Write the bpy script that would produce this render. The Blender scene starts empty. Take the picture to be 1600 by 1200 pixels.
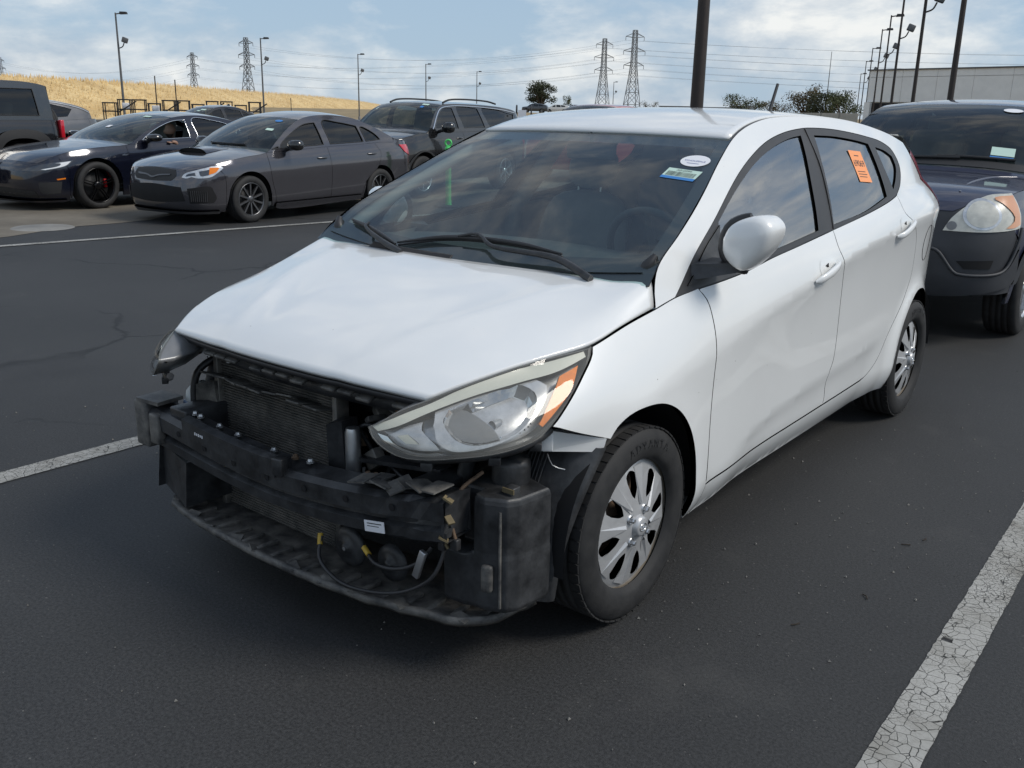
import bpy, bmesh, math, random
import numpy as np
from mathutils import Vector, Matrix
from mathutils.geometry import delaunay_2d_cdt
random.seed(7)
PI = math.pi
SC = bpy.context.scene
COL = SC.collection

# ---------------------------------------------------------------- camera, sky, sun, exposure
def look(yaw, pitch, roll):
    f = np.array([-math.sin(yaw)*math.cos(pitch), math.cos(yaw)*math.cos(pitch), -math.sin(pitch)])
    r = np.array([math.cos(yaw), math.sin(yaw), 0.0])
    d = np.cross(f, r)
    c, s = math.cos(roll), math.sin(roll)
    r2, d2 = c*r+s*d, -s*r+c*d
    return Matrix(((r2[0], -d2[0], -f[0]), (r2[1], -d2[1], -f[1]), (r2[2], -d2[2], -f[2])))
CAM = (2.0484, -2.1603, 1.4165)
cam_data = bpy.data.cameras.new('camera')
cam_data.sensor_width = 36.0
cam_data.lens = 1459.28/1600*36
cam_data.clip_start = 0.05
cam_data.clip_end = 8000
cam = bpy.data.objects.new('camera', cam_data)
COL.objects.link(cam)
cam.matrix_world = Matrix.Translation(CAM) @ look(0.6672, 0.2820, -0.0201).to_4x4()
SC.camera = cam

SUN_DIR = Vector((0.80, 0.35, 0.90)).normalized()     # towards the sun: off to the right, a little behind the car
world = bpy.data.worlds.new('World'); SC.world = world; world.use_nodes = True
wn, wl = world.node_tree.nodes, world.node_tree.links
bg = wn['Background']
sky = wn.new('ShaderNodeTexSky'); sky.sky_type = 'NISHITA'; sky.sun_disc = False
sky.sun_elevation = math.asin(SUN_DIR.z)
sky.sun_rotation = math.atan2(SUN_DIR.x, SUN_DIR.y)
sky.air_density = 1.0; sky.dust_density = 0.35; sky.ozone_density = 1.0
tc = wn.new('ShaderNodeTexCoord')
sep = wn.new('ShaderNodeSeparateXYZ'); wl.new(tc.outputs['Generated'], sep.inputs[0])
def wmath(op, a, b=None, c=None):
    n = wn.new('ShaderNodeMath'); n.operation = op
    for i, v in enumerate((a, b, c)):
        if v is None: continue
        if isinstance(v, (int, float)): n.inputs[i].default_value = v
        else: wl.new(v, n.inputs[i])
    return n.outputs[0]
cmb = wn.new('ShaderNodeCombineXYZ'); wl.new(sep.outputs['X'], cmb.inputs[0]); wl.new(sep.outputs['Y'], cmb.inputs[1]); wl.new(wmath('MULTIPLY', sep.outputs['Z'], 2.3), cmb.inputs[2])
def wnoise(scale, detail, rough, off, dist=0.0):
    mp = wn.new('ShaderNodeMapping'); mp.inputs['Location'].default_value = off
    wl.new(cmb.outputs[0], mp.inputs[0])
    n = wn.new('ShaderNodeTexNoise'); n.inputs['Scale'].default_value = scale; n.inputs['Detail'].default_value = detail
    n.inputs['Roughness'].default_value = rough; n.inputs['Distortion'].default_value = dist
    wl.new(mp.outputs[0], n.inputs['Vector']); return n.outputs['Fac']
def wramp(v, stops):
    r = wn.new('ShaderNodeValToRGB'); wl.new(v, r.inputs[0])
    els = r.color_ramp.elements
    while len(els) < len(stops): els.new(0.5)
    for e, (p, c) in zip(els, stops):
        e.position = p; e.color = (c[0], c[1], c[2], 1) if not isinstance(c, (int, float)) else (c, c, c, 1)
    return r.outputs[0]
cl1 = wnoise(3.0, 7, 0.55, (3.1, 1.7, 0.3), 0.2)
cl2 = wnoise(9.0, 6, 0.60, (7.3, -2.2, 1.1), 0.15)
cl_mix = wmath('ADD', wmath('MULTIPLY', cl1, 0.66), wmath('MULTIPLY', cl2, 0.34))
cloud = wramp(cl_mix, [(0.45, 0.0), (0.54, 0.60), (0.64, 1.0)])
shade = wramp(cl2, [(0.34, (3.5, 3.9, 4.5)), (0.66, (8.4, 8.1, 7.5))])
# pale haze thickens towards the horizon
hz = wn.new('ShaderNodeMapRange'); hz.interpolation_type = 'SMOOTHSTEP'
hz.inputs[1].default_value = 0.0; hz.inputs[2].default_value = 0.75; hz.inputs[3].default_value = 0.88; hz.inputs[4].default_value = 0.28
wl.new(sep.outputs['Z'], hz.inputs[0])
veil = wn.new('ShaderNodeMix'); veil.data_type = 'RGBA'; wl.new(hz.outputs[0], veil.inputs['Factor'])
wl.new(sky.outputs[0], veil.inputs[6]); veil.inputs[7].default_value = (2.75, 3.75, 4.9, 1)
mixc = wn.new('ShaderNodeMix'); mixc.data_type = 'RGBA'
wl.new(wmath('MULTIPLY', cloud, 0.68), mixc.inputs['Factor']); wl.new(veil.outputs[2], mixc.inputs[6]); wl.new(shade, mixc.inputs[7])
wl.new(mixc.outputs[2], bg.inputs['Color'])
bg.inputs['Strength'].default_value = 0.115

sun_data = bpy.data.lights.new('sun', 'SUN'); sun_data.energy = 2.0; sun_data.angle = math.radians(20)
sun_data.color = (1.0, 0.95, 0.87)
sun = bpy.data.objects.new('sun', sun_data); COL.objects.link(sun)
sun.rotation_euler = SUN_DIR.to_track_quat('Z', 'Y').to_euler()
SC.view_settings.view_transform = 'Standard'; SC.view_settings.look = 'None'
SC.view_settings.exposure = 0.22; SC.view_settings.gamma = 1.0; SC.view_settings.use_curve_mapping = False
SC.cycles.max_bounces = 8; SC.cycles.transparent_max_bounces = 24
SC.cycles.use_denoising = True
SC.cycles.caustics_reflective = False; SC.cycles.caustics_refractive = False
SC.cycles.sample_clamp_indirect = 6.0

# ---------------------------------------------------------------- materials
MATS = {}
def newmat(name):
    m = bpy.data.materials.new(name); m.use_nodes = True; MATS[name] = m
    nt = m.node_tree; return m, nt, nt.nodes, nt.links, nt.nodes['Principled BSDF']
def mat(name, col, rough=0.5, metal=0.0, coat=0.0, emit=None, spec=0.5, var=0.0, vscale=6.0, dirt=None, bump=0.0, bscale=60.0):
    """plain procedural material: base colour with noise variation, optional dust and fine relief"""
    if name in MATS: return MATS[name]
    m, nt, N, L, b = newmat(name)
    b.inputs['Roughness'].default_value = rough; b.inputs['Metallic'].default_value = metal
    b.inputs['Coat Weight'].default_value = coat; b.inputs['Coat Roughness'].default_value = 0.04
    b.inputs['Specular IOR Level'].default_value = spec
    b.inputs['Base Color'].default_value = (*col, 1)
    t = N.new('ShaderNodeTexCoord')
    if var > 0 or dirt:
        n = N.new('ShaderNodeTexNoise'); n.inputs['Scale'].default_value = vscale; n.inputs['Detail'].default_value = 8; n.inputs['Roughness'].default_value = 0.65
        L.new(t.outputs['Object'], n.inputs['Vector'])
        r = N.new('ShaderNodeValToRGB'); L.new(n.outputs['Fac'], r.inputs[0])
        lo = tuple(max(0, c*(1-var)) for c in col); hi = tuple(min(1, c*(1+var)) for c in col)
        if dirt: hi = dirt
        r.color_ramp.elements[0].position = 0.36; r.color_ramp.elements[0].color = (*lo, 1)
        r.color_ramp.elements[1].position = 0.74; r.color_ramp.elements[1].color = (*hi, 1)
        L.new(r.outputs[0], b.inputs['Base Color'])
        mr = N.new('ShaderNodeMapRange'); L.new(n.outputs['Fac'], mr.inputs[0])
        mr.inputs[3].default_value = max(0.02, rough*0.8); mr.inputs[4].default_value = min(1, rough*1.25)
        L.new(mr.outputs[0], b.inputs['Roughness'])
    if bump > 0:
        n2 = N.new('ShaderNodeTexNoise'); n2.inputs['Scale'].default_value = bscale; n2.inputs['Detail'].default_value = 5
        L.new(t.outputs['Object'], n2.inputs['Vector'])
        bp = N.new('ShaderNodeBump'); bp.inputs['Strength'].default_value = bump; bp.inputs['Distance'].default_value = 0.004
        L.new(n2.outputs['Fac'], bp.inputs['Height']); L.new(bp.outputs[0], b.inputs['Normal'])
    if emit:
        b.inputs['Emission Color'].default_value = (*col, 1); b.inputs['Emission Strength'].default_value = emit
    return m
def glass(name, tint, ior=1.5, rough=0.0, haze=0.0, hazecol=(0.5, 0.5, 0.5)):
    """a thin sheet of glass: tinted see-through plus a Fresnel reflection, optionally a dusty film"""
    if name in MATS: return MATS[name]
    m, nt, N, L, b = newmat(name)
    out = N['Material Output']; N.remove(b)
    tr = N.new('ShaderNodeBsdfTransparent'); tr.inputs[0].default_value = (*tint, 1)
    gl = N.new('ShaderNodeBsdfGlossy'); gl.inputs['Roughness'].default_value = rough; gl.inputs[0].default_value = (.95, .95, .95, 1)
    fr = N.new('ShaderNodeFresnel'); ge = N.new('ShaderNodeNewGeometry')
    io = N.new('ShaderNodeMapRange'); L.new(ge.outputs['Backfacing'], io.inputs[0]); io.inputs[3].default_value = ior; io.inputs[4].default_value = 1/ior; L.new(io.outputs[0], fr.inputs[0])   # a thin sheet reflects alike from both sides
    mx = N.new('ShaderNodeMixShader'); L.new(fr.outputs[0], mx.inputs[0])
    base = tr.outputs[0]
    if haze > 0:
        df = N.new('ShaderNodeBsdfDiffuse'); df.inputs[0].default_value = (*hazecol, 1)
        t = N.new('ShaderNodeTexCoord'); n = N.new('ShaderNodeTexNoise'); n.inputs['Scale'].default_value = 3.5; n.inputs['Detail'].default_value = 6
        L.new(t.outputs['Object'], n.inputs['Vector'])
        mr = N.new('ShaderNodeMapRange'); mr.inputs[1].default_value = 0.3; mr.inputs[2].default_value = 0.75
        mr.inputs[3].default_value = haze*0.6; mr.inputs[4].default_value = haze*1.5; L.new(n.outputs['Fac'], mr.inputs[0])
        m0 = N.new('ShaderNodeMixShader'); L.new(mr.outputs[0], m0.inputs[0]); L.new(tr.outputs[0], m0.inputs[1]); L.new(df.outputs[0], m0.inputs[2])
        base = m0.outputs[0]
    L.new(base, mx.inputs[1]); L.new(gl.outputs[0], mx.inputs[2]); L.new(mx.outputs[0], out.inputs[0])
    return m

# ---------------------------------------------------------------- curves and meshes
class Pch:
    """monotone cubic through (x, y) points, straight beyond the ends, optionally smoothed over sm metres; tabulated"""
    def __init__(s, pts, sm=0.0):
        a = np.array(pts, float); X, Yv = a[:, 0], a[:, 1]
        h = np.diff(X); d = np.diff(Yv)/h; n = len(X); m = np.zeros(n)
        for i in range(1, n-1):
            if d[i-1]*d[i] > 0:
                w1 = 2*h[i]+h[i-1]; w2 = h[i]+2*h[i-1]; m[i] = (w1+w2)/(w1/d[i-1]+w2/d[i])
        m[0], m[-1] = d[0], d[-1]; ext = (X[-1]-X[0])*.3
        v = np.linspace(X[0]-ext, X[-1]+ext, 4000); i = np.clip(np.searchsorted(X, v)-1, 0, n-2)
        H = X[i+1]-X[i]; t = (v-X[i])/H; c = np.clip(t, 0, 1)
        y = (2*c**3-3*c**2+1)*Yv[i]+(c**3-2*c**2+c)*H*m[i]+(-2*c**3+3*c**2)*Yv[i+1]+(c**3-c**2)*H*m[i+1]
        y = y+np.where(t < 0, t*H*m[i], 0)+np.where(t > 1, (t-1)*H*m[i+1], 0)
        if sm:
            k = max(1, int(sm*3/(v[1]-v[0]))); g = np.exp(-.5*(np.arange(-k, k+1)*(v[1]-v[0])/sm)**2); g /= g.sum()
            y = np.convolve(np.pad(y, k, mode='reflect', reflect_type='odd'), g, 'valid')
        s.v, s.t = v, y
    def __call__(s, v): return np.interp(v, s.v, s.t)
def crom(pts, step):
    """smooth curve through points (any dimension), resampled at about step"""
    P = np.array(pts, float)
    if len(P) == 2: Q = P
    else:
        E = np.vstack([2*P[0]-P[1], P, 2*P[-1]-P[-2]]); Q = []
        for i in range(1, len(E)-2):
            p0, p1, p2, p3 = E[i-1], E[i], E[i+1], E[i+2]
            t0 = 0; t1 = t0+max(1e-6, np.linalg.norm(p1-p0)**.5); t2 = t1+max(1e-6, np.linalg.norm(p2-p1)**.5); t3 = t2+max(1e-6, np.linalg.norm(p3-p2)**.5)
            for t in np.linspace(t1, t2, 13)[:-1]:
                a1 = (t1-t)/(t1-t0)*p0+(t-t0)/(t1-t0)*p1; a2 = (t2-t)/(t2-t1)*p1+(t-t1)/(t2-t1)*p2; a3 = (t3-t)/(t3-t2)*p2+(t-t2)/(t3-t2)*p3
                b1 = (t2-t)/(t2-t0)*a1+(t-t0)/(t2-t0)*a2; b2 = (t3-t)/(t3-t1)*a2+(t-t1)/(t3-t1)*a3
                Q.append((t2-t)/(t2-t1)*b1+(t-t1)/(t2-t1)*b2)
        Q.append(P[-1]); Q = np.array(Q)
    d = np.r_[0, np.cumsum(np.linalg.norm(np.diff(Q, axis=0), axis=1))]
    n = max(1, int(round(d[-1]/step)))
    u = np.linspace(0, d[-1], n+1)
    return np.stack([np.interp(u, d, Q[:, k]) for k in range(Q.shape[1])], 1)
def loop(segs, step):
    """closed outline from segments; each segment is smoothed, the joints stay sharp"""
    out = []; n = len(segs)
    for i, s in enumerate(segs):
        s = list(s)
        nx = segs[(i+1) % n][0]
        if np.linalg.norm(np.array(s[-1])-np.array(nx)) > 1e-6: s = s+[nx]
        out.append(crom(s, step)[:-1])
    return np.vstack(out)
def inside(P, poly):
    x, y = P[:, 0], P[:, 1]; r = np.zeros(len(P), bool); n = len(poly); j = n-1
    for i in range(n):
        xi, yi = poly[i]; xj, yj = poly[j]
        if yi != yj:
            c = ((yi > y) != (yj > y)) & (x < (xj-xi)*(y-yi)/(yj-yi)+xi); r ^= c
        j = i
    return r
def area(p): return 0.5*np.sum(p[:, 0]*np.roll(p[:, 1], -1)-np.roll(p[:, 0], -1)*p[:, 1])
def shrink(p, g):
    if g == 0: return p
    if area(p) < 0: p = p[::-1]
    e = np.roll(p, -1, 0)-np.roll(p, 1, 0); l = np.linalg.norm(e, axis=1, keepdims=True); e = e/np.maximum(l, 1e-9)
    return p+np.c_[-e[:, 1], e[:, 0]]*g
def mesh_obj(name, V, F, m, parent=None, smooth=True, normals=None, mats=None):
    me = bpy.data.meshes.new(name)
    me.from_pydata([tuple(map(float, v)) for v in V], [], [tuple(int(i) for i in f) for f in F]); me.update()
    if smooth: me.polygons.foreach_set('use_smooth', [True]*len(me.polygons))
    if normals is not None:
        try: me.normals_split_custom_set_from_vertices([tuple(map(float, n)) for n in normals])
        except Exception: pass
    o = bpy.data.objects.new(name, me); COL.objects.link(o)
    me.materials.append(MATS[m] if isinstance(m, str) else m)
    if parent is not None: o.parent = parent
    return o
def tri2d(outline, holes, res, lines=()):
    """triangulate a region with holes, with an even spread of inner points"""
    loops = [outline]+list(holes)
    lo, hi = outline.min(0), outline.max(0)
    gx = np.arange(lo[0]+res*.5, hi[0], res); gy = np.arange(lo[1]+res*.433, hi[1], res*.866)
    G = np.array([(x+(.5*res if k % 2 else 0), y) for k, y in enumerate(gy) for x in gx]).reshape(-1, 2)
    if len(G):
        ok = inside(G, outline)
        for h in holes: ok &= ~inside(G, h)
        G = G[ok]
        if len(G):
            B = np.vstack(loops); keep = np.ones(len(G), bool)
            for q in range(0, len(G), 400):
                D = ((G[q:q+400, None, :]-B[None])**2).sum(2).min(1); keep[q:q+400] = D > (0.45*res)**2
            G = G[keep]
    extra = []
    for ln in lines:
        ln = crom(ln, res*.6); B = np.vstack(loops); ok = inside(ln, outline)
        for h in holes: ok &= ~inside(ln, h)
        ok &= ((ln[:, None, :]-B[None])**2).sum(2).min(1) > (.3*res)**2; extra.append((ln, ok))
        if len(G): G = G[((G[:, None, :]-ln[None])**2).sum(2).min(1) > (.4*res)**2]
    pts = np.vstack(loops+[G]) if len(G) else np.vstack(loops)
    edges = []; k = 0
    xe = []
    for ln, ok in extra:
        base = len(pts); idx = np.cumsum(ok)-1
        for q in range(len(ln)-1):
            if ok[q] and ok[q+1]: xe.append((base+idx[q], base+idx[q+1]))
        if ok.any(): pts = np.vstack([pts, ln[ok]])
    for l in loops:
        n = len(l); edges += [(k+i, k+(i+1) % n) for i in range(n)]; k += n
    edges += [(int(a), int(c)) for a, c in xe]
    v, e, f, ov, oe, of = delaunay_2d_cdt([Vector(p) for p in pts], edges, [], 0, 1e-7)
    v = np.array([tuple(a) for a in v]); f = np.array([tuple(t) for t in f if len(t) == 3])
    c = v[f].mean(1); ok = inside(c, outline)
    for h in holes: ok &= ~inside(c, h)
    f = f[ok]
    # outline index loops in the output
    back = {}
    for i, o in enumerate(ov):
        for a in o: back[a] = i
    bl = []; k = 0
    for l in loops: bl.append([back.get(k+i, k+i) for i in range(len(l))]); k += len(l)
    d = v[f]; ar = (d[:, 1, 0]-d[:, 0, 0])*(d[:, 2, 1]-d[:, 0, 1])-(d[:, 2, 0]-d[:, 0, 0])*(d[:, 1, 1]-d[:, 0, 1])
    f[ar < 0] = f[ar < 0][:, ::-1]
    return v, f, bl
def surf_normals(fn, uv, eps=0.004):
    a = fn(uv+[eps, 0])-fn(uv-[eps, 0]); b = fn(uv+[0, eps])-fn(uv-[0, eps])
    n = np.cross(a, b); return n/np.maximum(np.linalg.norm(n, axis=1, keepdims=True), 1e-12)
def panel(name, segs, fn, m, parent=None, holes=(), res=0.03, step=None, gap=0.0, off=0.0, depth=0.012, mirror=False, flip=False, lines=()):
    """sheet of material: an outline in the surface's (u, v), laid on fn, with its edges folded inwards by depth.
    fn maps (n,2) to (n,3); its normal du x dv must point outwards (flip swaps it)."""
    step = step or res*.7
    ol = loop(segs, step) if isinstance(segs, list) else segs
    hl = [loop(h, step) if isinstance(h, list) else h for h in holes]
    if area(ol) < 0: ol = ol[::-1]
    ol = shrink(ol, gap); hl = [shrink(h, -gap) for h in hl]
    v, f, bl = tri2d(ol, hl, res, lines)
    N = surf_normals(fn, v)*(-1 if flip else 1)
    P = fn(v)+N*off
    F = [tuple(t) for t in (f[:, ::-1] if flip else f)]
    V = [P]; NN = [N]; k = len(P)
    if depth:
        for b in bl:
            n = len(b); A = P[b]; Nn = N[b]
            V += [A, A-Nn*depth]
            t = np.roll(A, -1, 0)-np.roll(A, 1, 0); sgn = 1
            en = np.cross(t, Nn); en /= np.maximum(np.linalg.norm(en, axis=1, keepdims=True), 1e-9)
            NN += [en, en]
            for i in range(n):
                j = (i+1) % n; q = (k+i, k+n+i, k+n+j, k+j); F.append(q if flip else q[::-1])
            k += 2*n
    V = np.vstack(V); NN = np.vstack(NN)
    def emit(V, F, NN): return mesh_obj(name, V, F, m, parent, True, NN)
    if mirror == 'only' or mirror is True:
        Vm = V*[-1, 1, 1]; Nm = NN*[-1, 1, 1]; Fm = [t[::-1] for t in F]
        if mirror == 'only': return emit(Vm, Fm, Nm)
        return emit(V, F, NN), emit(Vm, Fm, Nm)
    return emit(V, F, NN)
def grid_obj(name, P, m, parent=None, flip=False, closed_u=False, thick=0.0, mirror=False):
    """P: (nu, nv, 3) array of points -> quad sheet"""
    P = np.array(P, float); nu, nv = P.shape[:2]; F = []
    for i in range(nu if closed_u else nu-1):
        for j in range(nv-1):
            a, b, c, d = i*nv+j, ((i+1) % nu)*nv+j, ((i+1) % nu)*nv+j+1, i*nv+j+1
            F.append((a, d, c, b) if flip else (a, b, c, d))
    V = P.reshape(-1, 3)
    if mirror: V = V*[-1, 1, 1]; F = [f[::-1] for f in F]
    o = mesh_obj(name, V, F, m, parent)
    if thick:
        md = o.modifiers.new('thickness', 'SOLIDIFY'); md.thickness = thick; md.offset = -1
    return o
class MB:
    """collects boxes, tubes, lathes and prisms into one mesh"""
    def __init__(s): s.V = []; s.F = []; s.sm = []
    def add(s, V, F, sm=False):
        k = len(s.V); s.V += [tuple(map(float, v)) for v in V]; s.F += [tuple(int(i)+k for i in f) for f in F]; s.sm += [sm]*len(F)
    def box(s, c, d, rz=0, ry=0, rx=0, bev=0.0):
        M = Matrix.Rotation(rz, 3, 'Z') @ Matrix.Rotation(ry, 3, 'Y') @ Matrix.Rotation(rx, 3, 'X'); c = Vector(c)
        h = Vector(d)/2
        if bev <= 0:
            V = [c+M @ Vector((x*h.x, y*h.y, z*h.z)) for x in (-1, 1) for y in (-1, 1) for z in (-1, 1)]
            F = [(0, 1, 3, 2), (4, 6, 7, 5), (0, 4, 5, 1), (2, 3, 7, 6), (0, 2, 6, 4), (1, 5, 7, 3)]
            s.add(V, F)
        else:
            b = min(bev, h.x*.9, h.y*.9, h.z*.9)
            V = []; F = []
            bm = bmesh.new(); bmesh.ops.create_cube(bm, size=1.0)
            for v in bm.verts: v.co = Vector((v.co.x*d[0], v.co.y*d[1], v.co.z*d[2]))
            bmesh.ops.bevel(bm, geom=list(bm.edges), offset=b, segments=2, affect='EDGES', profile=0.5)
            bm.verts.index_update()
            V = [c+M @ v.co for v in bm.verts]; F = [tuple(v.index for v in f.verts) for f in bm.faces]; bm.free()
            s.add(V, F, True)
        return s
    def hexa(s, P):
        """eight corners: bottom loop of four, then top loop of four"""
        s.add(P, [(0, 3, 2, 1), (4, 5, 6, 7), (0, 1, 5, 4), (1, 2, 6, 5), (2, 3, 7, 6), (3, 0, 4, 7)]); return s
    def tube(s, pts, r, n=8, cap=True, smooth=True, step=None):
        P = crom(pts, step) if step else np.array(pts, float); m = len(P)
        R = np.interp(np.linspace(0, 1, m), np.linspace(0, 1, len(r)), r) if np.ndim(r) else np.full(m, r)
        T = np.gradient(P, axis=0); T /= np.maximum(np.linalg.norm(T, axis=1, keepdims=True), 1e-9)
        up = np.array([0, 0, 1.0]) if abs(T[0][2]) < .9 else np.array([1.0, 0, 0]); V = []
        a = np.cross(T[0], up); a /= np.linalg.norm(a)
        for i in range(m):
            a = a-T[i]*np.dot(a, T[i]); a /= max(np.linalg.norm(a), 1e-9); b = np.cross(T[i], a)
            for k in range(n):
                t = 2*PI*k/n; V.append(P[i]+R[i]*(math.cos(t)*a+math.sin(t)*b))
        F = [(i*n+k, i*n+(k+1) % n, (i+1)*n+(k+1) % n, (i+1)*n+k) for i in range(m-1) for k in range(n)]
        s.add(V, F, smooth)
        if cap: s.add(V[:n], [tuple(range(n))[::-1]]); s.add(V[-n:], [tuple(range(n))])
        return s
    def lathe(s, prof, c=(0, 0, 0), axis='Z', n=32, smooth=True, a0=0.0, a1=2*PI):
        """prof: (radius, height) points"""
        full = abs(a1-a0-2*PI) < 1e-6; m = n if full else n+1; V = []
        for i in range(m):
            t = a0+(a1-a0)*i/n
            for r, h in prof:
                q = (r*math.cos(t), r*math.sin(t), h)
                if axis == 'X': q = (h, q[0], q[1])
                if axis == 'Y': q = (q[1], h, q[0])
                V.append((c[0]+q[0], c[1]+q[1], c[2]+q[2]))
        k = len(prof); F = []
        for i in range(n):
            j = (i+1) % m
            for q in range(k-1): F.append((i*k+q, j*k+q, j*k+q+1, i*k+q+1))
        s.add(V, F, smooth); return s
    def prism(s, poly, a, b, axis='Y'):
        """poly in the other two axes, extruded from a to b"""
        n = len(poly)
        def pt(p, t): return {'Y': (p[0], t, p[1]), 'X': (t, p[0], p[1]), 'Z': (p[0], p[1], t)}[axis]
        V = [pt(p, a) for p in poly]+[pt(p, b) for p in poly]
        F = [tuple(range(n)), tuple(range(2*n-1, n-1, -1))]+[(i, n+i, n+(i+1) % n, (i+1) % n) for i in range(n)]
        s.add(V, F); return s
    def quad(s, a, b, c, d): s.add([a, b, c, d], [(0, 1, 2, 3)]); return s
    def build(s, name, m, parent=None, mirror=False, recalc=True):
        V = np.array(s.V); F = s.F
        if mirror: V = V*[-1, 1, 1]; F = [f[::-1] for f in F]
        o = mesh_obj(name, V, F, m, parent, smooth=False)
        me = o.data; me.polygons.foreach_set('use_smooth', s.sm)
        if recalc:
            bm = bmesh.new(); bm.from_mesh(me); bmesh.ops.recalc_face_normals(bm, faces=bm.faces); bm.to_mesh(me); bm.free()
        return o
def empty(name, loc=(0, 0, 0), rz=0.0, label=None, cat=None, group=None, kind=None):
    o = bpy.data.objects.new(name, None); COL.objects.link(o); o.location = loc; o.rotation_euler = (0, 0, rz); o.empty_display_size = 0.2
    return tag(o, label, cat, group, kind)
def tag(o, label=None, cat=None, group=None, kind=None):
    if label: o['label'] = label
    if cat: o['category'] = cat
    if group: o['group'] = group
    if kind: o['kind'] = kind
    return o
def kids(o): return [c for c in COL.objects if c.parent is o]
def copy_tree(o, parent=None):
    c = o.copy(); COL.objects.link(c); c.parent = parent
    for k in list(o.children): copy_tree(k, c)
    return c
def text_obj(name, txt, size, M, m, parent=None, extrude=0.0004):
    cu = bpy.data.curves.new(name, 'FONT'); cu.body = txt; cu.size = size; cu.extrude = extrude; cu.align_x = 'CENTER'; cu.align_y = 'CENTER'
    o = bpy.data.objects.new(name, cu); COL.objects.link(o); o.data.materials.append(MATS[m]); o.matrix_world = M
    dg = bpy.context.evaluated_depsgraph_get(); me = bpy.data.meshes.new_from_object(o.evaluated_get(dg))
    bpy.data.objects.remove(o); o2 = bpy.data.objects.new(name, me); COL.objects.link(o2)
    if not me.materials: me.materials.append(MATS[m])
    o2.parent = parent; o2.matrix_local = M
    return o2
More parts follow.
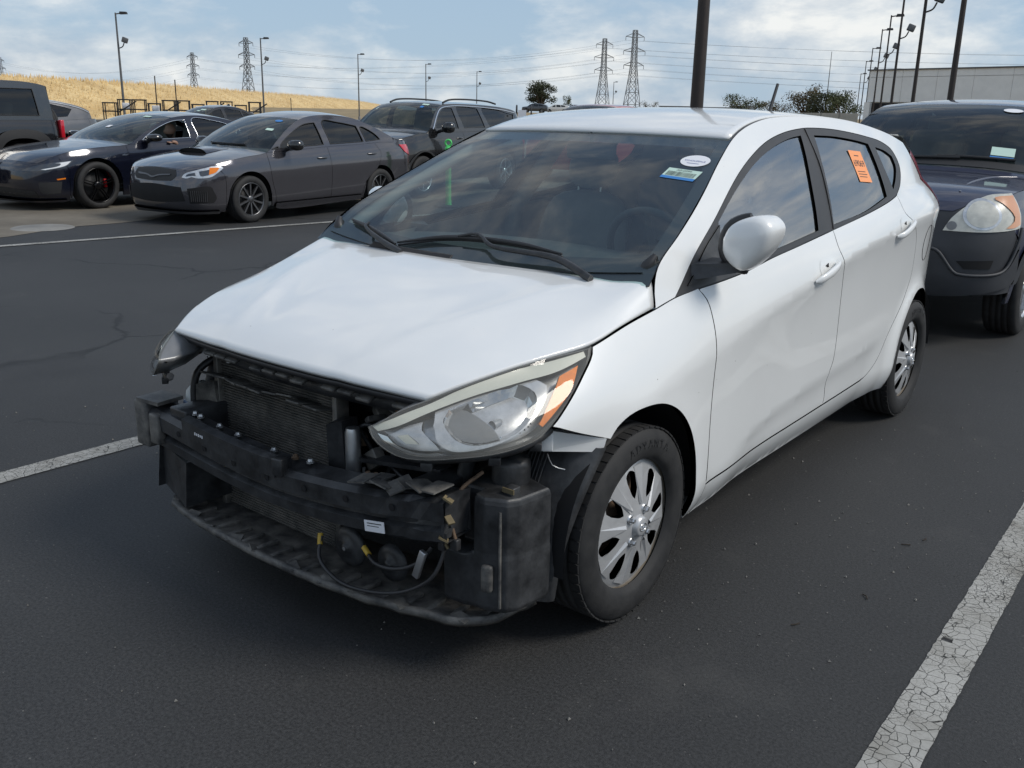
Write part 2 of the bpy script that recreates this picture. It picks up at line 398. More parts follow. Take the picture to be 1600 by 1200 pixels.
# ================================================================ ground
def ground_mats():
    m, nt, N, L, b = newmat('asphalt')
    t = N.new('ShaderNodeTexCoord'); g = t.outputs['Object']
    def noise(sc, det, ro=.6):
        n = N.new('ShaderNodeTexNoise'); n.inputs['Scale'].default_value = sc; n.inputs['Detail'].default_value = det; n.inputs['Roughness'].default_value = ro; L.new(g, n.inputs['Vector']); return n.outputs['Fac']
    def ramp(v, stops):
        r = N.new('ShaderNodeValToRGB'); L.new(v, r.inputs[0]); e = r.color_ramp.elements
        while len(e) < len(stops): e.new(.5)
        for q, (p, c) in zip(e, stops): q.position = p; q.color = (*((c,)*3 if isinstance(c, float) else c), 1)
        return r.outputs[0]
    def mix(a, c, f, mode='MIX'):
        x = N.new('ShaderNodeMix'); x.data_type = 'RGBA'; x.blend_type = mode
        for s, v in ((6, a), (7, c)):
            if isinstance(v, tuple): x.inputs[s].default_value = (*v, 1)
            else: L.new(v, x.inputs[s])
        if isinstance(f, float): x.inputs['Factor'].default_value = f
        else: L.new(f, x.inputs['Factor'])
        return x.outputs[2]
    big = ramp(noise(.35, 6), [(.3, (.020, .0205, .021)), (.7, (.036, .0362, .0362))])
    fine = ramp(noise(110, 4, .75), [(.35, .45), (.64, 1.5)])
    c = mix(big, fine, 1.0, 'MULTIPLY')
    spk = ramp(noise(70, 2, .5), [(.715, 0.0), (.75, .8)]); c = mix(c, (.14, .135, .125), spk)
    dust = ramp(noise(1.3, 7, .7), [(.58, 0.0), (.85, .55)]); c = mix(c, (.075, .073, .068), dust)
    st = ramp(noise(.8, 3, .5), [(.60, 0.0), (.70, .5)]); c = mix(c, (.016, .016, .017), st)
    pale = ramp(noise(3.1, 8, .75), [(.62, 0.0), (.72, .35)]); c = mix(c, (.085, .083, .078), pale)
    # cracks: large cells, broken up and only in places
    wv = N.new('ShaderNodeVectorMath'); wv.operation = 'MULTIPLY_ADD'; nn = N.new('ShaderNodeTexNoise'); nn.inputs['Scale'].default_value = 2.2; nn.inputs['Detail'].default_value = 6; L.new(g, nn.inputs['Vector'])
    L.new(nn.outputs['Color'], wv.inputs[0]); wv.inputs[1].default_value = (.7, .7, 0); L.new(g, wv.inputs[2])
    vo = N.new('ShaderNodeTexVoronoi'); vo.feature = 'DISTANCE_TO_EDGE'; vo.inputs['Scale'].default_value = .42; L.new(wv.outputs[0], vo.inputs['Vector'])
    ck = ramp(vo.outputs['Distance'], [(.0, 1.0), (.005, .8), (.010, 0.0)]); br = ramp(noise(.55, 4), [(.44, 0.0), (.54, 1.0)])
    sx = N.new('ShaderNodeSeparateXYZ'); L.new(g, sx.inputs[0]); mr = N.new('ShaderNodeMapRange'); L.new(sx.outputs[0], mr.inputs[0]); mr.inputs[1].default_value = -2.2; mr.inputs[2].default_value = -1.8; mr.inputs[3].default_value = 1.0; mr.inputs[4].default_value = 0.0
    ckm = mix((0., 0., 0.), mix((0., 0., 0.), ck, br), mr.outputs[0]); c = mix(c, (.008, .008, .008), ckm)
    L.new(c, b.inputs['Base Color']); b.inputs['Roughness'].default_value = .68; b.inputs['Specular IOR Level'].default_value = .5
    bp = N.new('ShaderNodeBump'); bp.inputs['Strength'].default_value = .55; bp.inputs['Distance'].default_value = .003; L.new(noise(230, 3, .7), bp.inputs['Height'])
    bp2 = N.new('ShaderNodeBump'); bp2.inputs['Strength'].default_value = .5; bp2.inputs['Distance'].default_value = .006; bp2.invert = True; L.new(ckm, bp2.inputs['Height']); L.new(bp.outputs[0], bp2.inputs['Normal'])
    L.new(bp2.outputs[0], b.inputs['Normal'])
    # cracked white paint, see-through where it has flaked off
    m, nt, N, L, b = newmat('line_paint')
    t = N.new('ShaderNodeTexCoord'); g = t.outputs['Object']
    nn = N.new('ShaderNodeTexNoise'); nn.inputs['Scale'].default_value = 14; nn.inputs['Detail'].default_value = 4; L.new(g, nn.inputs['Vector'])
    wv = N.new('ShaderNodeVectorMath'); wv.operation = 'MULTIPLY_ADD'; L.new(nn.outputs['Color'], wv.inputs[0]); wv.inputs[1].default_value = (.035, .035, 0); L.new(g, wv.inputs[2])
    def vor(sc):
        v = N.new('ShaderNodeTexVoronoi'); v.feature = 'DISTANCE_TO_EDGE'; v.inputs['Scale'].default_value = sc; L.new(wv.outputs[0], v.inputs['Vector']); return v.outputs['Distance']
    ck1 = ramp(vor(30), [(.010, 1.0), (.045, 0.0)]); ck2 = ramp(vor(80), [(.02, .7), (.06, 0.0)]); br = ramp(noise(1.7, 5), [(.36, 1.0), (.56, .15)])
    crack = mix(mix((0., 0., 0.), ck2, br), ck1, ck1, 'LIGHTEN')
    flake = ramp(noise(5.5, 8, .72), [(.655, 0.0), (.675, 1.0)])
    hole = mix(crack, flake, flake, 'LIGHTEN')
    col = ramp(noise(3.2, 8, .7), [(.32, (.20, .19, .165)), (.5, (.34, .335, .31)), (.72, (.44, .435, .41))])
    L.new(col, b.inputs['Base Color']); b.inputs['Roughness'].default_value = .75
    tr = N.new('ShaderNodeBsdfTransparent'); mx = N.new('ShaderNodeMixShader'); L.new(hole, mx.inputs[0]); L.new(b.outputs[0], mx.inputs[1]); L.new(tr.outputs[0], mx.inputs[2]); L.new(mx.outputs[0], N['Material Output'].inputs[0])
ground_mats()
mat('dirt', (.115, .10, .078), .92, vscale=1.2, dirt=(.20, .178, .142), bump=.6, bscale=40)
mat('concrete', (.24, .235, .22), .85, var=.25, vscale=2)
mat('dry_ground', (.24, .185, .105), .95, vscale=.3, dirt=(.33, .25, .14))
def sheet(name, pts, z, m, kind=None):
    o = mesh_obj(name, [(x, y, z) for x, y in pts], [tuple(range(len(pts)))], m, None, smooth=False)
    if kind: o['kind'] = kind
    return o
sheet('ground', [(-3000, -3000), (3000, -3000), (3000, 3000), (-3000, 3000)], -.012, 'dry_ground', 'structure')
sheet('parking_lot', [(-90, -30), (60, -30), (60, 75), (-90, 75)], -.004 if False else 0.0, 'asphalt', 'structure')
def strip(name, a, b, w, z, m, label=None, wob=.0018, seed=1):
    rnd = random.Random(seed); a = np.array(a, float); b = np.array(b, float); d = (b-a); Ln = np.linalg.norm(d); d /= Ln; n = np.array([-d[1], d[0]])
    k = max(2, int(Ln/.02)); V = []; F = []
    for i in range(k+1):
        p = a+d*Ln*i/k; V += [(*(p+n*(w/2+rnd.uniform(-wob, wob))), z), (*(p-n*(w/2+rnd.uniform(-wob, wob))), z)]
    for i in range(k): F.append((2*i, 2*i+1, 2*i+3, 2*i+2))
    o = mesh_obj(name, V, F, m, None, smooth=False); o['kind'] = 'structure'
    if label: o['label'] = label
    return o
strip('parking_line', (1.625, -.75), (1.535, 6.0), .115, .004, 'line_paint', 'cracked white parking line along the right of the white hatchback', seed=2)
strip('parking_line', (-1.655, -3.4), (-1.60, 3.6), .115, .004, 'line_paint', 'cracked white parking line along the left of the white hatchback', seed=3)
# ================================================================ the white hatchback in front
mat('white_paint', (0.79, 0.80, 0.79), 0.34, 0, 1.0, var=0.02, vscale=2.0)
MATS['white_paint'].node_tree.nodes['Principled BSDF'].inputs['Coat Roughness'].default_value = 0.10
def speckle(name):
    m = MATS[name]; N, L = m.node_tree.nodes, m.node_tree.links; b = N['Principled BSDF']; src = b.inputs['Base Color'].links[0].from_socket
    t = N.new('ShaderNodeTexCoord'); v = N.new('ShaderNodeTexVoronoi'); v.inputs['Scale'].default_value = 26; L.new(t.outputs['Object'], v.inputs['Vector'])
    r = N.new('ShaderNodeValToRGB'); r.color_ramp.elements[0].position = .035; r.color_ramp.elements[0].color = (1, 1, 1, 1); r.color_ramp.elements[1].position = .055; r.color_ramp.elements[1].color = (0, 0, 0, 1); L.new(v.outputs['Distance'], r.inputs[0])
    w = N.new('ShaderNodeTexWhiteNoise'); L.new(v.outputs['Position'], w.inputs['Vector']); g = N.new('ShaderNodeMath'); g.operation = 'GREATER_THAN'; g.inputs[1].default_value = .93; L.new(w.outputs['Value'], g.inputs[0])
    k = N.new('ShaderNodeMath'); k.operation = 'MULTIPLY'; L.new(r.outputs[0], k.inputs[0]); L.new(g.outputs[0], k.inputs[1])
    x = N.new('ShaderNodeMix'); x.data_type = 'RGBA'; L.new(k.outputs[0], x.inputs['Factor']); L.new(src, x.inputs[6]); x.inputs[7].default_value = (.22, .20, .18, 1); L.new(x.outputs[2], b.inputs['Base Color'])
    n = N.new('ShaderNodeTexNoise'); n.inputs['Scale'].default_value = 1.7; n.inputs['Detail'].default_value = 9; n.inputs['Roughness'].default_value = .7; L.new(t.outputs['Object'], n.inputs['Vector'])
    q = N.new('ShaderNodeMapRange'); q.inputs[1].default_value = .35; q.inputs[2].default_value = .7; q.inputs[3].default_value = .015; q.inputs[4].default_value = .13; L.new(n.outputs['Fac'], q.inputs[0]); L.new(q.outputs[0], b.inputs['Coat Roughness'])
speckle('white_paint')
mat('black_trim', (0.030, 0.030, 0.032), 0.45, var=0.25, vscale=9)
mat('black_plastic', (0.017, 0.018, 0.020), 0.42, var=0.3, vscale=14, dirt=(0.058, 0.060, 0.063), bump=0.2, bscale=70)
mat('dusty_plastic', (0.045, 0.045, 0.045), 0.6, vscale=16, dirt=(0.24, 0.225, 0.20), bump=0.25, bscale=50)
mat('deep_black', (0.006, 0.006, 0.007), 0.8)
mat('rubber', (0.016, 0.016, 0.017), 0.72, var=0.3, vscale=20, dirt=(0.030, 0.0295, 0.029), bump=0.1, bscale=150)
mat('hubcap_silver', (0.50, 0.505, 0.51), 0.34, 0.4, 0.2, var=0.06, vscale=20)
mat('hubcap_dirty', (0.40, 0.36, 0.30), 0.5, 0.5, vscale=25, dirt=(0.26, 0.20, 0.14))
mat('chrome', (0.78, 0.79, 0.80), 0.12, 1.0)
mat('reflector', (0.60, 0.61, 0.63), 0.22, 0.45, 0.6, var=0.2, vscale=30)
mat('smoke_grey', (0.20, 0.205, 0.21), 0.3, 0.2, var=0.2)
mat('amber', (0.85, 0.22, 0.010), 0.5, 0, 0.0, spec=.3, var=0.15, vscale=60)
mat('bowl_chrome', (0.74, 0.75, 0.76), 0.10, 0.9, 0.5, var=0.12, vscale=22)
mat('pale_strip', (0.60, 0.61, 0.54), 0.35, 0, 0.3)
mat('red_lens', (0.40, 0.012, 0.02), 0.18, 0, 0.8)
mat('alu', (0.55, 0.56, 0.57), 0.35, 0.9, var=0.12, vscale=15)
mat('fin_dark', (0.11, 0.108, 0.10), 0.5, 0.3, vscale=18, dirt=(0.27, 0.25, 0.22))
mat('interior_grey', (0.19, 0.195, 0.195), 0.8, var=0.15)
mat('interior_dark', (0.05, 0.054, 0.056), 0.75, var=0.15)
mat('rust', (0.15, 0.10, 0.065), 0.7, 0.3, var=0.4, vscale=30)
mat('paper_white', (0.80, 0.80, 0.82), 0.6)
mat('paper_green', (0.55, 0.72, 0.62), 0.6)
mat('paper_blue', (0.05, 0.22, 0.55), 0.5)
mat('paper_orange', (0.95, 0.36, 0.14), 0.6)
mat('ink', (0.02, 0.025, 0.03), 0.6)
mat('ink_blue', (0.04, 0.07, 0.30), 0.6)
mat('brass', (0.20, 0.16, 0.09), 0.6, 0.3, var=.3)
mat('yellow_tape', (0.55, 0.36, 0.05), 0.5)
mat('blue_reservoir', (0.20, 0.30, 0.50), 0.35)
mat('milky_plastic', (0.55, 0.58, 0.58), 0.5, var=0.15)
glass('clear_glass', (0.78, 0.90, 0.88), 1.8, haze=0.03, hazecol=(0.45, 0.5, 0.5))
glass('side_glass', (0.60, 0.70, 0.71), 4.5, haze=0.015, hazecol=(0.45, 0.5, 0.5))
glass('lens_clear', (0.95, 0.95, 0.93), 1.38, haze=0.12, hazecol=(0.75, 0.73, 0.66))

HW = Pch([(-.74, .36), (-.69, .50), (-.65, .60), (-.585, .680), (-.5, .745), (-.4, .782), (-.3, .803), (-.2, .816), (-.1, .823), (0, .828), (.4, .838), (1.5, .843), (2.2, .838), (2.6, .822), (2.8, .795), (3.0, .745), (3.15, .68), (3.28, .58)], .03)
HZC = Pch([(-.75, .60), (-.4, .62), (0, .66), (.37, .717), (.63, .774), (1.0, .828), (1.36, .885), (1.63, .923), (2.18, .963), (2.5, .985), (3.3, 1.0)], .09)
HZU = Pch([(-.75, .69), (-.585, .745), (-.37, .80), (-.15, .845), (.15, .889), (.27, .915), (.34, .931), (.64, .946), (.83, .968), (1.085, .99), (1.37, 1.016), (1.74, 1.051), (2.0, 1.082), (2.2, 1.105), (2.6, 1.13), (3.3, 1.15)], .09)
HXU = Pch([(-.75, .36), (-.69, .44), (-.585, .553), (-.37, .66), (-.15, .73), (.15, .748), (.3, .772), (.5, .784), (1, .79), (1.6, .788), (2.0, .78), (2.3, .757), (2.6, .725), (2.9, .67), (3.1, .60), (3.3, .50)], .09)
HCA = Pch([(-.8, 0), (.2, 0), (.5, .35), (1.0, 1), (2.6, 1), (3.2, .6)])
HZL = Pch([(.3, .30), (.6, .361), (.75, .391), (1.0, .419), (1.3, .439), (2.0, .47), (2.3, .49)], .09)
HLA = Pch([(.25, 0), (.5, 0), (.8, 1), (1.9, 1), (2.15, 0), (2.3, 0)])
HEX = Pch([(-.8, 2.6), (-.35, 2.6), (0, 1.6), (1, 1.6)])
def HS(y, z):
    y = np.asarray(y, float); z = np.asarray(z, float)
    W = HW(y); zc = HZC(y); zu = HZU(y); xu = HXU(y)
    t = np.clip((z-zc)/(zu-zc), 0, 1)
    up = W-(W-xu)*t**HEX(y)
    h = np.maximum(z-zu, 0); up = up-.42*h-.5*h*h
    b = np.maximum(zc-z, 0)
    lo = W-.024*HCA(y)*(1-np.exp(-b/.13))
    bl = np.maximum(HZL(np.clip(y, .3, 2.3))-z, 0); lo = lo-.014*np.clip(HLA(np.clip(y, .25, 2.3)), 0, 1)*(1-np.exp(-bl/.055))
    lo = lo-.004*np.clip((.45-z)/.2, 0, 1)**2
    s = np.clip((.33-z)/.14, 0, 1); lo = lo-.05*s*s
    x = np.where(z >= zc, up, lo)
    for yc, A in ((0, .006), (2.57, .022)):
        r = np.sqrt((y-yc)**2+(z-.295)**2); x = x+A*np.exp(-((r-.33)/.06)**2)*np.where(z > .15, 1, 0)
    return x
def hside(uv):
    return np.stack([HS(uv[:, 0], uv[:, 1]), uv[:, 0], uv[:, 1]], 1)
def hpt(y, z, off=0.0):
    q = np.array([[y, z]]); return hside(q)[0]+surf_normals(hside, q)[0]*off

hero = empty('hatchback', (0, 0, 0), 0, 'white hatchback with its front bumper missing, nearest and largest car', 'car')
SIDES = (1, -1)
CREASE = [[(y, float(HZC(y))) for y in np.linspace(.20, 3.1, 30)], [(y, float(HZL(y))) for y in np.linspace(.5, 2.1, 20)]]
def both(name, segs, m, **k):
    if m == 'white_paint': k['lines'] = CREASE
    return panel(name, segs, hside, m, hero, mirror=True, **k)

# ---- outlines on the side, as (y, z)
ARCH_F = [(-.181, .600), (-.150, .626), (-.090, .647), (.005, .651), (.085, .637), (.165, .597), (.232, .528), (.276, .439), (.302, .317), (.318, .195)]
GAP_FD = [(.345, .927), (.372, .888), (.377, .825), (.374, .717), (.372, .610), (.375, .446), (.380, .306)]
GAP_DD = [(1.379, 1.016), (1.366, .956), (1.396, .898), (1.444, .767), (1.466, .505), (1.434, .450), (1.427, .407), (1.448, .338), (1.440, .314)]
GAP_RQ = [(2.187, 1.102), (2.174, 1.037), (2.274, .980), (2.395, .885), (2.425, .732), (2.350, .640), (2.270, .570), (2.154, .475), (2.048, .374), (1.950, .328), (1.880, .321)]
BELT = [(.234, .912), (.358, .926), (.646, .945), (.836, .968), (1.085, .990), (1.370, 1.016), (1.744, 1.050), (2.020, 1.080), (2.187, 1.102)]
TRIM = [(.234, .912), (.377, 1.016), (.587, 1.119), (.830, 1.232), (1.004, 1.294), (1.171, 1.339), (1.344, 1.368), (1.507, 1.382), (1.584, 1.384), (1.793, 1.378), (2.090, 1.350), (2.288, 1.321), (2.385, 1.282), (2.400, 1.225), (2.310, 1.150), (2.187, 1.102)]
EDGE = [(.142, .891), (.160, .940), (.204, .997), (.345, 1.079), (.601, 1.201), (.782, 1.287), (.928, 1.347), (1.056, 1.383), (1.201, 1.409), (1.32, 1.421), (1.6, 1.428), (2.0, 1.412), (2.4, 1.367), (2.68, 1.318)]
HLTOP = [(-.697, .684), (-.647, .718), (-.584, .744), (-.493, .776), (-.370, .806), (-.263, .822), (-.154, .832)]
HLBOT = [(-.154, .832), (-.171, .814), (-.245, .768), (-.327, .716), (-.386, .677), (-.428, .653), (-.484, .638), (-.537, .629), (-.608, .621), (-.653, .614), (-.674, .616), (-.690, .633), (-.699, .660), (-.697, .684)]

fenders = both('fender', [[(-.154, .832), (-.010, .863), (.142, .891), (.234, .912), (.345, .927)], GAP_FD+[(.384, .300)], [(.384, .300), (.376, .195)], [(.376, .195), (.318, .195)], ARCH_F[::-1], [(-.181, .600), (-.301, .643), (-.384, .677)], [(-.384, .677), (-.327, .716), (-.245, .768), (-.171, .814), (-.154, .832)]],
     'white_paint', res=.028, gap=.0022, depth=.02)
doors_f = both('front_door', [[p for p in BELT if .35 < p[0] < 1.375]+[(1.379, 1.017)], GAP_DD, [(1.440, .314), (.9, .305), (.380, .306)], GAP_FD[::-1]],
     'white_paint', res=.028, gap=.0022, depth=.02)
doors_r = both('rear_door', [[(1.379, 1.017), (1.744, 1.050), (2.020, 1.080), (2.187, 1.102)], GAP_RQ, [(1.880, .321), (1.440, .314)], GAP_DD[::-1]],
     'white_paint', res=.028, gap=.0022, depth=.02)
ARCH_R = [(2.255, .205), (2.262, .316), (2.285, .428), (2.335, .519), (2.42, .596), (2.51, .636), (2.60, .640), (2.70, .615), (2.79, .55), (2.85, .46), (2.885, .36), (2.885, .27)]
both('body_side', [[(.234, .912), (.142, .891)], EDGE, [(2.68, 1.318), (2.72, 1.275), (2.80, 1.17), (2.90, 1.02)], [(2.90, 1.02), (3.0, .99), (3.2, .98)], [(3.2, .98), (3.20, .60), (3.12, .30)], [(3.12, .30), (2.9, .27)], ARCH_R[::-1],
     [(2.255, .205), (1.2, .188), (.376, .188)], [(.376, .188), (.384, .302)], [(.384, .302), (.9, .301), (1.440, .310), (1.880, .317)], [(1.884, .317)]+GAP_RQ[::-1][1:], TRIM[::-1]],
     'white_paint', res=.03, gap=.0012, depth=.02)
WF = [[(.50, .968), (.852, .990), (1.255, 1.025)], [(1.255, 1.025), (1.343, 1.186), (1.421, 1.298), (1.461, 1.356)], [(1.461, 1.356), (1.348, 1.345), (1.171, 1.313), (.982, 1.263), (.790, 1.193), (.583, 1.100)], [(.583, 1.100), (.530, 1.03), (.50, .968)]]
WR = [[(1.405, 1.035), (1.755, 1.062), (2.047, 1.105)], [(2.047, 1.105), (2.065, 1.236), (2.075, 1.319)], [(2.075, 1.319), (1.968, 1.333), (1.756, 1.351), (1.577, 1.356)], [(1.577, 1.356), (1.50, 1.22), (1.405, 1.035)]]
WQ = [[(2.145, 1.305), (2.259, 1.287), (2.335, 1.262)], [(2.335, 1.262), (2.335, 1.225), (2.275, 1.180), (2.167, 1.128)], [(2.167, 1.128), (2.145, 1.22), (2.145, 1.305)]]
trims = both('window_trim', [TRIM, [(2.187, 1.102)]+[(p[0], p[1]) for p in BELT[::-1][1:]]], 'black_trim', holes=[WF, WR, WQ], res=.03, step=.018, gap=.0008, off=-.001, depth=.012)
for nm, w, par in (('front_window', WF, doors_f), ('rear_window', WR, doors_r)):
    for s, mi in ((0, False), (1, 'only')):
        panel(nm, w, hside, 'side_glass', par[s], res=.05, off=-.008, depth=0, mirror=mi)
for mi in (False, 'only'): panel('quarter_window', WQ, hside, 'side_glass', hero, res=.05, off=-.007, depth=0, mirror=mi)
# dark seam down the middle of the B pillar
for s in SIDES:
    b = MB(); pts = [hpt(1.385, 1.02, .0008), hpt(1.44, 1.15, .0008), hpt(1.49, 1.26, .0008), hpt(1.525, 1.38, .0008)]
    b.tube([(p[0]*s, p[1], p[2]) for p in pts], .0022, 5, step=.03); b.build('pillar_seam', 'deep_black', trims[0 if s > 0 else 1])
# black sheets added behind the gaps so that seams read dark
def hin(uv): return hside(uv)-[.018, 0, 0]
for mi in (False, 'only'):
    panel('gap_backing', [[(.30, .90), (.40, .915), (1.38, 1.0), (2.2, 1.085)], [(2.2, 1.085), (2.46, .88), (2.46, .73), (2.10, .42), (1.95, .30)], [(1.95, .30), (.34, .28)], [(.34, .28), (.34, .6), (.30, .90)]], hin, 'deep_black', hero, res=.12, depth=0, mirror=mi)
# door handles with their cups
def handle(door, y0, z0, s):
    cup = MB(); c = hpt(y0, z0, 0)
    cupm = [[(y0-.045, z0+.02), (y0-.03, z0+.045), (y0+.02, z0+.05), (y0+.055, z0+.02), (y0+.03, z0-.035), (y0-.02, z0-.04), (y0-.045, z0+.02)]]
    panel('handle_cup', cupm, hside, 'white_paint', door, res=.02, off=.0008, depth=0, mirror=('only' if s < 0 else False))
    dk = [[(y0+.004, z0+.026), (y0+.036, z0+.034)], [(y0+.036, z0+.034), (y0+.030, z0+.016), (y0+.004, z0+.026)]]  # flat black patch on the cup, painted as the shade behind the handle
    panel('handle_shade', dk, hside, 'deep_black', door, res=.02, off=.0016, depth=0, mirror=('only' if s < 0 else False))
    pts = [hpt(y0-.105, z0-.020, .004), hpt(y0-.07, z0-.012, .020), hpt(y0, z0+.004, .030), hpt(y0+.07, z0+.020, .026), hpt(y0+.105, z0+.028, .006)]
    P = crom(pts, .012); R = np.interp(np.linspace(0, 1, len(P)), [0, .12, .5, .88, 1], [.004, .013, .017, .013, .004])
    V = []; F = []; n = 10
    for i, (p, r) in enumerate(zip(P, R)):
        for k in range(n):
            t = 2*PI*k/n; V.append((s*(p[0]+r*.55*math.cos(t)), p[1], p[2]+r*1.05*math.sin(t)))
    for i in range(len(P)-1):
        for k in range(n):
            q = (i*n+k, i*n+(k+1) % n, (i+1)*n+(k+1) % n, (i+1)*n+k); F.append(q if s < 0 else q[::-1])
    mesh_obj('door_handle', V, F, 'white_paint', door)
for i, s in enumerate(SIDES):
    handle(doors_f[i], 1.21, .878, s); handle(doors_r[i], 2.12, .962, s)
# fuel flap outline
for k in (0,):
    a = [(2.64+.075*math.cos(t), .855+.085*math.sin(t)) for t in np.linspace(0, 2*PI, 40, endpoint=False)]
    b = MB(); b.tube([hpt(*p, off=.0006) for p in a+a[:1]], .0016, 5); b.build('fuel_flap', 'deep_black', hero)

# ---- hood
def edge_curve(pts, off=(0, 0, 0)):
    return np.array([[float(HS(y, z))+off[0], y+off[1], z+off[2]] for y, z in pts])
hedge = crom(edge_curve([(-.583, .743), (-.493, .776), (-.370, .806), (-.263, .822), (-.151, .836), (-.010, .864), (.142, .892)], (-.002, 0, .0045)), .03)
NV = 34
dd = np.r_[0, np.cumsum(np.linalg.norm(np.diff(hedge, axis=0), axis=1))]; vv = np.linspace(0, 1, NV)
HE = np.stack([np.interp(vv*dd[-1], dd, hedge[:, k]) for k in range(3)], 1)
HCZ = Pch([(-.63, .748), (-.60, .768), (-.55, .797), (-.45, .836), (-.3, .880), (-.1, .925), (.1, .957)])
HR = np.array([(0, 0, .10, .957), (.3, .22, .108, .958), (.5, .37, .125, .957), (.65, .48, .15, .957), (.8, .60, .186, .962), (.88, .668, .204, .972), (.93, .706, .190, .968), (.97, .730, .162, .934), (1, .742, .142, .892)])
HR = np.c_[np.linspace(0, 1, 60), np.stack([Pch(HR[:, [0, i]], .02)(np.linspace(0, 1, 60)) for i in (1, 2, 3)], 1)]
def hood_pt(u, v, full=True):
    """u in -1..1 across, v in 0..1 front to rear"""
    e = np.array([np.interp(v, vv, HE[:, k]) for k in range(3)]); a = abs(u)
    yc = -.625+(.10+.625)*v; zc = float(HCZ(yc)); p = 2.2+3.2*v
    y = yc+(e[1]-yc)*a**2
    k = max(0.0, (v-.80)/.20)
    y += .075*k*k*math.exp(-((a-.86)/.16)**2)*(1 if a < .86 else max(0, 1-((a-.86)/.14)**2))
    z = e[2]+(zc-e[2])*(1-a**p)
    z += .022*k*k*math.exp(-((a-.86)/.10)**2)*max(0, 1-((max(a, .86)-.86)/.14)**2)
    x = a*e[0]
    # two soft ridges running back from the nose
    z += .006*math.exp(-((a-(.46+.26*v))/.055)**2)*math.sin(PI*min(1, max(0, v*.85+.08)))
    z -= .003*math.exp(-((a-(.30+.24*v))/.09)**2)*math.sin(PI*v)
    if full and v > .55:
        k = ((v-.55)/.45)**2; b0 = hood_pt(a, 1.0, False); r = [float(np.interp(a, HR[:, 0], HR[:, i])) for i in (1, 2, 3)]
        x += k*(r[0]-b0[0]); y += k*(r[1]-b0[1]); z += k*(r[2]-b0[2])
    return (math.copysign(x, u), y, z)
U = np.sign(np.linspace(-1, 1, 61))*(1-(1-np.abs(np.linspace(-1, 1, 61)))**1.35)
hood = grid_obj('hood', [[hood_pt(u, v) for v in vv] for u in U], 'white_paint', hero, flip=False, thick=.014)
# dark seal and lip under the nose of the hood
b = MB(); nose = [hood_pt(u, 0) for u in np.linspace(-1, 1, 41)]
P = []
for x, y, z in nose: P.append([(x*.985, y+.016, z-.016), (x*.985, y+.020, z-.030), (x*.975, y+.05, z-.036), (x*.97, y+.075, z-.02)])
grid_obj('hood_seal', P, 'black_trim', hero, thick=.004)
random.seed(3)
b = MB()
for k in range(-8, 9):
    if k in (-7, -3, 2, 6): continue
    x = k*.062; nn = min(nose, key=lambda q: abs(q[0]-x))
    b.box((x, nn[1]+.040, nn[2]-.044-random.random()*.008), (.050, .030, .010), rz=0, rx=.35, bev=.003)
b.build('seal_clips', 'dusty_plastic', hero)['kind'] = 'stuff'

# ---- roof, windshield, cowl
redge = crom(edge_curve([p for p in EDGE if p[0] >= .92], (-.014, 0, .004)), .04)
dr = np.r_[0, np.cumsum(np.linalg.norm(np.diff(redge, axis=0), axis=1))]
RC = Pch([(.9, .010), (1.2, .018), (1.6, .024), (2.1, .03), (2.7, .035)])
def roof_pt(u, v):
    e = [np.interp(v*dr[-1], dr, redge[:, k]) for k in range(3)]; a = abs(u)
    fr = max(0, 1-v/.12); rr = max(0, (v-.85)/.15)
    x = u*e[0]; y = e[1]-.035*fr*(1-a*a)+.06*rr*(1-a*a)
    z = e[2]+float(RC(e[1]))*(1-a**2.4)
    return (x, y, z)
grid_obj('roof', [[roof_pt(u, v) for v in np.linspace(0, 1, 34)] for u in np.linspace(-1, 1, 41)], 'white_paint', hero, thick=.012)
for s in SIDES:   # black strips in the roof channels
    pts = [p for p in EDGE if .92 < p[0]]
    A = crom(edge_curve(pts, (-.002, 0, -.003)), .05); w = np.interp(A[:, 1], [.93, 1.1, 1.3, 2.6], [.022, .018, .007, .004])
    P = [[(s*(a[0]+.002), a[1], a[2]-.002), (s*(a[0]-w_), a[1], a[2]+.0005)] for a, w_ in zip(A, w)]
    grid_obj('roof_channel', P, 'black_trim', hero, flip=(s < 0))
wedge = crom(edge_curve([(.150, .955), (.204, .997), (.345, 1.079), (.601, 1.201), (.782, 1.287), (.934, 1.349)], (-.004, 0, -.003)), .03)
dw = np.r_[0, np.cumsum(np.linalg.norm(np.diff(wedge, axis=0), axis=1))]
WCY = Pch([(0, .06), (.25, .285), (.5, .50), (.75, .70), (1, .905)])
WCZ = Pch([(0, .918), (.25, 1.050), (.5, 1.172), (.75, 1.272), (1, 1.358)])
def ws_pt(u, v, off=0.0):
    e = [np.interp(v*dw[-1], dw, wedge[:, k]) for k in range(3)]; a = abs(u)**2.2
    y = float(WCY(v)); z = float(WCZ(v))
    return np.array((u*e[0], y+(e[1]-y)*a-off*.45, z+(e[2]-z)*a+off*.88))
def ws_sheet(name, u0, u1, v0, v1, off, m, nu=30, nv=20, parent=None):
    return grid_obj(name, [[ws_pt(u, v, off) for v in np.linspace(v0, v1, nv)] for u in np.linspace(u0, u1, nu)], m, parent or hero)
windshield = ws_sheet('windshield', -1, 1, 0, 1, 0, 'clear_glass', 50, 30)
glass('shade_band', (0.13, 0.135, 0.145), 1.3, haze=0.10, hazecol=(0.10, 0.10, 0.11))
mat('frit', (0.022, 0.022, 0.024), 0.6)
ws_sheet('frit_band', -1, 1, .0, .135, -.004, 'frit', 40, 5, windshield)
ws_sheet('shade_band', -.93, .93, .90, .985, -.004, 'shade_band', 40, 5, windshield)
ws_sheet('frit_band', -1, 1, .985, 1.0, -.004, 'frit', 40, 3, windshield)
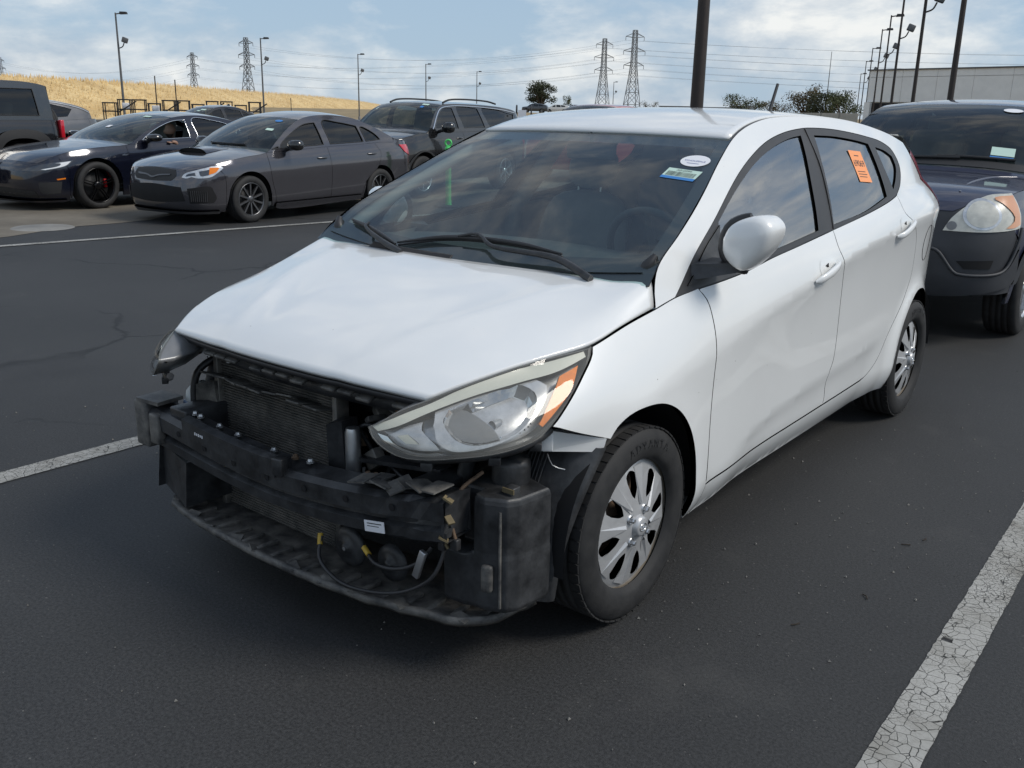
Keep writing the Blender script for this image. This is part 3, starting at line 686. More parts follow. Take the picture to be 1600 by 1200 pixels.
for s in SIDES: ws_sheet('frit_band', .93*s if s > 0 else -1, 1 if s > 0 else -.93, .135, .985, -.0045, 'frit', 5, 30, windshield)
# cowl between hood and glass
P = []
for u in np.linspace(-.985, .985, 45):
    h = np.array(hood_pt(u*.87, 1.0)); w = ws_pt(u*.97, .055, .004)
    P.append([h+[0, -.03, -.022], h+[0, .004, -.012], h*.55+w*.45+[0, 0, -.006], w])
grid_obj('cowl', P, 'black_plastic', hero)
b = MB()
for i in range(60):
    u = -.55+.55*i/60; h = np.array(hood_pt(u, 1.0)); w = ws_pt(u, .055, .004); c = h*.62+w*.38
    b.box((c[0], c[1], c[2]+.002), (.003, .035, .006), rx=.5)
b.build('cowl_grille', 'black_trim', hero)['kind'] = 'stuff'
for s in SIDES:   # soft end caps of the cowl
    h = np.array(hood_pt(s*.86, 1.0)); w = ws_pt(s*.97, .10, .004)
    b = MB(); b.tube([h+[0, .012, -.004], (h+w)/2+[s*.005, .01, .012], w+[0, .02, .02]], [.016, .020, .010], 8, step=.02); b.build('cowl_cap', 'black_trim', hero)
# wipers
def on_ws(x, y, off):
    best = min(np.linspace(0, .6, 61), key=lambda v: abs(ws_pt(0, v)[1]+(0 if True else 0)-(y)))
    for _ in range(12):
        e0 = np.interp(best*dw[-1], dw, wedge[:, 0]); u = max(-1, min(1, x/e0)); dy = y-ws_pt(u, best)[1]; best = max(0.0, min(1, best+dy*.95))
    return ws_pt(u, best, off)
def wiper(blade, arm):
    r = empty('wiper', (0, 0, 0)); r.parent = hero
    b = MB(); b.tube([on_ws(*p, .016) for p in blade], [.004, .008, .009, .008, .004], 6, step=.03)
    b.tube([on_ws(*p, .005) for p in blade], .004, 4, step=.03); b.build('wiper_blade', 'black_trim', r)
    b = MB(); b.tube([on_ws(p[0], p[1], p[2]) for p in arm], [.005, .007, .009, .011, .012], 6, step=.03); b.build('wiper_arm', 'black_plastic', r)
wiper([(-.278, .143), (-.091, .194), (.194, .206), (.389, .187)], [(-.04, .197, .024), (.043, .205, .034), (.13, .165, .032), (.398, .156, .026), (.546, .116, .016)])
wiper([(-.600, .228), (-.443, .187), (-.28, .135)], [(-.485, .209, .026), (-.472, .183, .034), (-.348, .132, .030), (-.22, .10, .016)])

# ---- stickers on the glass
def ws_uv(x, y):
    v = .7
    for _ in range(25):
        e0 = np.interp(v*dw[-1], dw, wedge[:, 0]); u = x/e0; v = max(0, min(1, v+(y-ws_pt(u, v)[1])*.9))
    return u, v
def ws_frame(x, y, off, rot=0.0):
    u, v = ws_uv(x, y); p = ws_pt(u, v, off)
    a = ws_pt(u+.02, v)-ws_pt(u-.02, v); c = ws_pt(u, v+.02)-ws_pt(u, v-.02); n = np.cross(a, c)
    X = Vector(a).normalized(); Z = Vector(n).normalized(); Y = Z.cross(X)
    M = Matrix((X, Y, Z)).transposed().to_4x4(); M.translation = Vector(p)
    return M @ Matrix.Rotation(rot, 4, 'Z')
def flat_poly(name, pts, M, m, parent, z=0.0):
    V = [M @ Vector((x, y, z)) for x, y in pts]
    return mesh_obj(name, V, [tuple(range(len(V)))], m, parent, smooth=False)
Mo = ws_frame(.525, .745, .0015, -.06)
ov = flat_poly('oval_sticker', [(.052*math.cos(t), .041*math.sin(t)) for t in np.linspace(0, 2*PI, 40, endpoint=False)], Mo, 'paper_white', windshield)
def decal_text(txt, size, M, dx, dy, m, parent, rot=0.0):
    return text_obj('lettering', txt, size, M @ Matrix.Translation((dx, dy, .0006)) @ Matrix.Rotation(rot, 4, 'Z'), m, parent, 0.0)
decal_text('WHOLESALE', .0135, Mo, 0, -.002, 'ink_blue', ov)
flat_poly('print_line', [(-.022, -.021), (.022, -.021), (.022, -.0185), (-.022, -.0185)], Mo, 'ink_blue', ov, .0006)
Mb = ws_frame(.523, .655, .0015, -.10)
bs = flat_poly('barcode_sticker', [(-.062, -.020), (.062, -.020), (.062, .034), (-.062, .034)], Mb, 'paper_green', windshield)
flat_poly('blue_band', [(-.062, -.034), (.062, -.034), (.062, -.018), (-.062, -.018)], Mb, 'paper_blue', bs, .0003)
decal_text('A0-0394', .016, Mb, 0, .023, 'ink', bs)
random.seed(5); b = MB(); xx = -.052
while xx < .050:
    w = random.choice((.0014, .0022, .0034)); V = [Mb @ Vector((xx+a, y, .0005)) for a, y in ((0, -.015), (w, -.015), (w, .013), (0, .013))]
    b.add(V, [(0, 1, 2, 3)]); xx += w+random.choice((.0016, .0026))
b.build('barcode', 'ink', bs, recalc=False)
# orange slip on the rear window
def side_frame(y, z, off):
    q = np.array([[y, z]]); n = surf_normals(hside, q)[0]; p = hside(q)[0]+n*off
    Z = Vector(n); X = Vector((0, 1, 0)); X = (X-Z*X.dot(Z)).normalized(); Y = Z.cross(X)
    M = Matrix((X, Y, Z)).transposed().to_4x4(); M.translation = Vector(p); return M
Ms = side_frame(1.885, 1.235, -.0065) @ Matrix.Rotation(-.10, 4, 'Z')
osl = flat_poly('orange_slip', [(-.062, -.072), (.062, -.072), (.062, .072), (-.062, .072)], Ms, 'paper_orange', doors_r[0])
decal_text('69069', .042, Ms, 0, .012, 'ink', osl); flat_poly('print_line', [(-.022, .047), (.022, .047), (.022, .051), (-.022, .051)], Ms, 'ink', osl, .0006)
for k in range(3): flat_poly('print_line', [(-.045, -.026-.012*k), (.03+.008*(k % 2), -.026-.012*k), (.03+.008*(k % 2), -.023-.012*k), (-.045, -.023-.012*k)], Ms, 'ink', osl, .0006)

# ---- mirrors
def mirror_on(s):
    r = empty('side_mirror'); r.parent = hero
    if s < 0: r.matrix_local = Matrix.Translation((-.815, .60, 0)) @ Matrix.Rotation(math.radians(58), 4, 'Z') @ Matrix.Translation((.915, -.40, -.035))
    OL = [(.842, 1.075), (.861, 1.114), (.908, 1.141), (.962, 1.147), (.995, 1.117), (.983, 1.062), (.945, 1.012), (.909, .984), (.871, 1.000), (.845, 1.034)]
    ol = loop([OL+OL[:1]], .012); c = ol.mean(0); V = []; F = []; n = len(ol)
    prof = [(.97, .070), (1.0, .040), (1.0, .010), (.975, -.012), (.91, -.026), (.77, -.037), (.52, -.043), (.2, -.046)]
    for k, dy in prof:
        for x, z in c+(ol-c)*k: V.append((s*(x-.022), .405+dy+(x-c[0])*.04, z))
    m = len(prof)
    for i in range(m-1):
        for j in range(n):
            q = (i*n+j, i*n+(j+1) % n, (i+1)*n+(j+1) % n, (i+1)*n+j); F.append(q if s > 0 else q[::-1])
    q = tuple((m-1)*n+j for j in range(n)); F.append(q if s > 0 else q[::-1])
    mesh_obj('mirror_cap', V, F, 'white_paint', r)
    # black shell on the inner edge and glass at the back
    b = MB(); ring = [(s*x, .375+.116-(c[0]-x)*.28*(-1)*(1), z) for x, z in c+(ol-c)*1.0]
    V2 = [(s*(x-.022), .405+.066+(x-c[0])*.04, z) for x, z in c+(ol-c)*.97]
    mesh_obj('mirror_glass', V2, [tuple(range(n))], 'chrome', r, smooth=False)
    inner = [p for p in ol if p[0] < c[0]+.01]
    pts = [(s*(x-.028), .42+(x-c[0])*.04, z) for x, z in sorted(inner, key=lambda p: p[1])]
    b.tube(pts, [.010, .020, .022, .020, .010], 8, step=.02); b.build('mirror_shell', 'black_trim', r)
    # arm and sail
    b = MB(); b.hexa([(s*.755, .33, .950), (s*.755, .47, .958), (s*.885, .455, .985), (s*.885, .405, .982), (s*.745, .345, .995), (s*.745, .46, 1.005), (s*.865, .45, 1.012), (s*.865, .40, 1.006)])
    b.build('mirror_arm', 'black_plastic', r)
    panel('sail_panel', [[(.300, .938), (.50, .962)], [(.50, .962), (.53, 1.03), (.575, 1.09)], [(.575, 1.09), (.44, 1.03), (.300, .938)]], hside, 'black_plastic', hero, res=.05, off=.004, depth=.01, mirror=('only' if s < 0 else False))
for s in SIDES: mirror_on(s)

# ---- headlights
def headlight(s):
    r = empty('headlight'); r.parent = hero
    mi = 'only' if s < 0 else False
    def P(name, segs, m, off, **k):
        k.setdefault('res', .02); k.setdefault('depth', 0)
        return panel(name, segs, hside, m, r, off=off, mirror=mi, **k)
    FULL = [HLTOP, HLBOT]
    lens = P('lens', FULL, 'lens_clear', 0, gap=.002, depth=.01)
    ol = loop(FULL, .012); ol = ol[::-1] if area(ol) < 0 else ol
    ol = shrink(ol, .003); n = len(ol)
    # body of the lamp: a closed black tub behind the lens
    V = []; F = []
    N = surf_normals(hside, ol); P0 = hside(ol); c = ol.mean(0); Vt = [P0-N*.001]
    for k, dz in ((.97, .05), (.88, .11), (.70, .16)):
        q = c+(ol-c)*k; Vt.append(hside(q)+np.array([-.55, .80, 0])*dz)
    Vt = np.vstack(Vt)*[s, 1, 1]
    for i in range(3):
        for j in range(n):
            q = (i*n+j, i*n+(j+1) % n, (i+1)*n+(j+1) % n, (i+1)*n+j); F.append(q if s < 0 else q[::-1])
    F.append(tuple(3*n+j for j in range(n)))
    mesh_obj('lamp_housing', Vt, F, 'smoke_grey', r)
    # black border inside the lens, wider along the bottom
    inn = [[(-.692, .681), (-.646, .713), (-.584, .739), (-.493, .7715), (-.370, .8015), (-.263, .8175), (-.172, .826)], [(-.172, .826), (-.205, .800), (-.275, .753), (-.350, .710), (-.405, .682), (-.46, .658), (-.53, .645), (-.605, .636), (-.645, .628), (-.664, .630), (-.680, .645), (-.688, .664)]]
    P('lens_border', FULL, 'black_trim', -.003, holes=[inn], gap=.003, step=.010)
    P('lamp_back', FULL, 'reflector', -.045, gap=.012)
    P('light_strip', [[(-.688, .675), (-.616, .715), (-.512, .752), (-.393, .777), (-.290, .792), (-.187, .814)], [(-.187, .814), (-.183, .824)], [(-.183, .826), (-.263, .8165), (-.370, .8005), (-.493, .7705), (-.584, .738), (-.646, .712), (-.694, .681)]], 'pale_strip', -.006, depth=.02)
    P('amber_reflector', [[(-.222, .800), (-.282, .752), (-.347, .715), (-.405, .681)], [(-.405, .681), (-.412, .689)], [(-.412, .689), (-.368, .727), (-.325, .759), (-.290, .784)], [(-.290, .784), (-.222, .800)]], 'amber', -.010, depth=.012)
    bowl = [(-.562, .733), (-.496, .754), (-.433, .770), (-.390, .776), (-.375, .760), (-.392, .733), (-.428, .703), (-.475, .676), (-.530, .659), (-.575, .655), (-.596, .670), (-.594, .705)]
    # chrome bezel hugging the bowl
    P('bezel', [[(-.612, .700), (-.625, .662), (-.610, .640), (-.563, .643), (-.518, .656), (-.468, .676), (-.412, .708), (-.361, .744), (-.335, .770)], [(-.335, .770), (-.348, .784), (-.385, .783), (-.490, .760), (-.575, .736), (-.612, .700)]], 'reflector', -.014, holes=[[bowl+bowl[:1]]], step=.01, depth=.03)
    bl = loop([bowl+bowl[:1]], .022); bc = bl.mean(0); m = len(bl); V = []; F = []
    prof = [(1.0, .014), (.93, .030), (.84, .044), (.72, .057), (.58, .068), (.42, .076), (.28, .080), (.14, .082)]
    for k, dz in prof:
        q = bc+(bl-bc)*k; V.append(hside(q)-surf_normals(hside, q)*dz)
    V = np.vstack(V)*[s, 1, 1]
    for i in range(len(prof)-1):
        for j in range(m):
            q = (i*m+j, i*m+(j+1) % m, (i+1)*m+(j+1) % m, (i+1)*m+j); F.append(q if (s > 0) == (area(bl) > 0) else q[::-1])
    F.append(tuple((len(prof)-1)*m+j for j in range(m)))
    mesh_obj('reflector_bowl', V, F, 'bowl_chrome', r, smooth=False)
    # flutes in the lower half of the bowl, dark shield, bulb
    b = MB()
    for k in range(9):
        t = -.2-.22*k; a = bc+np.array([math.cos(t)*.055, math.sin(t)*.030]); a2 = bc+np.array([math.cos(t)*.085, math.sin(t)*.045])
        p, q = hpt(a[0], a[1], -.064), hpt(a2[0], a2[1], -.045); b.tube([(s*p[0], p[1], p[2]), (s*q[0], q[1], q[2])], .0035, 5)
    b.build('bowl_flutes', 'chrome', r)
    P('shield', [[(-.585, .722), (-.535, .740), (-.515, .700), (-.512, .668)], [(-.512, .668), (-.560, .660), (-.590, .674), (-.585, .722)]], 'smoke_grey', -.028, depth=.01)
    b = MB(); p = hpt(bc[0], bc[1], -.05); b.lathe([(0, .02), (.010, .018), (.012, 0), (.012, -.02)], (s*p[0], p[1], p[2]), 'Y', 12); b.build('bulb', 'alu', r)
    # inner chamber with its chrome line and marker
    P('signal_chamber', [[(-.683, .667), (-.676, .640), (-.652, .633), (-.628, .640)], [(-.628, .640), (-.634, .690), (-.618, .711)], [(-.618, .711), (-.650, .697), (-.683, .667)]], 'reflector', -.024, depth=.015)
    P('chrome_line', [[(-.690, .670), (-.684, .643), (-.668, .629), (-.648, .625), (-.618, .631)], [(-.618, .631), (-.622, .637), (-.648, .631), (-.664, .635), (-.677, .648), (-.684, .672)]], 'chrome', -.007, depth=.004)
    P('marker', [[(-.672, .668), (-.658, .676)], [(-.658, .676), (-.652, .652)], [(-.652, .652), (-.667, .650)], [(-.667, .650), (-.672, .668)]], 'pale_strip', -.020, depth=.004)
    # lower mounting lip with tabs
    b = MB(); low = [hpt(y, z-.012, -.03) for y, z in HLBOT[4:12]]
    b.tube([(s*p[0], p[1]+.02, p[2]) for p in low], .012, 6, step=.03)
    for k in (1, 3, 5):
        p = low[k]; b.box((s*p[0], p[1]+.015, p[2]-.016), (.03, .02, .022), rz=s*.6, bev=.003)
    b.build('mounting_lip', 'black_plastic', r)
    return r
for s in SIDES: headlight(s)

# ---- tail lights, hatch and rear bumper (rear end, out of sight from here)
for mi in (False, 'only'):
    panel('tail_light', [[(2.735, 1.262), (2.805, 1.168), (2.91, 1.012)], [(2.91, 1.012), (3.02, .995)], [(3.02, .995), (3.00, 1.10), (2.92, 1.20), (2.80, 1.28)], [(2.80, 1.28), (2.735, 1.262)]], hside, 'red_lens', hero, res=.03, off=.002, depth=.03, mirror=mi)
P = []
for v in np.linspace(0, 1, 24):
    y = float(Pch([(0, 2.68), (.06, 2.80), (.3, 2.98), (.45, 3.08), (.55, 3.16), (1, 3.24)])(v)); z = float(Pch([(0, 1.355), (.06, 1.345), (.3, 1.16), (.45, 1.02), (.55, .92), (1, .30)])(v))
    ye = min(y-.02, 3.2) if v > .05 else 2.68; xe = float(HS(ye, z))-.004
    P.append([(u*xe, y+(ye-y)*abs(u)**2.5, z) for u in np.linspace(-1, 1, 21)])
P = np.array(P)
grid_obj('hatch', P[:14], 'white_paint', hero, flip=True); grid_obj('rear_bumper', P[13:], 'white_paint', hero, flip=True)
gl = P[3:8, 5:-5]+[0, .006, .003]; grid_obj('rear_window', gl, 'side_glass', hero, flip=True)
AX, AY, AZ = .0, 2.46, 1.385
b = MB(); b.tube([(AX, AY, AZ), (AX, AY+.03, AZ+.05), (AX, AY+.11, AZ+.20)], [.010, .009, .008], 8); b.lathe([(0, .014), (.022, .010), (.03, 0)], (AX, AY, AZ-.006), 'Z', 12); b.build('antenna', 'black_trim', hero)

# ---- wheels
def tyre(R, w, rim, m, parent, grooves=True, n=64):
    """lathe about X; outer side at +w/2"""
    h = w/2
    prof = [(rim-.006, h*.80), (rim+.004, h*.96), (rim+.016, h*1.0), (rim+(R-rim)*.45, h*1.06), (R-.030, h*.99), (R-.013, h*.92), (R-.004, h*.80)]
    if grooves:
        g = .006
        for a in (.52, .17, -.17, -.52):
            prof += [(R-.001, h*(a+.05)), (R-g, h*(a+.04)), (R-g, h*(a-.04)), (R-.001, h*(a-.05))]
    prof += [(R-.004, -h*.80), (R-.013, -h*.92), (R-.030, -h*.99), (rim+(R-rim)*.45, -h*1.06), (rim+.01, -h), (rim-.006, -h*.8)]
    b = MB(); b.lathe(prof, (0, 0, 0), 'X', n); o = b.build('tyre', m, parent); return o
def hubcap_fn(uv):
    r = np.hypot(uv[:, 0], uv[:, 1]); R = .197; t = r/R
    h = .010+.016*np.exp(-(t/.42)**2)-.020*np.clip((t-.55)/.45, 0, 1)**2
    return np.stack([h, uv[:, 0], uv[:, 1]], 1)
def add_hubcap(parent):
    """eight-blade wheel cover with centre boss, lug bolts and eight openings"""
    holes = []
    for k in range(8):
        a = 2*PI*k/8+.20; pts = [(.086, -.03), (.100, -.15), (.126, -.22), (.156, -.20), (.171, -.04), (.160, .11), (.124, .11), (.100, .07)]
        holes.append([[(r*math.cos(a+t), r*math.sin(a+t)) for r, t in pts]+[(pts[0][0]*math.cos(a+pts[0][1]), pts[0][0]*math.sin(a+pts[0][1]))]])
    ol = np.array([(.197*math.cos(t), .197*math.sin(t)) for t in np.linspace(0, 2*PI, 72, endpoint=False)])
    cap = panel('hubcap', ol, hubcap_fn, 'hubcap_silver', parent, holes=holes, res=.014, step=.008, depth=.022)
    # raised facets: each blade carries a sharp-edged wedge
    b = MB()
    for k in range(8):
        a = 2*PI*(k+.5)/8+.20
        def q(r, t, h): return (h, r*math.cos(a+t), r*math.sin(a+t))
        hh = lambda r: float(hubcap_fn(np.array([[r, 0.0]]))[0, 0])
        A, B, Cc, D, E_ = q(.066, -.12, hh(.066)+.002), q(.066, .12, hh(.066)+.002), q(.176, .22, hh(.176)+.002), q(.182, -.02, hh(.182)+.006), q(.176, -.30, hh(.176)+.002)
        m0 = q(.068, .02, hh(.068)+.008); b.add([A, m0, D, E_], [(0, 1, 2, 3)]); b.add([m0, B, Cc, D], [(0, 1, 2, 3)])
    b.build('blade_facets', 'hubcap_silver', cap, recalc=False)
    b = MB(); b.lathe([(0, .0395), (.024, .039), (.029, .036), (.032, .028), (.036, .020)], n=28, axis='X'); bs = b.build('centre_boss', 'hubcap_silver', cap)
    b = MB(); el = [(.0400, .017*math.cos(t), .011*math.sin(t)) for t in np.linspace(0, 2*PI, 25)]; b.tube(el, .0012, 5)
    b.tube([(.0400, -.007, -.007), (.0400, -.004, .006)], .0014, 5); b.tube([(.0400, .004, -.006), (.0400, .007, .007)], .0014, 5); b.tube([(.0400, -.005, -.001), (.0400, .005, .001)], .0014, 5)
    b.build('badge', 'chrome', bs)
    for k in range(4):
        a = PI/4+k*PI/2+.15; b = MB(); b.lathe([(0, .036), (.006, .036), (.0085, .032), (.009, .018)], (0, .052*math.cos(a), .052*math.sin(a)), 'X', 6, smooth=False)
        b.lathe([(.0145, .010), (.0145, .024), (.0105, .024), (.0105, .010)], (0, .052*math.cos(a), .052*math.sin(a)), 'X', 14); b.build('lug_bolt', 'alu', cap)
    return cap
def hero_wheel(x, y, s, steer=0.0):
    r = empty('wheel', (s*x, y, .290)); r.parent = hero; r.rotation_euler = (0, 0, (0 if s > 0 else PI)+steer)
    tyre(.290, .190, .197, 'rubber', r)
    b = MB(); b.lathe([(.199, .062), (.196, .070), (.184, .045), (.174, -.06), (.190, -.09)], axis='X', n=48); b.build('rim', 'hubcap_dirty', r)
    b = MB(); b.lathe([(.02, .052), (.06, .050), (.075, .030), (.172, .020), (.172, -.0)], axis='X', n=40); b.build('steel_disc', 'rust', r)
    cap = add_hubcap(r); cap.location = (.072, 0, 0)
    b = MB()   # tread blocks: sipes across the shoulder
    for k in range(56):
        t = 2*PI*k/56
        for xs in (-.070, .070):
            c = (xs, .2868*math.cos(t), .2868*math.sin(t)); b.box(c, (.030, .0270, .0042), rx=t+PI/2+.0)
    b.build('tread_blocks', 'rubber', r)['kind'] = 'stuff'
    mm = Matrix.Rotation(PI/2, 4, 'Z') @ Matrix.Rotation(PI/2, 4, 'X')
    for word, a0, rr in () if s < 0 else (('ADVANTA', PI/2-.15, .243),):
        for i, ch in enumerate(word):
            a = a0-(i-(len(word)-1)/2)*.135
            text_obj('tyre_lettering', ch, .036, Matrix.Translation((.1010, 0, 0)) @ Matrix.Rotation(a-PI/2, 4, 'X') @ Matrix.Translation((0, 0, rr)) @ mm, 'tyre_letter', r, .0004)
    return r
mat('tyre_letter', (0.024, 0.024, 0.025), 0.7)
def hw(): 
    for y, st in ((0, 0), (2.57, 0)):
        for s in SIDES: hero_wheel(.722, y, s, st)
hw()

# ---- wheel wells and floor
for s in SIDES:
    for yc in (0, 2.57):
        b = MB(); b.lathe([(.345, .40), (.345, .80)] if False else [(.352, .45), (.352, .805)], (0, 0, 0), 'X', 30, True, .02 if yc > 1 else -.1, PI+.12)
        o = b.build('wheel_well', 'deep_black', hero, mirror=(s < 0), recalc=False); o.location = (0, yc, .295)
b = MB(); b.box((0, 1.45, .22), (1.30, 3.5, .03)); b.box((0, .02, .40), (.9, .5, .30)); b.box((0, -.20, .62), (1.05, .30, .12)); b.build('underbody', 'deep_black', hero)
b = MB(); b.box((0, .30, .62), (1.40, .04, .62)); b.build('firewall', 'deep_black', hero)

# ---- exposed front end
FE = empty('front_end'); FE.parent = hero
def fe(b, name, m): return b.build(name, m, FE)
# finned condenser, upper and lower window of the same core
b = MB(); b.box((-.20, -.445, .385), (.57, .03, .56)); core = fe(b, 'condenser_core', 'deep_black')
b = MB()
for k in range(62):
    z = .112+.0088*k; b.box((-.20, -.463, z), (.552, .012, .0034), rx=.25)
fe(b, 'condenser_fins', 'fin_dark')['kind'] = 'stuff'
b = MB(); b.box((-.483, -.46, .39), (.022, .05, .58), bev=.004); fe(b, 'condenser_tank', 'fin_dark'); b = MB(); b.box((.085, -.46, .39), (.020, .05, .58), bev=.004); fe(b, 'condenser_tank', 'fin_dark')
b = MB(); b.box((-.20, -.463, .125), (.58, .03, .016)); fe(b, 'core_edge', 'dusty_plastic')
# cracked plastic air guide over the core
random.seed(11)
for k in range(9):
    x = -.455+.062*k; w = .056+random.random()*.012
    b = MB(); b.box((x, -.500+random.uniform(-.008, .008), .598+random.uniform(-.006, .004)+.003*k/9), (w, .085, .006), rz=random.uniform(-.14, .14), rx=-.30+random.uniform(-.1, .1), ry=random.uniform(-.08, .08), bev=.002)
    fe(b, 'air_guide', 'dusty_plastic')
b = MB(); b.hexa([(-.60, -.50, .34), (-.47, -.475, .34), (-.47, -.44, .34), (-.60, -.46, .34), (-.52, -.535, .565), (-.475, -.50, .575), (-.475, -.46, .575), (-.53, -.50, .565)]); fe(b, 'side_duct', 'dusty_plastic')
b = MB(); b.hexa([(.10, -.52, .36), (.15, -.50, .36), (.15, -.45, .36), (.10, -.45, .36), (.12, -.545, .575), (.155, -.52, .585), (.155, -.46, .585), (.11, -.47, .58)]); fe(b, 'side_duct', 'black_plastic')
b = MB(); b.tube([(.179, -.50, .40), (.179, -.50, .555), (.179, -.50, .568)], [.0225, .0225, .019], 18); b.tube([(.21, -.49, .42), (.21, -.49, .455)], .005, 6); fe(b, 'receiver_drier', 'alu')
# radiator support: tie bar and uprights
b = MB(); b.tube([(-.62, -.40, .66), (-.35, -.49, .675), (0, -.53, .680), (.35, -.49, .675), (.62, -.40, .66)], .028, 8, step=.05); fe(b, 'tie_bar', 'black_plastic')
b = MB(); b.tube([(-.56, -.42, .64), (-.60, -.46, .40), (-.60, -.46, .22)], .022, 8, step=.05); fe(b, 'support_upright', 'black_plastic'); b = MB(); b.tube([(.56, -.42, .64), (.52, -.44, .40), (.50, -.44, .22)], .022, 8, step=.05); fe(b, 'support_upright', 'black_plastic')
# frame-rail stubs behind the beam
for s in SIDES:
    b = MB(); b.box((s*.50, -.45, .455), (.09, .34, .10), bev=.006); fe(b, 'rail_stub', 'black_plastic')
# crash beam: pressed section swept across the car, right end pushed up
BX = np.linspace(-.685, .640, 40)
def bz(x): return float(Pch([(-.70, .0), (-.55, .005), (0, -.008), (.25, .004), (.45, .022), (.66, .048)])(x))
def by(x): return -.665+.10*(x/.68)**2*.55
sec = [(0.00, .355), (-.004, .385), (.012, .395), (.014, .408), (-.012, .416), (-.014, .462), (.004, .474), (.075, .480), (.085, .47), (.085, .36), (.0, .355)]
P = []
random.seed(2)
for x in BX:
    cr = max(0, (x-.33)/.3)
    P.append([(x, by(x)+dy+cr*random.uniform(-.006, .006), z+bz(x)+cr*random.uniform(-.005, .005)) for dy, z in sec])
beam = grid_obj('crash_beam', P, 'black_plastic', FE, flip=False); beam.data.polygons.foreach_set('use_smooth', [False]*len(beam.data.polygons))
b = MB()
for i, x in ((0, -.685),): b.box((x-.012, by(x)+.035, .418), (.075, .12, .155), bev=.008)
b.box((-.60, by(-.6)-.012, .422), (.05, .03, .10), bev=.006); b.box((-.66, by(-.66)+.03, .500), (.11, .10, .012), rz=.1); fe(b, 'beam_end_cap', 'dusty_plastic')
xs = np.linspace(-.405, .062, 16); P = [[(x, by(x)-.020, .450+bz(x)), (x, by(x)-.022, .502+bz(x)), (x, by(x)+.004, .508+bz(x)), (x, by(x)+.030, .492+bz(x))] for x in xs]
pl = grid_obj('raised_plate', P, 'black_plastic', FE, thick=.006); pl.data.polygons.foreach_set('use_smooth', [False]*len(pl.data.polygons))
b = MB(); b.box((.075, by(.07)-.004, .478), (.035, .045, .05), rz=.2, bev=.004); fe(b, 'bent_bracket', 'black_plastic')
random.seed(21)
for k in range(7):   # torn foil-like skin on the right end of the beam
    x = .37+.038*k
    b = MB(); b.box((x, by(x)+.02+random.uniform(-.01, .01), .492+bz(x)+random.uniform(-.003, .006)), (.055, .07, .004), rz=random.uniform(-.5, .5), rx=random.uniform(-.25, .3), ry=random.uniform(-.3, .3)); fe(b, 'torn_skin', 'dusty_plastic')
b = MB(); b.box((.632, by(.64)+.04, .468), (.010, .09, .115), ry=.08); fe(b, 'beam_plate', 'black_plastic')
for dx, dz, rr_ in ((.004, .520, .4), (.008, .468, -.3), (-.012, .412, .7)):
    b = MB(); b.box((.640+dx, by(.64)+.0, dz), (.026, .018, .005), rz=rr_, ry=.5); fe(b, 'bent_tab', 'brass')
P0 = np.array([.432, by(.43)-.0185, .381+bz(.43)])
b = MB(); b.box(P0, (.062, .002, .030), rz=.17, ry=-.10); lb = fe(b, 'paper_label', 'paper_white')
b = MB()
for k in range(3): b.box(P0+[-.004*k, -.0012, .008-.008*k], (.045-.008*k, .001, .0022), rz=.17, ry=-.10)
b.build('label_print', 'ink', lb)
b = MB()
for k in range(5): b.box((-.32+.009*k, by(-.30)-.0235, .480-.0006*k), (.005, .001, .009-.002*(k % 2)))
fe(b, 'stamped_mark', 'paper_white')['kind'] = 'stuff'
# lower tray
TR = [(-.625, -.575), (-.60, -.622), (-.52, -.645), (-.38, -.664), (-.15, -.678), (.10, -.678), (.33, -.655), (.50, -.618), (.60, -.590), (.66, -.553), (.695, -.467), (.708, -.356)]
T = crom([(x, y, 0) for x, y in TR], .035); P = []
random.seed(9)
for i, (x, y, _) in enumerate(T):
    w = random.uniform(-.0015, .0015)+(.003*math.sin(i*1.7) if x > .35 else 0)
    P.append([(x*.99, y+.030, .140+w), (x, y+.016, .156+w), (x, y+.018, .168+w), (x*.985, y+.04, .158+w), (x*.96, y+.09, .150+w), (x*.93, y+.16, .146), (x*.85, y+.32, .140)])
grid_obj('undertray', P, 'dusty_plastic', FE, flip=True, thick=.004)
b = MB()
for i in range(2, len(T)-6, 2):
    x, y, _ = T[i]; b.box((x, y+.075, .158), (.016, .075, .016), rz=.25*x, bev=.002)
fe(b, 'tray_ribs', 'dusty_plastic')['kind'] = 'stuff'
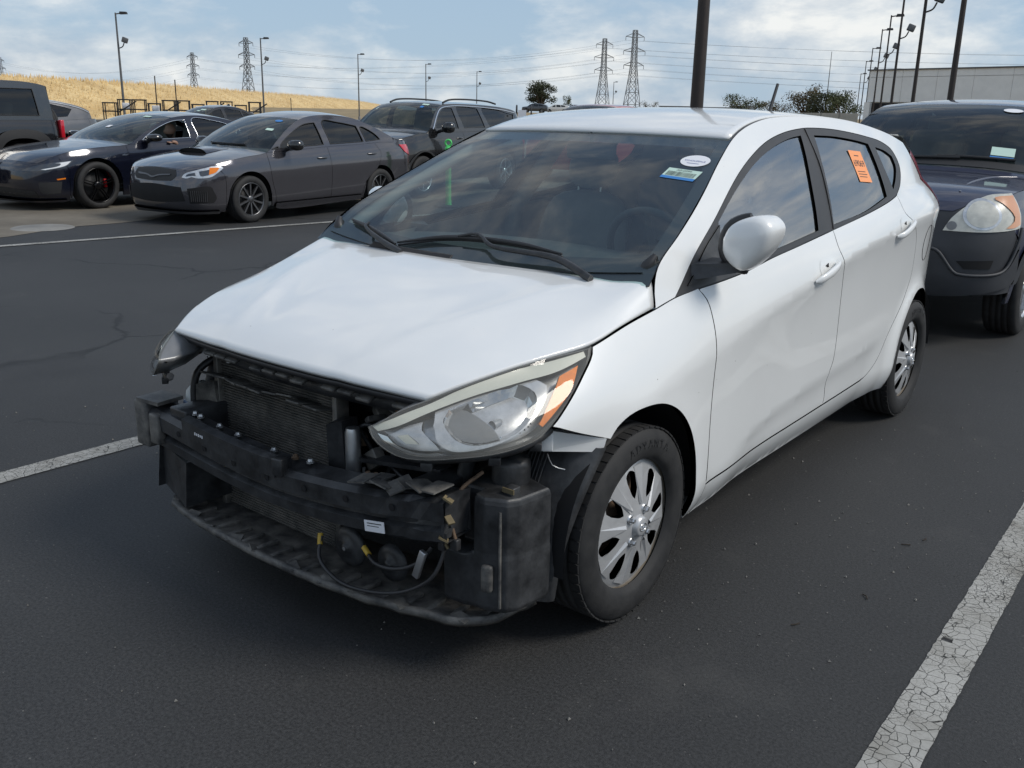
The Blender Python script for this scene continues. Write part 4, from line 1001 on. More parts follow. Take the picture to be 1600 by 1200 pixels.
# right-hand lower duct and left-hand air box
b = MB(); b.hexa([(-.69, -.575, .195), (-.47, -.635, .185), (-.46, -.44, .185), (-.69, -.42, .195), (-.675, -.575, .335), (-.475, -.620, .330), (-.46, -.44, .33), (-.67, -.42, .33)]); fe(b, 'lower_duct', 'black_plastic')
b = MB(); b.hexa([(-.70, -.585, .19), (-.685, -.60, .19), (-.67, -.45, .19), (-.70, -.45, .19), (-.70, -.575, .345), (-.68, -.585, .345), (-.67, -.45, .345), (-.70, -.45, .345)]); fe(b, 'duct_flange', 'black_plastic')
def tank():
    bm = MB()
    prof = [[(.565, -.600), (.655, -.590), (.655, -.42), (.565, -.42)], [(.655, -.600), (.775, -.560), (.800, -.42), (.655, -.42)]]
    def rnd(z, pts, k=1.0): return [(.68+(x-.68)*k, -.50+(y+.50)*k, z) for x, y in pts]
    ol = [(.545, -.42), (.545, -.575), (.56, -.600), (.63, -.598), (.66, -.585), (.70, -.585), (.765, -.562), (.785, -.53), (.800, -.42)]
    lv = [(.178, .93), (.19, .99), (.30, 1.0), (.335, 1.0), (.35, .985), (.42, .985), (.475, .98), (.490, .95), (.494, .9)]
    P = [rnd(z+(.015 if z > .4 else 0), ol, k) for z, k in lv]
    P = np.array(P)
    P[:, :, 0] = .675+(P[:, :, 0]-.68)*.86; P[:, :, 1] = P[:, :, 1]+.045; P[:, :, 2] = .205+(P[:, :, 2]-.178)*.93
    # the front bulges low on the left, steps back above
    for i, (z, k) in enumerate(lv):
        for j in range(len(ol)):
            if z > .34 and ol[j][0] < .64: P[i, j, 1] += .055; P[i, j, 0] += .02
    o = grid_obj('washer_tank', P, 'black_plastic', FE, flip=True); o.data.polygons.foreach_set('use_smooth', [False]*len(o.data.polygons)); bv = o.modifiers.new('edges', 'BEVEL'); bv.width = .006; bv.segments = 2; bv.limit_method = 'ANGLE'; bv.angle_limit = .3
    b = MB(); top = P[-1]; b.add([tuple(p) for p in top], [tuple(range(len(top)))]); b.box((.725, -.47, .514), (.03, .03, .035), bev=.003); b.build('tank_top', 'black_plastic', o)
    b = MB(); b.box((.725, -.487, .524), (.036, .004, .012)); b.build('tank_clip', 'brass', o)
    b = MB(); b.tube([(.734, -.524, .22), (.734, -.526, .34), (.730, -.522, .48)], .004, 6, step=.03); b.box((.705, -.540, .30), (.032, .02, .075), rz=.3, bev=.012); b.build('tank_rib', 'dusty_plastic', o)
tank()
# horn, brackets, pipes and wiring
b = MB(); b.lathe([(0, .018), (.012, .017), (.014, .010), (.040, .008), (.058, .002), (.062, -.008), (.050, -.02)], (.21, -.555, .235), 'Y', 28)
o = fe(b, 'horn', 'black_plastic'); o.scale = (1, -1, 1); o.location = (0, -1.11, 0)
b = MB(); b.lathe([(0, .0195), (.006, .019)], (.21, -.555, .235), 'Y', 10); o = fe(b, 'horn_bolt', 'alu'); o.scale = (1, -1, 1); o.location = (0, -1.11, 0)
b = MB(); b.lathe([(0, .018), (.012, .017), (.014, .010), (.035, .008), (.052, .002), (.055, -.008)], (.36, -.535, .225), 'Y', 24); o = fe(b, 'horn', 'black_plastic'); o.scale = (1, -1, 1); o.location = (0, -1.07, 0)
def wire(name, pts, r, m): b = MB(); b.tube(pts, r, 6, step=.02); return fe(b, name, m)
wire('wiring', [(.15, -.60, .265), (.17, -.63, .22), (.26, -.645, .185), (.38, -.640, .190), (.50, -.62, .225), (.58, -.60, .29), (.60, -.575, .38), (.605, -.56, .47)], .0055, 'black_trim')
wire('wiring', [(.33, -.60, .285), (.38, -.62, .268), (.46, -.62, .275), (.53, -.605, .31), (.565, -.59, .36)], .0055, 'black_trim')
wire('wiring', [(.60, -.575, .50), (.615, -.585, .44), (.60, -.59, .40), (.615, -.585, .37)], .005, 'brass')
wire('wiring', [(.655, -.50, .56), (.63, -.56, .52), (.625, -.585, .45), (.64, -.585, .40)], .005, 'rust')
wire('tape_wrap', [(.142, -.598, .270), (.155, -.612, .245)], .008, 'yellow_tape'); wire('tape_wrap', [(.325, -.602, .287), (.352, -.610, .277)], .0085, 'yellow_tape')
wire('hose', [(.60, -.46, .62), (.45, -.50, .57), (.30, -.46, .55), (.24, -.42, .52)], .022, 'black_plastic')
wire('hose', [(-.50, -.38, .66), (-.55, -.50, .60), (-.56, -.52, .48), (-.54, -.50, .36)], .012, 'black_trim')
b = MB(); b.box((.545, -.615, .315), (.020, .012, .085), ry=.35, bev=.002); fe(b, 'light_bracket', 'alu')
b = MB(); b.box((.64, -.585, .39), (.022, .018, .03), bev=.003); b.box((.600, -.59, .375), (.018, .016, .024), bev=.003); fe(b, 'connector', 'black_trim')
b = MB(); b.lathe([(.0, .12), (.045, .115), (.05, .10), (.05, 0)], (.665, -.40, .46), 'Z', 18); fe(b, 'filler_neck', 'black_plastic')
b = MB(); b.lathe([(.0, .035), (.02, .03), (.045, .0), (.05, -.03)], (-.60, -.47, .515), 'Z', 16); fe(b, 'reservoir_cap', 'milky_plastic')
b = MB(); b.box((-.58, -.47, .46), (.11, .10, .06), bev=.012); fe(b, 'fluid_reservoir', 'blue_reservoir')
b = MB(); b.box((.33, -.46, .49), (.30, .05, .012), rz=.1, ry=-.1); b.box((.44, -.44, .55), (.012, .06, .14)); b.box((.27, -.43, .50), (.012, .012, .16), ry=.3); fe(b, 'inner_bracket', 'black_plastic')
# small hardware seen through the gap: bolts, clips, pipes, brackets
random.seed(77)
for k in range(16):
    x = random.uniform(-.58, .58); b = MB(); b.lathe([(0, .012), (.006, .012), (.008, .006), (.011, .005), (.011, 0)], (x, by(x)+.05, .487+bz(x)) if k < 9 else (x, -.50, .655), 'Z', 8, False); fe(b, 'bolt', 'alu' if k % 3 else 'rust')
for k in range(8):
    x = -.60+.155*k; b = MB(); b.lathe([(.010, 0), (0, .0005)], (0, 0, 0), 'Y', 12); o = fe(b, 'beam_hole', 'deep_black'); o.location = (x, by(x)-.0155, .440+bz(x)); o.scale = (1, -1, 1)
for k in range(12):
    x = random.uniform(.16, .58); z = random.uniform(.30, .63); b = MB(); b.box((x, random.uniform(-.46, -.36), z), (random.uniform(.02, .10), random.uniform(.02, .06), random.uniform(.01, .06)), rz=random.uniform(-.6, .6), ry=random.uniform(-.6, .6), bev=.004); fe(b, 'bracket', random.choice(['black_plastic', 'dusty_plastic', 'rust', 'fin_dark']))
for k in range(7):
    x = random.uniform(.14, .56); z = random.uniform(.22, .60); wire('pipe', [(x, -.42, z), (x+random.uniform(-.1, .1), -.47, z+random.uniform(-.06, .06)), (x+random.uniform(-.18, .18), -.44, z+random.uniform(-.12, .12))], random.choice((.005, .007, .011)), random.choice(['black_trim', 'alu', 'black_plastic', 'dusty_plastic']))
for k in range(9):
    x = -.45+.13*k+random.uniform(-.03, .03); b = MB(); P_ = [(x, T[0][1], 0)]; i_ = int(np.argmin(np.abs(T[:, 0]-x))); b.box((T[i_][0], T[i_][1]+.03, .166), (.05, .03, .004), rz=random.uniform(-.5, .5), rx=random.uniform(-.5, .5)); fe(b, 'torn_edge', 'dusty_plastic')
# fender supports and liners
for s in SIDES:
    b = MB(); b.hexa([(s*.715, -.355, .600), (s*.735, -.36, .595), (s*.815, -.205, .570), (s*.775, -.19, .575), (s*.735, -.355, .655), (s*.755, -.36, .655), (s*.822, -.20, .607), (s*.79, -.19, .612)])
    b.box((s*.735, -.36, .622), (.05, .012, .05), rz=.6, bev=.003); b.build('fender_bracket', 'white_paint', FE)
    lin = [[(-.300, .575), (-.325, .48), (-.345, .36), (-.350, .18)], [(-.300, .575), (-.318, .48), (-.335, .36), (-.338, .18)]]
    P = []
    for t in np.linspace(0, 1, 14):
        z = .585-.41*t; yb = -.215-.135*math.sin(min(1, t*1.15)*PI/2)
        xo = .825-.055*t
        P.append([(s*.56, yb-.06, z), (s*.66, yb-.055, z), (s*.715, yb-.040, z), (s*(xo-.04), yb-.022, z), (s*(xo-.008), yb-.004, z), (s*xo, yb+.012, z), (s*(xo-.01), yb+.03, z)])
    grid_obj('fender_liner', P, 'black_plastic', FE, flip=(s < 0))
    b = MB()
    for k in range(12):
        x = .575+.0115*k; b.tube([(s*x, -.215-.065-.135*math.sin(min(1, t*1.15)*PI/2), .585-.41*t) for t in np.linspace(.0, 1, 8)], .0022, 4)
    b.build('liner_ribs', 'black_trim', FE)['kind'] = 'stuff'
    b = MB(); b.tube([(s*.738, -.345, .585), (s*.745, -.33, .55), (s*.77, -.31, .54)], .002, 4, step=.02); b.build('loose_wire', 'alu', FE)

# ---- cabin
b = MB()
P = []
for x in np.linspace(-.66, .66, 15):
    P.append([(x, .20, .95), (x, .45, .985-.03*(x/.66)**2), (x, .60, .975-.03*(x/.66)**2), (x, .68, .91), (x, .70, .70), (x, .64, .45)])
grid_obj('dashboard', P, 'interior_dark', hero)
b = MB(); b.box((0, 1.5, .36), (1.4, 2.6, .03)); b.box((0, 1.05, .50), (.24, .9, .28), bev=.03); b.build('cabin_floor', 'interior_dark', hero)
def seat(x, y):
    r = empty('front_seat', (x, y, 0)); r.parent = hero
    b = MB(); b.box((0, .0, .52), (.50, .52, .16), rx=.08, bev=.05); b.build('seat_cushion', 'interior_grey', r)
    def slab(pts, name):
        V = []; n = 0
        P = []
        for (w, yy, z, t) in pts: P.append([(-w, yy+t*.4, z), (-w*.9, yy-t*.3, z), (-w*.45, yy-t*.5, z), (w*.45, yy-t*.5, z), (w*.9, yy-t*.3, z), (w, yy+t*.4, z), (w*.7, yy+t*.8, z), (-w*.7, yy+t*.8, z), (-w, yy+t*.4, z)])
        o = grid_obj(name, P, 'interior_grey', r); md = o.modifiers.new('s', 'SUBSURF'); md.levels = 1; md.render_levels = 1
        return o
    slab([(.20, .20, .52, .10), (.25, .24, .62, .12), (.26, .30, .85, .12), (.23, .35, 1.02, .10), (.17, .38, 1.08, .07), (.02, .385, 1.09, .02)], 'seat_back')
    slab([(.05, .385, 1.10, .05), (.125, .385, 1.12, .09), (.135, .40, 1.20, .10), (.115, .41, 1.27, .08), (.02, .415, 1.29, .02)], 'headrest')
    b = MB(); b.tube([(-.06, .385, 1.05), (-.06, .39, 1.15)], .006, 6); b.tube([(.06, .385, 1.05), (.06, .39, 1.15)], .006, 6); b.build('headrest_posts', 'alu', r)
seat(.36, 1.05); seat(-.36, 1.05)
b = MB(); b.box((0, 1.95, .55), (1.28, .50, .18), bev=.05); b.box((0, 2.28, .82), (1.26, .14, .56), rx=-.35, bev=.05); b.build('rear_seat', 'interior_grey', hero)
for x in (-.38, .38): 
    b = MB(); b.box((x, 2.40, 1.13), (.24, .08, .13), rx=-.3, bev=.03); b.build('rear_headrest', 'interior_grey', hero)
b = MB(); cW = Vector((.36, .80, .93)); q = Matrix.Rotation(-1.15, 3, 'X')
b.tube([cW+q @ Vector((.185*math.cos(t), .185*math.sin(t), 0)) for t in np.linspace(0, 2*PI, 37)], .014, 8)
for t in (PI*.02, PI*.98, -PI/2): b.tube([cW, cW+q @ Vector((.18*math.cos(t), .18*math.sin(t), 0))], .014, 6)
b.tube([cW, cW+q @ Vector((0, 0, .2))], .04, 10); b.lathe([(0, .02), (.06, .015), (.065, -.01)], cW, 'Y', 20); b.build('steering_wheel', 'interior_dark', hero)
b = MB(); b.box((0, .90, 1.285), (.22, .025, .065), bev=.012); b.tube([(0, .90, 1.31), (0, .90, 1.355)], .008, 6); b.build('rear_view_mirror', 'interior_dark', hero)
mat('headliner', (0.22, 0.22, 0.21), 0.9)
grid_obj('headliner', [[np.array(roof_pt(u*.98, v))-[0, 0, .025] for v in np.linspace(0, 1, 12)] for u in np.linspace(-1, 1, 11)], 'headliner', hero)
for s in SIDES:
    b = MB(); p, q = hpt(1.36, 1.0, -.06), hpt(1.50, 1.37, -.05); b.tube([(s*p[0], p[1], .40), (s*p[0], p[1], p[2]), (s*q[0], q[1], q[2])], [.05, .045, .035], 8); b.build('pillar_trim', 'interior_grey', hero)
    panel('door_card', [[(.36, .35), (2.0, .38)], [(2.0, .38), (2.1, 1.05)], [(2.1, 1.05), (1.3, 1.0), (.42, .93)], [(.42, .93), (.36, .35)]], lambda uv: hside(uv)-[.07, 0, 0], 'interior_grey', hero, res=.15, depth=0, mirror=('only' if s < 0 else False))
    E_ = [hpt(y, z, -.035) for y, z in ((.25, .99), (.60, 1.18), (.93, 1.325))]; b = MB(); b.tube([(s*p[0]*.985, p[1], p[2]) for p in E_], .028, 8, step=.08); b.build('pillar_trim', 'interior_grey', hero)
# ================================================================ other vehicles: shared builder
def paint(name, col, rough=.22, metal=.3, var=.03): return mat(name, col, rough, metal, 1.0, var=var, vscale=3)
paint('charcoal_paint', (.085, .083, .094), .14, .6)
paint('navy_black_paint', (.008, .010, .022), .18, .3)
paint('black_paint', (.012, .012, .013), .16, .2)
paint('navy_paint', (.022, .026, .055), .42, .15)
paint('grey_paint', (.12, .12, .125), .28, .5)
paint('slate_paint', (.05, .055, .06), .25, .5)
paint('red_paint', (.40, .035, .030), .3, .1)
paint('silver_paint', (.45, .47, .50), .3, .5)
paint('offwhite_paint', (.62, .62, .60), .35, .0)
paint('blue_paint', (.03, .12, .42), .35, .0)
mat('gunmetal', (.14, .14, .145), .3, .8, var=.1)
mat('black_alloy', (.012, .012, .013), .22, .5)
mat('bright_alloy', (.58, .59, .60), .28, .9, var=.05)
mat('matte_black', (.02, .02, .021), .6)
mat('faded_plastic', (.038, .041, .047), .55, var=.2, vscale=5)
mat('lamp_silver', (.62, .64, .66), .2, .45, .8, var=.25, vscale=25)
mat('lamp_haze', (.62, .61, .54), .25, .1, .8, var=.15, vscale=18)
mat('lamp_dark', (.05, .055, .065), .12, .3, 1.0)
mat('lamp_white', (.78, .80, .82), .2, 0, .8)
mat('faded_amber', (.72, .36, .20), .25, 0, .6)
mat('red_lamp', (.55, .015, .03), .16, 0, 1.0)
mat('brake_red', (.55, .01, .015), .35)
glass('tint_glass', (.16, .18, .18), 1.6)
glass('mid_glass', (.62, .72, .70), 1.5, haze=.03, hazecol=(.4, .45, .45))
mat('black_glass', (.008, .009, .010), .03, 0, 1.0)
class Wrap:
    def __init__(s, plan, belt, lo, tum, front, rear):
        P = crom(plan, .02); d = np.r_[0, np.cumsum(np.linalg.norm(np.diff(P, axis=0), axis=1))]
        s.s, s.x, s.y, s.L = d, P[:, 0], P[:, 1], d[-1]
        t = np.gradient(P, axis=0); t /= np.linalg.norm(t, axis=1, keepdims=True); s.nx, s.ny = t[:, 1], -t[:, 0]
        s.nx[0] = 0; s.ny[0] = -1; s.nx[-1] = 0; s.ny[-1] = 1
        s.belt = Pch(belt); s.lo = Pch(lo); s.tum = tum; s.front = Pch(front); s.rear = Pch(rear)
        k = int(np.argmax(P[:, 0])); s.k = k
    def sy(s, y): return float(np.interp(y, s.y, s.s))
    def sx(s, x): return float(np.interp(x, s.x[:s.k+1], s.s[:s.k+1]))
    def __call__(s, uv):
        u, z = uv[:, 0], uv[:, 1]; sg = np.where(u < 0, -1.0, 1.0); a = np.abs(u)
        over = a > s.L; sg = np.where(over, -sg, sg); a = np.where(over, 2*s.L-a, a)
        f = lambda v: np.interp(a, s.s, v)
        x, y, nx, ny = f(s.x), f(s.y), f(s.nx), f(s.ny)
        n = np.hypot(nx, ny); nx, ny = nx/n, ny/n
        zb = s.belt(y); t = np.clip(z/zb, 0, 1); h = np.maximum(z-zb, 0)
        side = s.lo(t)+s.tum[0]*h+s.tum[1]*h*h
        wf, wr = np.clip(-ny, 0, 1)**2, np.clip(ny, 0, 1)**2
        off = side*(1-wf-wr)+s.front(z)*wf+s.rear(z)*wr
        return np.stack([sg*(x-nx*off), y-ny*off, z], 1)
    def pt(s, u, z): return s(np.array([[u, z]]))[0]
def alloy(R, w, rim, spokes, m, parent, pos, side, lug=5, paired=False, detail=True, face=.0, caliper=None):
    r = empty('wheel', pos); r.parent = parent; r.rotation_euler = (0, 0, 0 if side > 0 else PI)
    tyre(R, w, rim, 'rubber', r, detail, 48)
    b = MB(); b.lathe([(rim+.004, w*.46), (rim-.006, w*.50), (rim-.014, w*.40), (rim-.03, -w*.4)], axis='X', n=40); b.build('rim', m, r)
    b = MB(); b.lathe([(0, w*.06), (rim*.85, w*.02), (rim*.86, -.02)], axis='X', n=24); b.build('brake_disc', 'matte_black', r)
    if caliper: b = MB(); b.box((w*.05, rim*.62, rim*.10), (.05, .05, .13), bev=.01); b.build('brake_caliper', caliper, r)
    x0 = w*.42+face
    for k in range(spokes):
        a = 2*PI*k/spokes+PI/2
        wds = ((-.10, .10),) if not paired else ((-.24, -.12), (.12, .24))
        b = MB()
        for lo, hi in wds:
            def q(rr, t, x): return (x, rr*math.cos(a+t), rr*math.sin(a+t))
            ri, ro = rim*.18, rim*.965; kk = .75 if not paired else .45
            b.hexa([q(ri, lo*2.6, x0-.035), q(ro, lo*kk, x0-.03), q(ro, hi*kk, x0-.03), q(ri, hi*2.6, x0-.035), q(ri, lo*2.4, x0-.004), q(ro, lo*.8*kk, x0+.004), q(ro, hi*.8*kk, x0+.004), q(ri, hi*2.4, x0-.004)])
        b.build('spoke', m, r)
    b = MB(); b.lathe([(0, x0+.004), (rim*.12, x0+.002), (rim*.24, x0-.006), (rim*.26, x0-.04)], axis='X', n=20); b.build('hub', m, r)
    return r
class Veh: pass
def vehicle(name, loc, yaw, sp, label, cat='car', group=None, sc=1.0):
    """build a car body from its plan, belt line, side-view edge line, cut lines and windows"""
    v = Veh(); root = empty(name, (loc[0], loc[1], 0), math.radians(yaw), label, cat, group); root.scale = (sc, sc, sc)
    w = Wrap(sp['plan'], sp['belt'], sp.get('lo', [(0, .12), (.18, .075), (.30, .03), (.5, .012), (.72, .0), (.88, .02), (1, .065)]), sp.get('tum', (.36, .45)), sp['front'], sp['rear'])
    v.root, v.w, v.sp = root, w, sp
    E = crom(sp['edge'], .05); edge = lambda y: np.interp(y, E[:, 0], E[:, 1]); pm = sp['paint']
    ya, yq = sp['ya'], sp['yq']
    top = lambda y: float(edge(y)) if (y < ya or y > yq) else float(w.belt(y))
    zs, R, ra = sp['sill'], sp['R'], sp.get('arch', sp['R']+.055); wb = sp['wb']; zc = sp.get('zc', R)
    def bot(y):
        z = zs
        for yc in (0, wb):
            dy = y-yc
            if abs(dy) < ra: z = max(z, zc+math.sqrt(ra*ra-dy*dy))
        return z
    fine = sp.get('res', .05); yv = lambda y0, y1: np.linspace(y0, y1, max(3, int((y1-y0)/.03)))
    def fcut(c): return (lambda z: c) if isinstance(c, (int, float)) else (lambda z, q=Pch(c): float(q(z)))
    cuts = [fcut(c) for c in sp['cuts']]; names = sp.get('names', ['fender', 'front_door', 'rear_door', 'quarter_panel'])
    v.parts = {}
    dark = bpy.data.objects
    for i, nm in enumerate(names):
        c0, c1 = cuts[i], cuts[i+1]; y0t = c0(1.0); y1t = c1(1.0)
        y0b, y1b = c0(.4), c1(.4)
        Tp = [(y, top(y)) for y in yv(y0t, y1t)]; Bt = [(y, bot(y)) for y in yv(y0b, y1b)]
        def side(c, za, zb_): return [(c(z), z) for z in np.linspace(za, zb_, 14)[1:-1]]
        ol = Tp+side(c1, Tp[-1][1], Bt[-1][1])+Bt[::-1]+side(c0, Bt[0][1], Tp[0][1])
        ol = np.array([(w.sy(y), z) for y, z in ol]); ol = ol[np.r_[True, np.linalg.norm(np.diff(ol, axis=0), axis=1) > 1e-4]]
        v.parts[nm] = panel(nm, ol, w, pm, root, res=fine, gap=.003, depth=.02, mirror=True)
    # front and rear fascias
    yf, yr = cuts[0], cuts[-1]; zb = sp.get('chin', zs)
    def hood_z(u): return float(edge(sp['hood0']))+sp['crown'][0][1]*(1-abs(u)**2.5)
    s0 = w.sy(yf(.9)); sh = w.sy(sp['hood0'])
    Tp = [(s, float(edge(float(np.interp(s, w.s, w.y)))) if s > sh else hood_z(s/sh)) for s in np.linspace(0, s0, 24)]
    Bt = [(w.sy(yf(z)), z) for z in np.linspace(Tp[-1][1], bot(yf(.4)), 10)]
    half = Tp+Bt[1:]+[(s, zb+(bot(yf(.4))-zb)*0) for s in np.linspace(w.sy(yf(.4)), 0, 14)]
    ol = np.array(half+[(-a, z) for a, z in half[::-1][1:-1]]); ol = ol[np.r_[True, np.linalg.norm(np.diff(ol, axis=0), axis=1) > 1e-4]]
    v.bumper = panel('front_bumper', ol, w, sp.get('bumper_mat', pm), root, res=fine, gap=.002, depth=.02)
    s1 = w.sy(yr(.9)); Lr = w.L; zt = float(edge(yr(1.0))) if yr(1.0) > yq else float(w.belt(yr(1.0))); zt = min(zt, sp.get('rear_top', zt))
    ol = np.array([(s1, zs), (2*Lr-s1, zs), (2*Lr-s1, zt), (s1, zt)]); ol = loop([[tuple(ol[i]), tuple(ol[(i+1) % 4])] for i in range(4)], .06)
    panel('rear_bumper', ol, w, pm, root, res=.09, gap=.002, depth=.02)
    # upper surfaces lofted across the car
    crown = Pch(sp['crown']); bow = Pch(sp['bow']); h0, h1 = sp['hood0'], sp['ya']
    def up(u, y):
        z = float(edge(y)); e = w.pt(w.sy(y), z); a = abs(u); zz = z+float(crown(y))*(1-a**2.5)
        yy = e[1]-float(bow(y))*(1-a*a)
        if y < h1:
            k = max(0, 1-(y-h0)/(.55*(h1-h0)))**1.5; ef = w.pt(sh, z); xf = abs(u)*w.pt(sh, float(edge(h0)))[0]
            sf = np.interp(a, [0, 1], [0, sh]); yy += k*(w.pt(sf, hood_z(a))[1]-w.pt(sh, hood_z(1))[1])*(1)
        return (u*e[0], yy, zz)
    v.up = up
    for nm, y0, y1, m in sp['tops']:
        n = max(4, int((y1-y0)/.06)); P = [[up(u, y) for y in np.linspace(y0, y1, n)] for u in np.sign(np.linspace(-1, 1, 31))*(1-(1-np.abs(np.linspace(-1, 1, 31)))**1.3)]
        o = grid_obj(nm, P, m, root); v.parts[nm] = o
    if sp.get('fill_rear', True):   # tail of the body below the edge line, above the fascia
        y1 = sp['tops'][-1][2]; A = [up(u, y1) for u in np.linspace(-1, 1, 21)]; B = [tuple(w.pt(2*Lr-s1 if u < 0 else s1, zt)) for u in (-1, 1)]
        P = [[a, (a[0], max(a[1], float(np.interp(abs(a[0]), [0, .5, .8], [w.pt(Lr, zt)[1], w.pt(Lr-.5, zt)[1], w.pt(s1, zt)[1]]))), zt)] for a in A]
        grid_obj('tailgate', P, sp.get('tail_mat', pm), root)
    # cabin sides: frame with window holes, glass
    yy0, yy1 = ya, yq
    Tp = [(y, float(edge(y))) for y in yv(yy0, yy1)]; Bt = [(y, float(w.belt(y))) for y in yv(yy0, yy1)]
    cv = lambda L: [(w.sy(y), z) for y, z in L]
    ol = np.array(cv(Tp+Bt[::-1])); ol = ol[np.r_[True, np.linalg.norm(np.diff(ol, axis=0), axis=1) > 3e-3]]
    hs = [[cv(seg) for seg in wd] for wd in sp['windows']]
    fr = panel('cabin_frame', ol, w, sp.get('frame_mat', pm), root, holes=hs, res=fine, step=.03, depth=.02, mirror=True)
    for i, h in enumerate(hs):
        gm = sp['glass'][min(i, len(sp['glass'])-1)]
        for j, mi in ((0, False), (1, 'only')):
            if gm is None and j == 0: continue
            panel('side_window', h, w, gm or sp['glass'][1], root, res=.12, off=-.010, depth=0, mirror=mi)
            # rubber surround
        if sp.get('surround'):
            lp = loop(h, .03); pts = [w.pt(a, z)+surf_normals(w, np.array([[a, z]]))[0]*.001 for a, z in np.vstack([lp, lp[:1]])]
            for sg in SIDES:
                b = MB(); b.tube([(sg*p[0], p[1], p[2]) for p in pts], .007, 5); b.build('window_seal', sp['surround'], root)
    # wheels and wells
    for yc in (0, wb):
        for sg in SIDES:
            alloy(R, sp['tw'], sp['rim'], sp['spokes'], sp['wheel_mat'], root, (sg*sp['track'], yc, R), sg, paired=sp.get('paired', False), detail=sp.get('tread', True), caliper=sp.get('caliper'))
            b = MB(); b.lathe([(ra+.02, sp['track']-.25), (ra+.02, sp['track']+.06)], (0, yc, zc), 'X', 20, True, 0, PI); b.build('wheel_well', 'deep_black', root, mirror=(sg < 0), recalc=False)
    b = MB(); L0, L1 = sp['plan'][0][1]+.35, sp['plan'][-1][1]-.35; hw_ = sp['track']-.14
    b.box((0, (L0+L1)/2, zs+.06), (hw_*2, L1-L0, .05)); b.box((0, (ya-.1+L0)/2, (zs+float(edge(0)))/2-.03), (hw_*1.7, ya-L0-.1, float(edge(0))-zs-.15))
    b.box((0, (yq+L1)/2, .55), (hw_*1.8, max(.1, L1-yq), .5)); b.build('chassis', 'deep_black', root)
    # cabin: floor, dash, seats
    zb0 = float(w.belt(1.0)); b = MB(); b.box((0, ya+.35, zb0-.12), (hw_*2, .55, .22), bev=.05); b.build('dashboard', 'interior_dark', root)
    for x in (-.38, .38):
        b = MB(); b.box((x, ya+1.35, zb0-.30), (.48, .5, .15), bev=.04); b.box((x, ya+1.62, zb0+.02), (.46, .13, .62), rx=-.22, bev=.05); b.box((x, ya+1.72, zb0+.36), (.24, .09, .17), bev=.03); b.build('front_seat', 'interior_grey', root)
    b = MB(); b.box((0, ya+2.25, zb0-.25), (1.2, .5, .16), bev=.04); b.box((0, ya+2.55, zb0+.02), (1.2, .14, .55), rx=-.3, bev=.05); b.build('rear_seat', 'interior_grey', root)
    return v
def overlay(v, name, segs, m, off=.003, depth=.012, mirror=True, res=.05, parent=None, holes=()):
    return panel(name, segs, v.w, m, parent or v.root, res=res, off=off, depth=depth, mirror=mirror, holes=holes, step=.03)
def door_bar(v, part, y, z, m, L=.20, zoff=.0):
    for i, sg in enumerate(SIDES):
        p = [v.w.pt(v.w.sy(y+d), z+zoff*d) for d in (-L/2, -L/4, 0, L/4, L/2)]; o = [.002, .022, .028, .022, .002]
        b = MB(); b.tube([(sg*(q[0]+k), q[1], q[2]) for q, k in zip(p, o)], [.008, .014, .014, .014, .008], 8); b.build('door_handle', m, v.parts[part][i])
def wing_mirror(v, y, z, x, m, size=(.11, .07, .075), drop=.05):
    for sg in SIDES:
        r = empty('side_mirror'); r.parent = v.root
        b = MB(); n = 14; V = []; F = []
        prof = [(.0, -1.0), (.45, -.92), (.78, -.65), (.96, -.2), (1.0, .25), (.97, .7), (.90, 1.0), (.0, .96)]
        for k, (rr, h) in enumerate(prof):
            for i in range(n):
                t = 2*PI*i/n; cx, sz = math.cos(t), math.sin(t); pw = lambda c: math.copysign(abs(c)**.75, c)
                V.append((sg*(x+size[0]*rr*pw(cx)), y+size[1]*h+.12*rr*cx*size[0], z+size[2]*rr*pw(sz)))
        for k in range(len(prof)-1):
            for i in range(n): F.append((k*n+i, k*n+(i+1) % n, (k+1)*n+(i+1) % n, (k+1)*n+i))
        b.add(V, F, True); b.build('mirror_shell', m, r)
        p = v.w.pt(v.w.sy(y+.02), z-drop-.01); b = MB(); b.tube([(sg*(p[0]-.02), y+.02, z-drop-.02), (sg*(p[0]+.03), y+.01, z-drop), (sg*x, y, z-size[2]*.6)], [.035, .028, .022], 8); b.build('mirror_foot', 'matte_black', r)
def glass_card(v, name, u, y, w_, h_, m, parent):
    """small sticker lying on the windshield"""
    p = np.array(v.up(u, y)); a = np.array(v.up(u+.03, y))-np.array(v.up(u-.03, y)); c = np.array(v.up(u, y+.03))-np.array(v.up(u, y-.03))
    n = np.cross(a, c); n /= np.linalg.norm(n); a /= np.linalg.norm(a); c = np.cross(n, a); p = p+n*.006
    return a, c, p
def card(v, name, u, y, w_, h_, m, oval=False):
    a, c, p = glass_card(v, name, u, y, w_, h_, m, None)
    pts = [(math.cos(t), math.sin(t)) for t in np.linspace(0, 2*PI, 20, endpoint=False)] if oval else [(-1, -1), (1, -1), (1, 1), (-1, 1)]
    return mesh_obj(name, [p+a*x*w_/2+c*y_*h_/2 for x, y_ in pts], [tuple(range(len(pts)))], m, v.parts['windshield'], smooth=False)

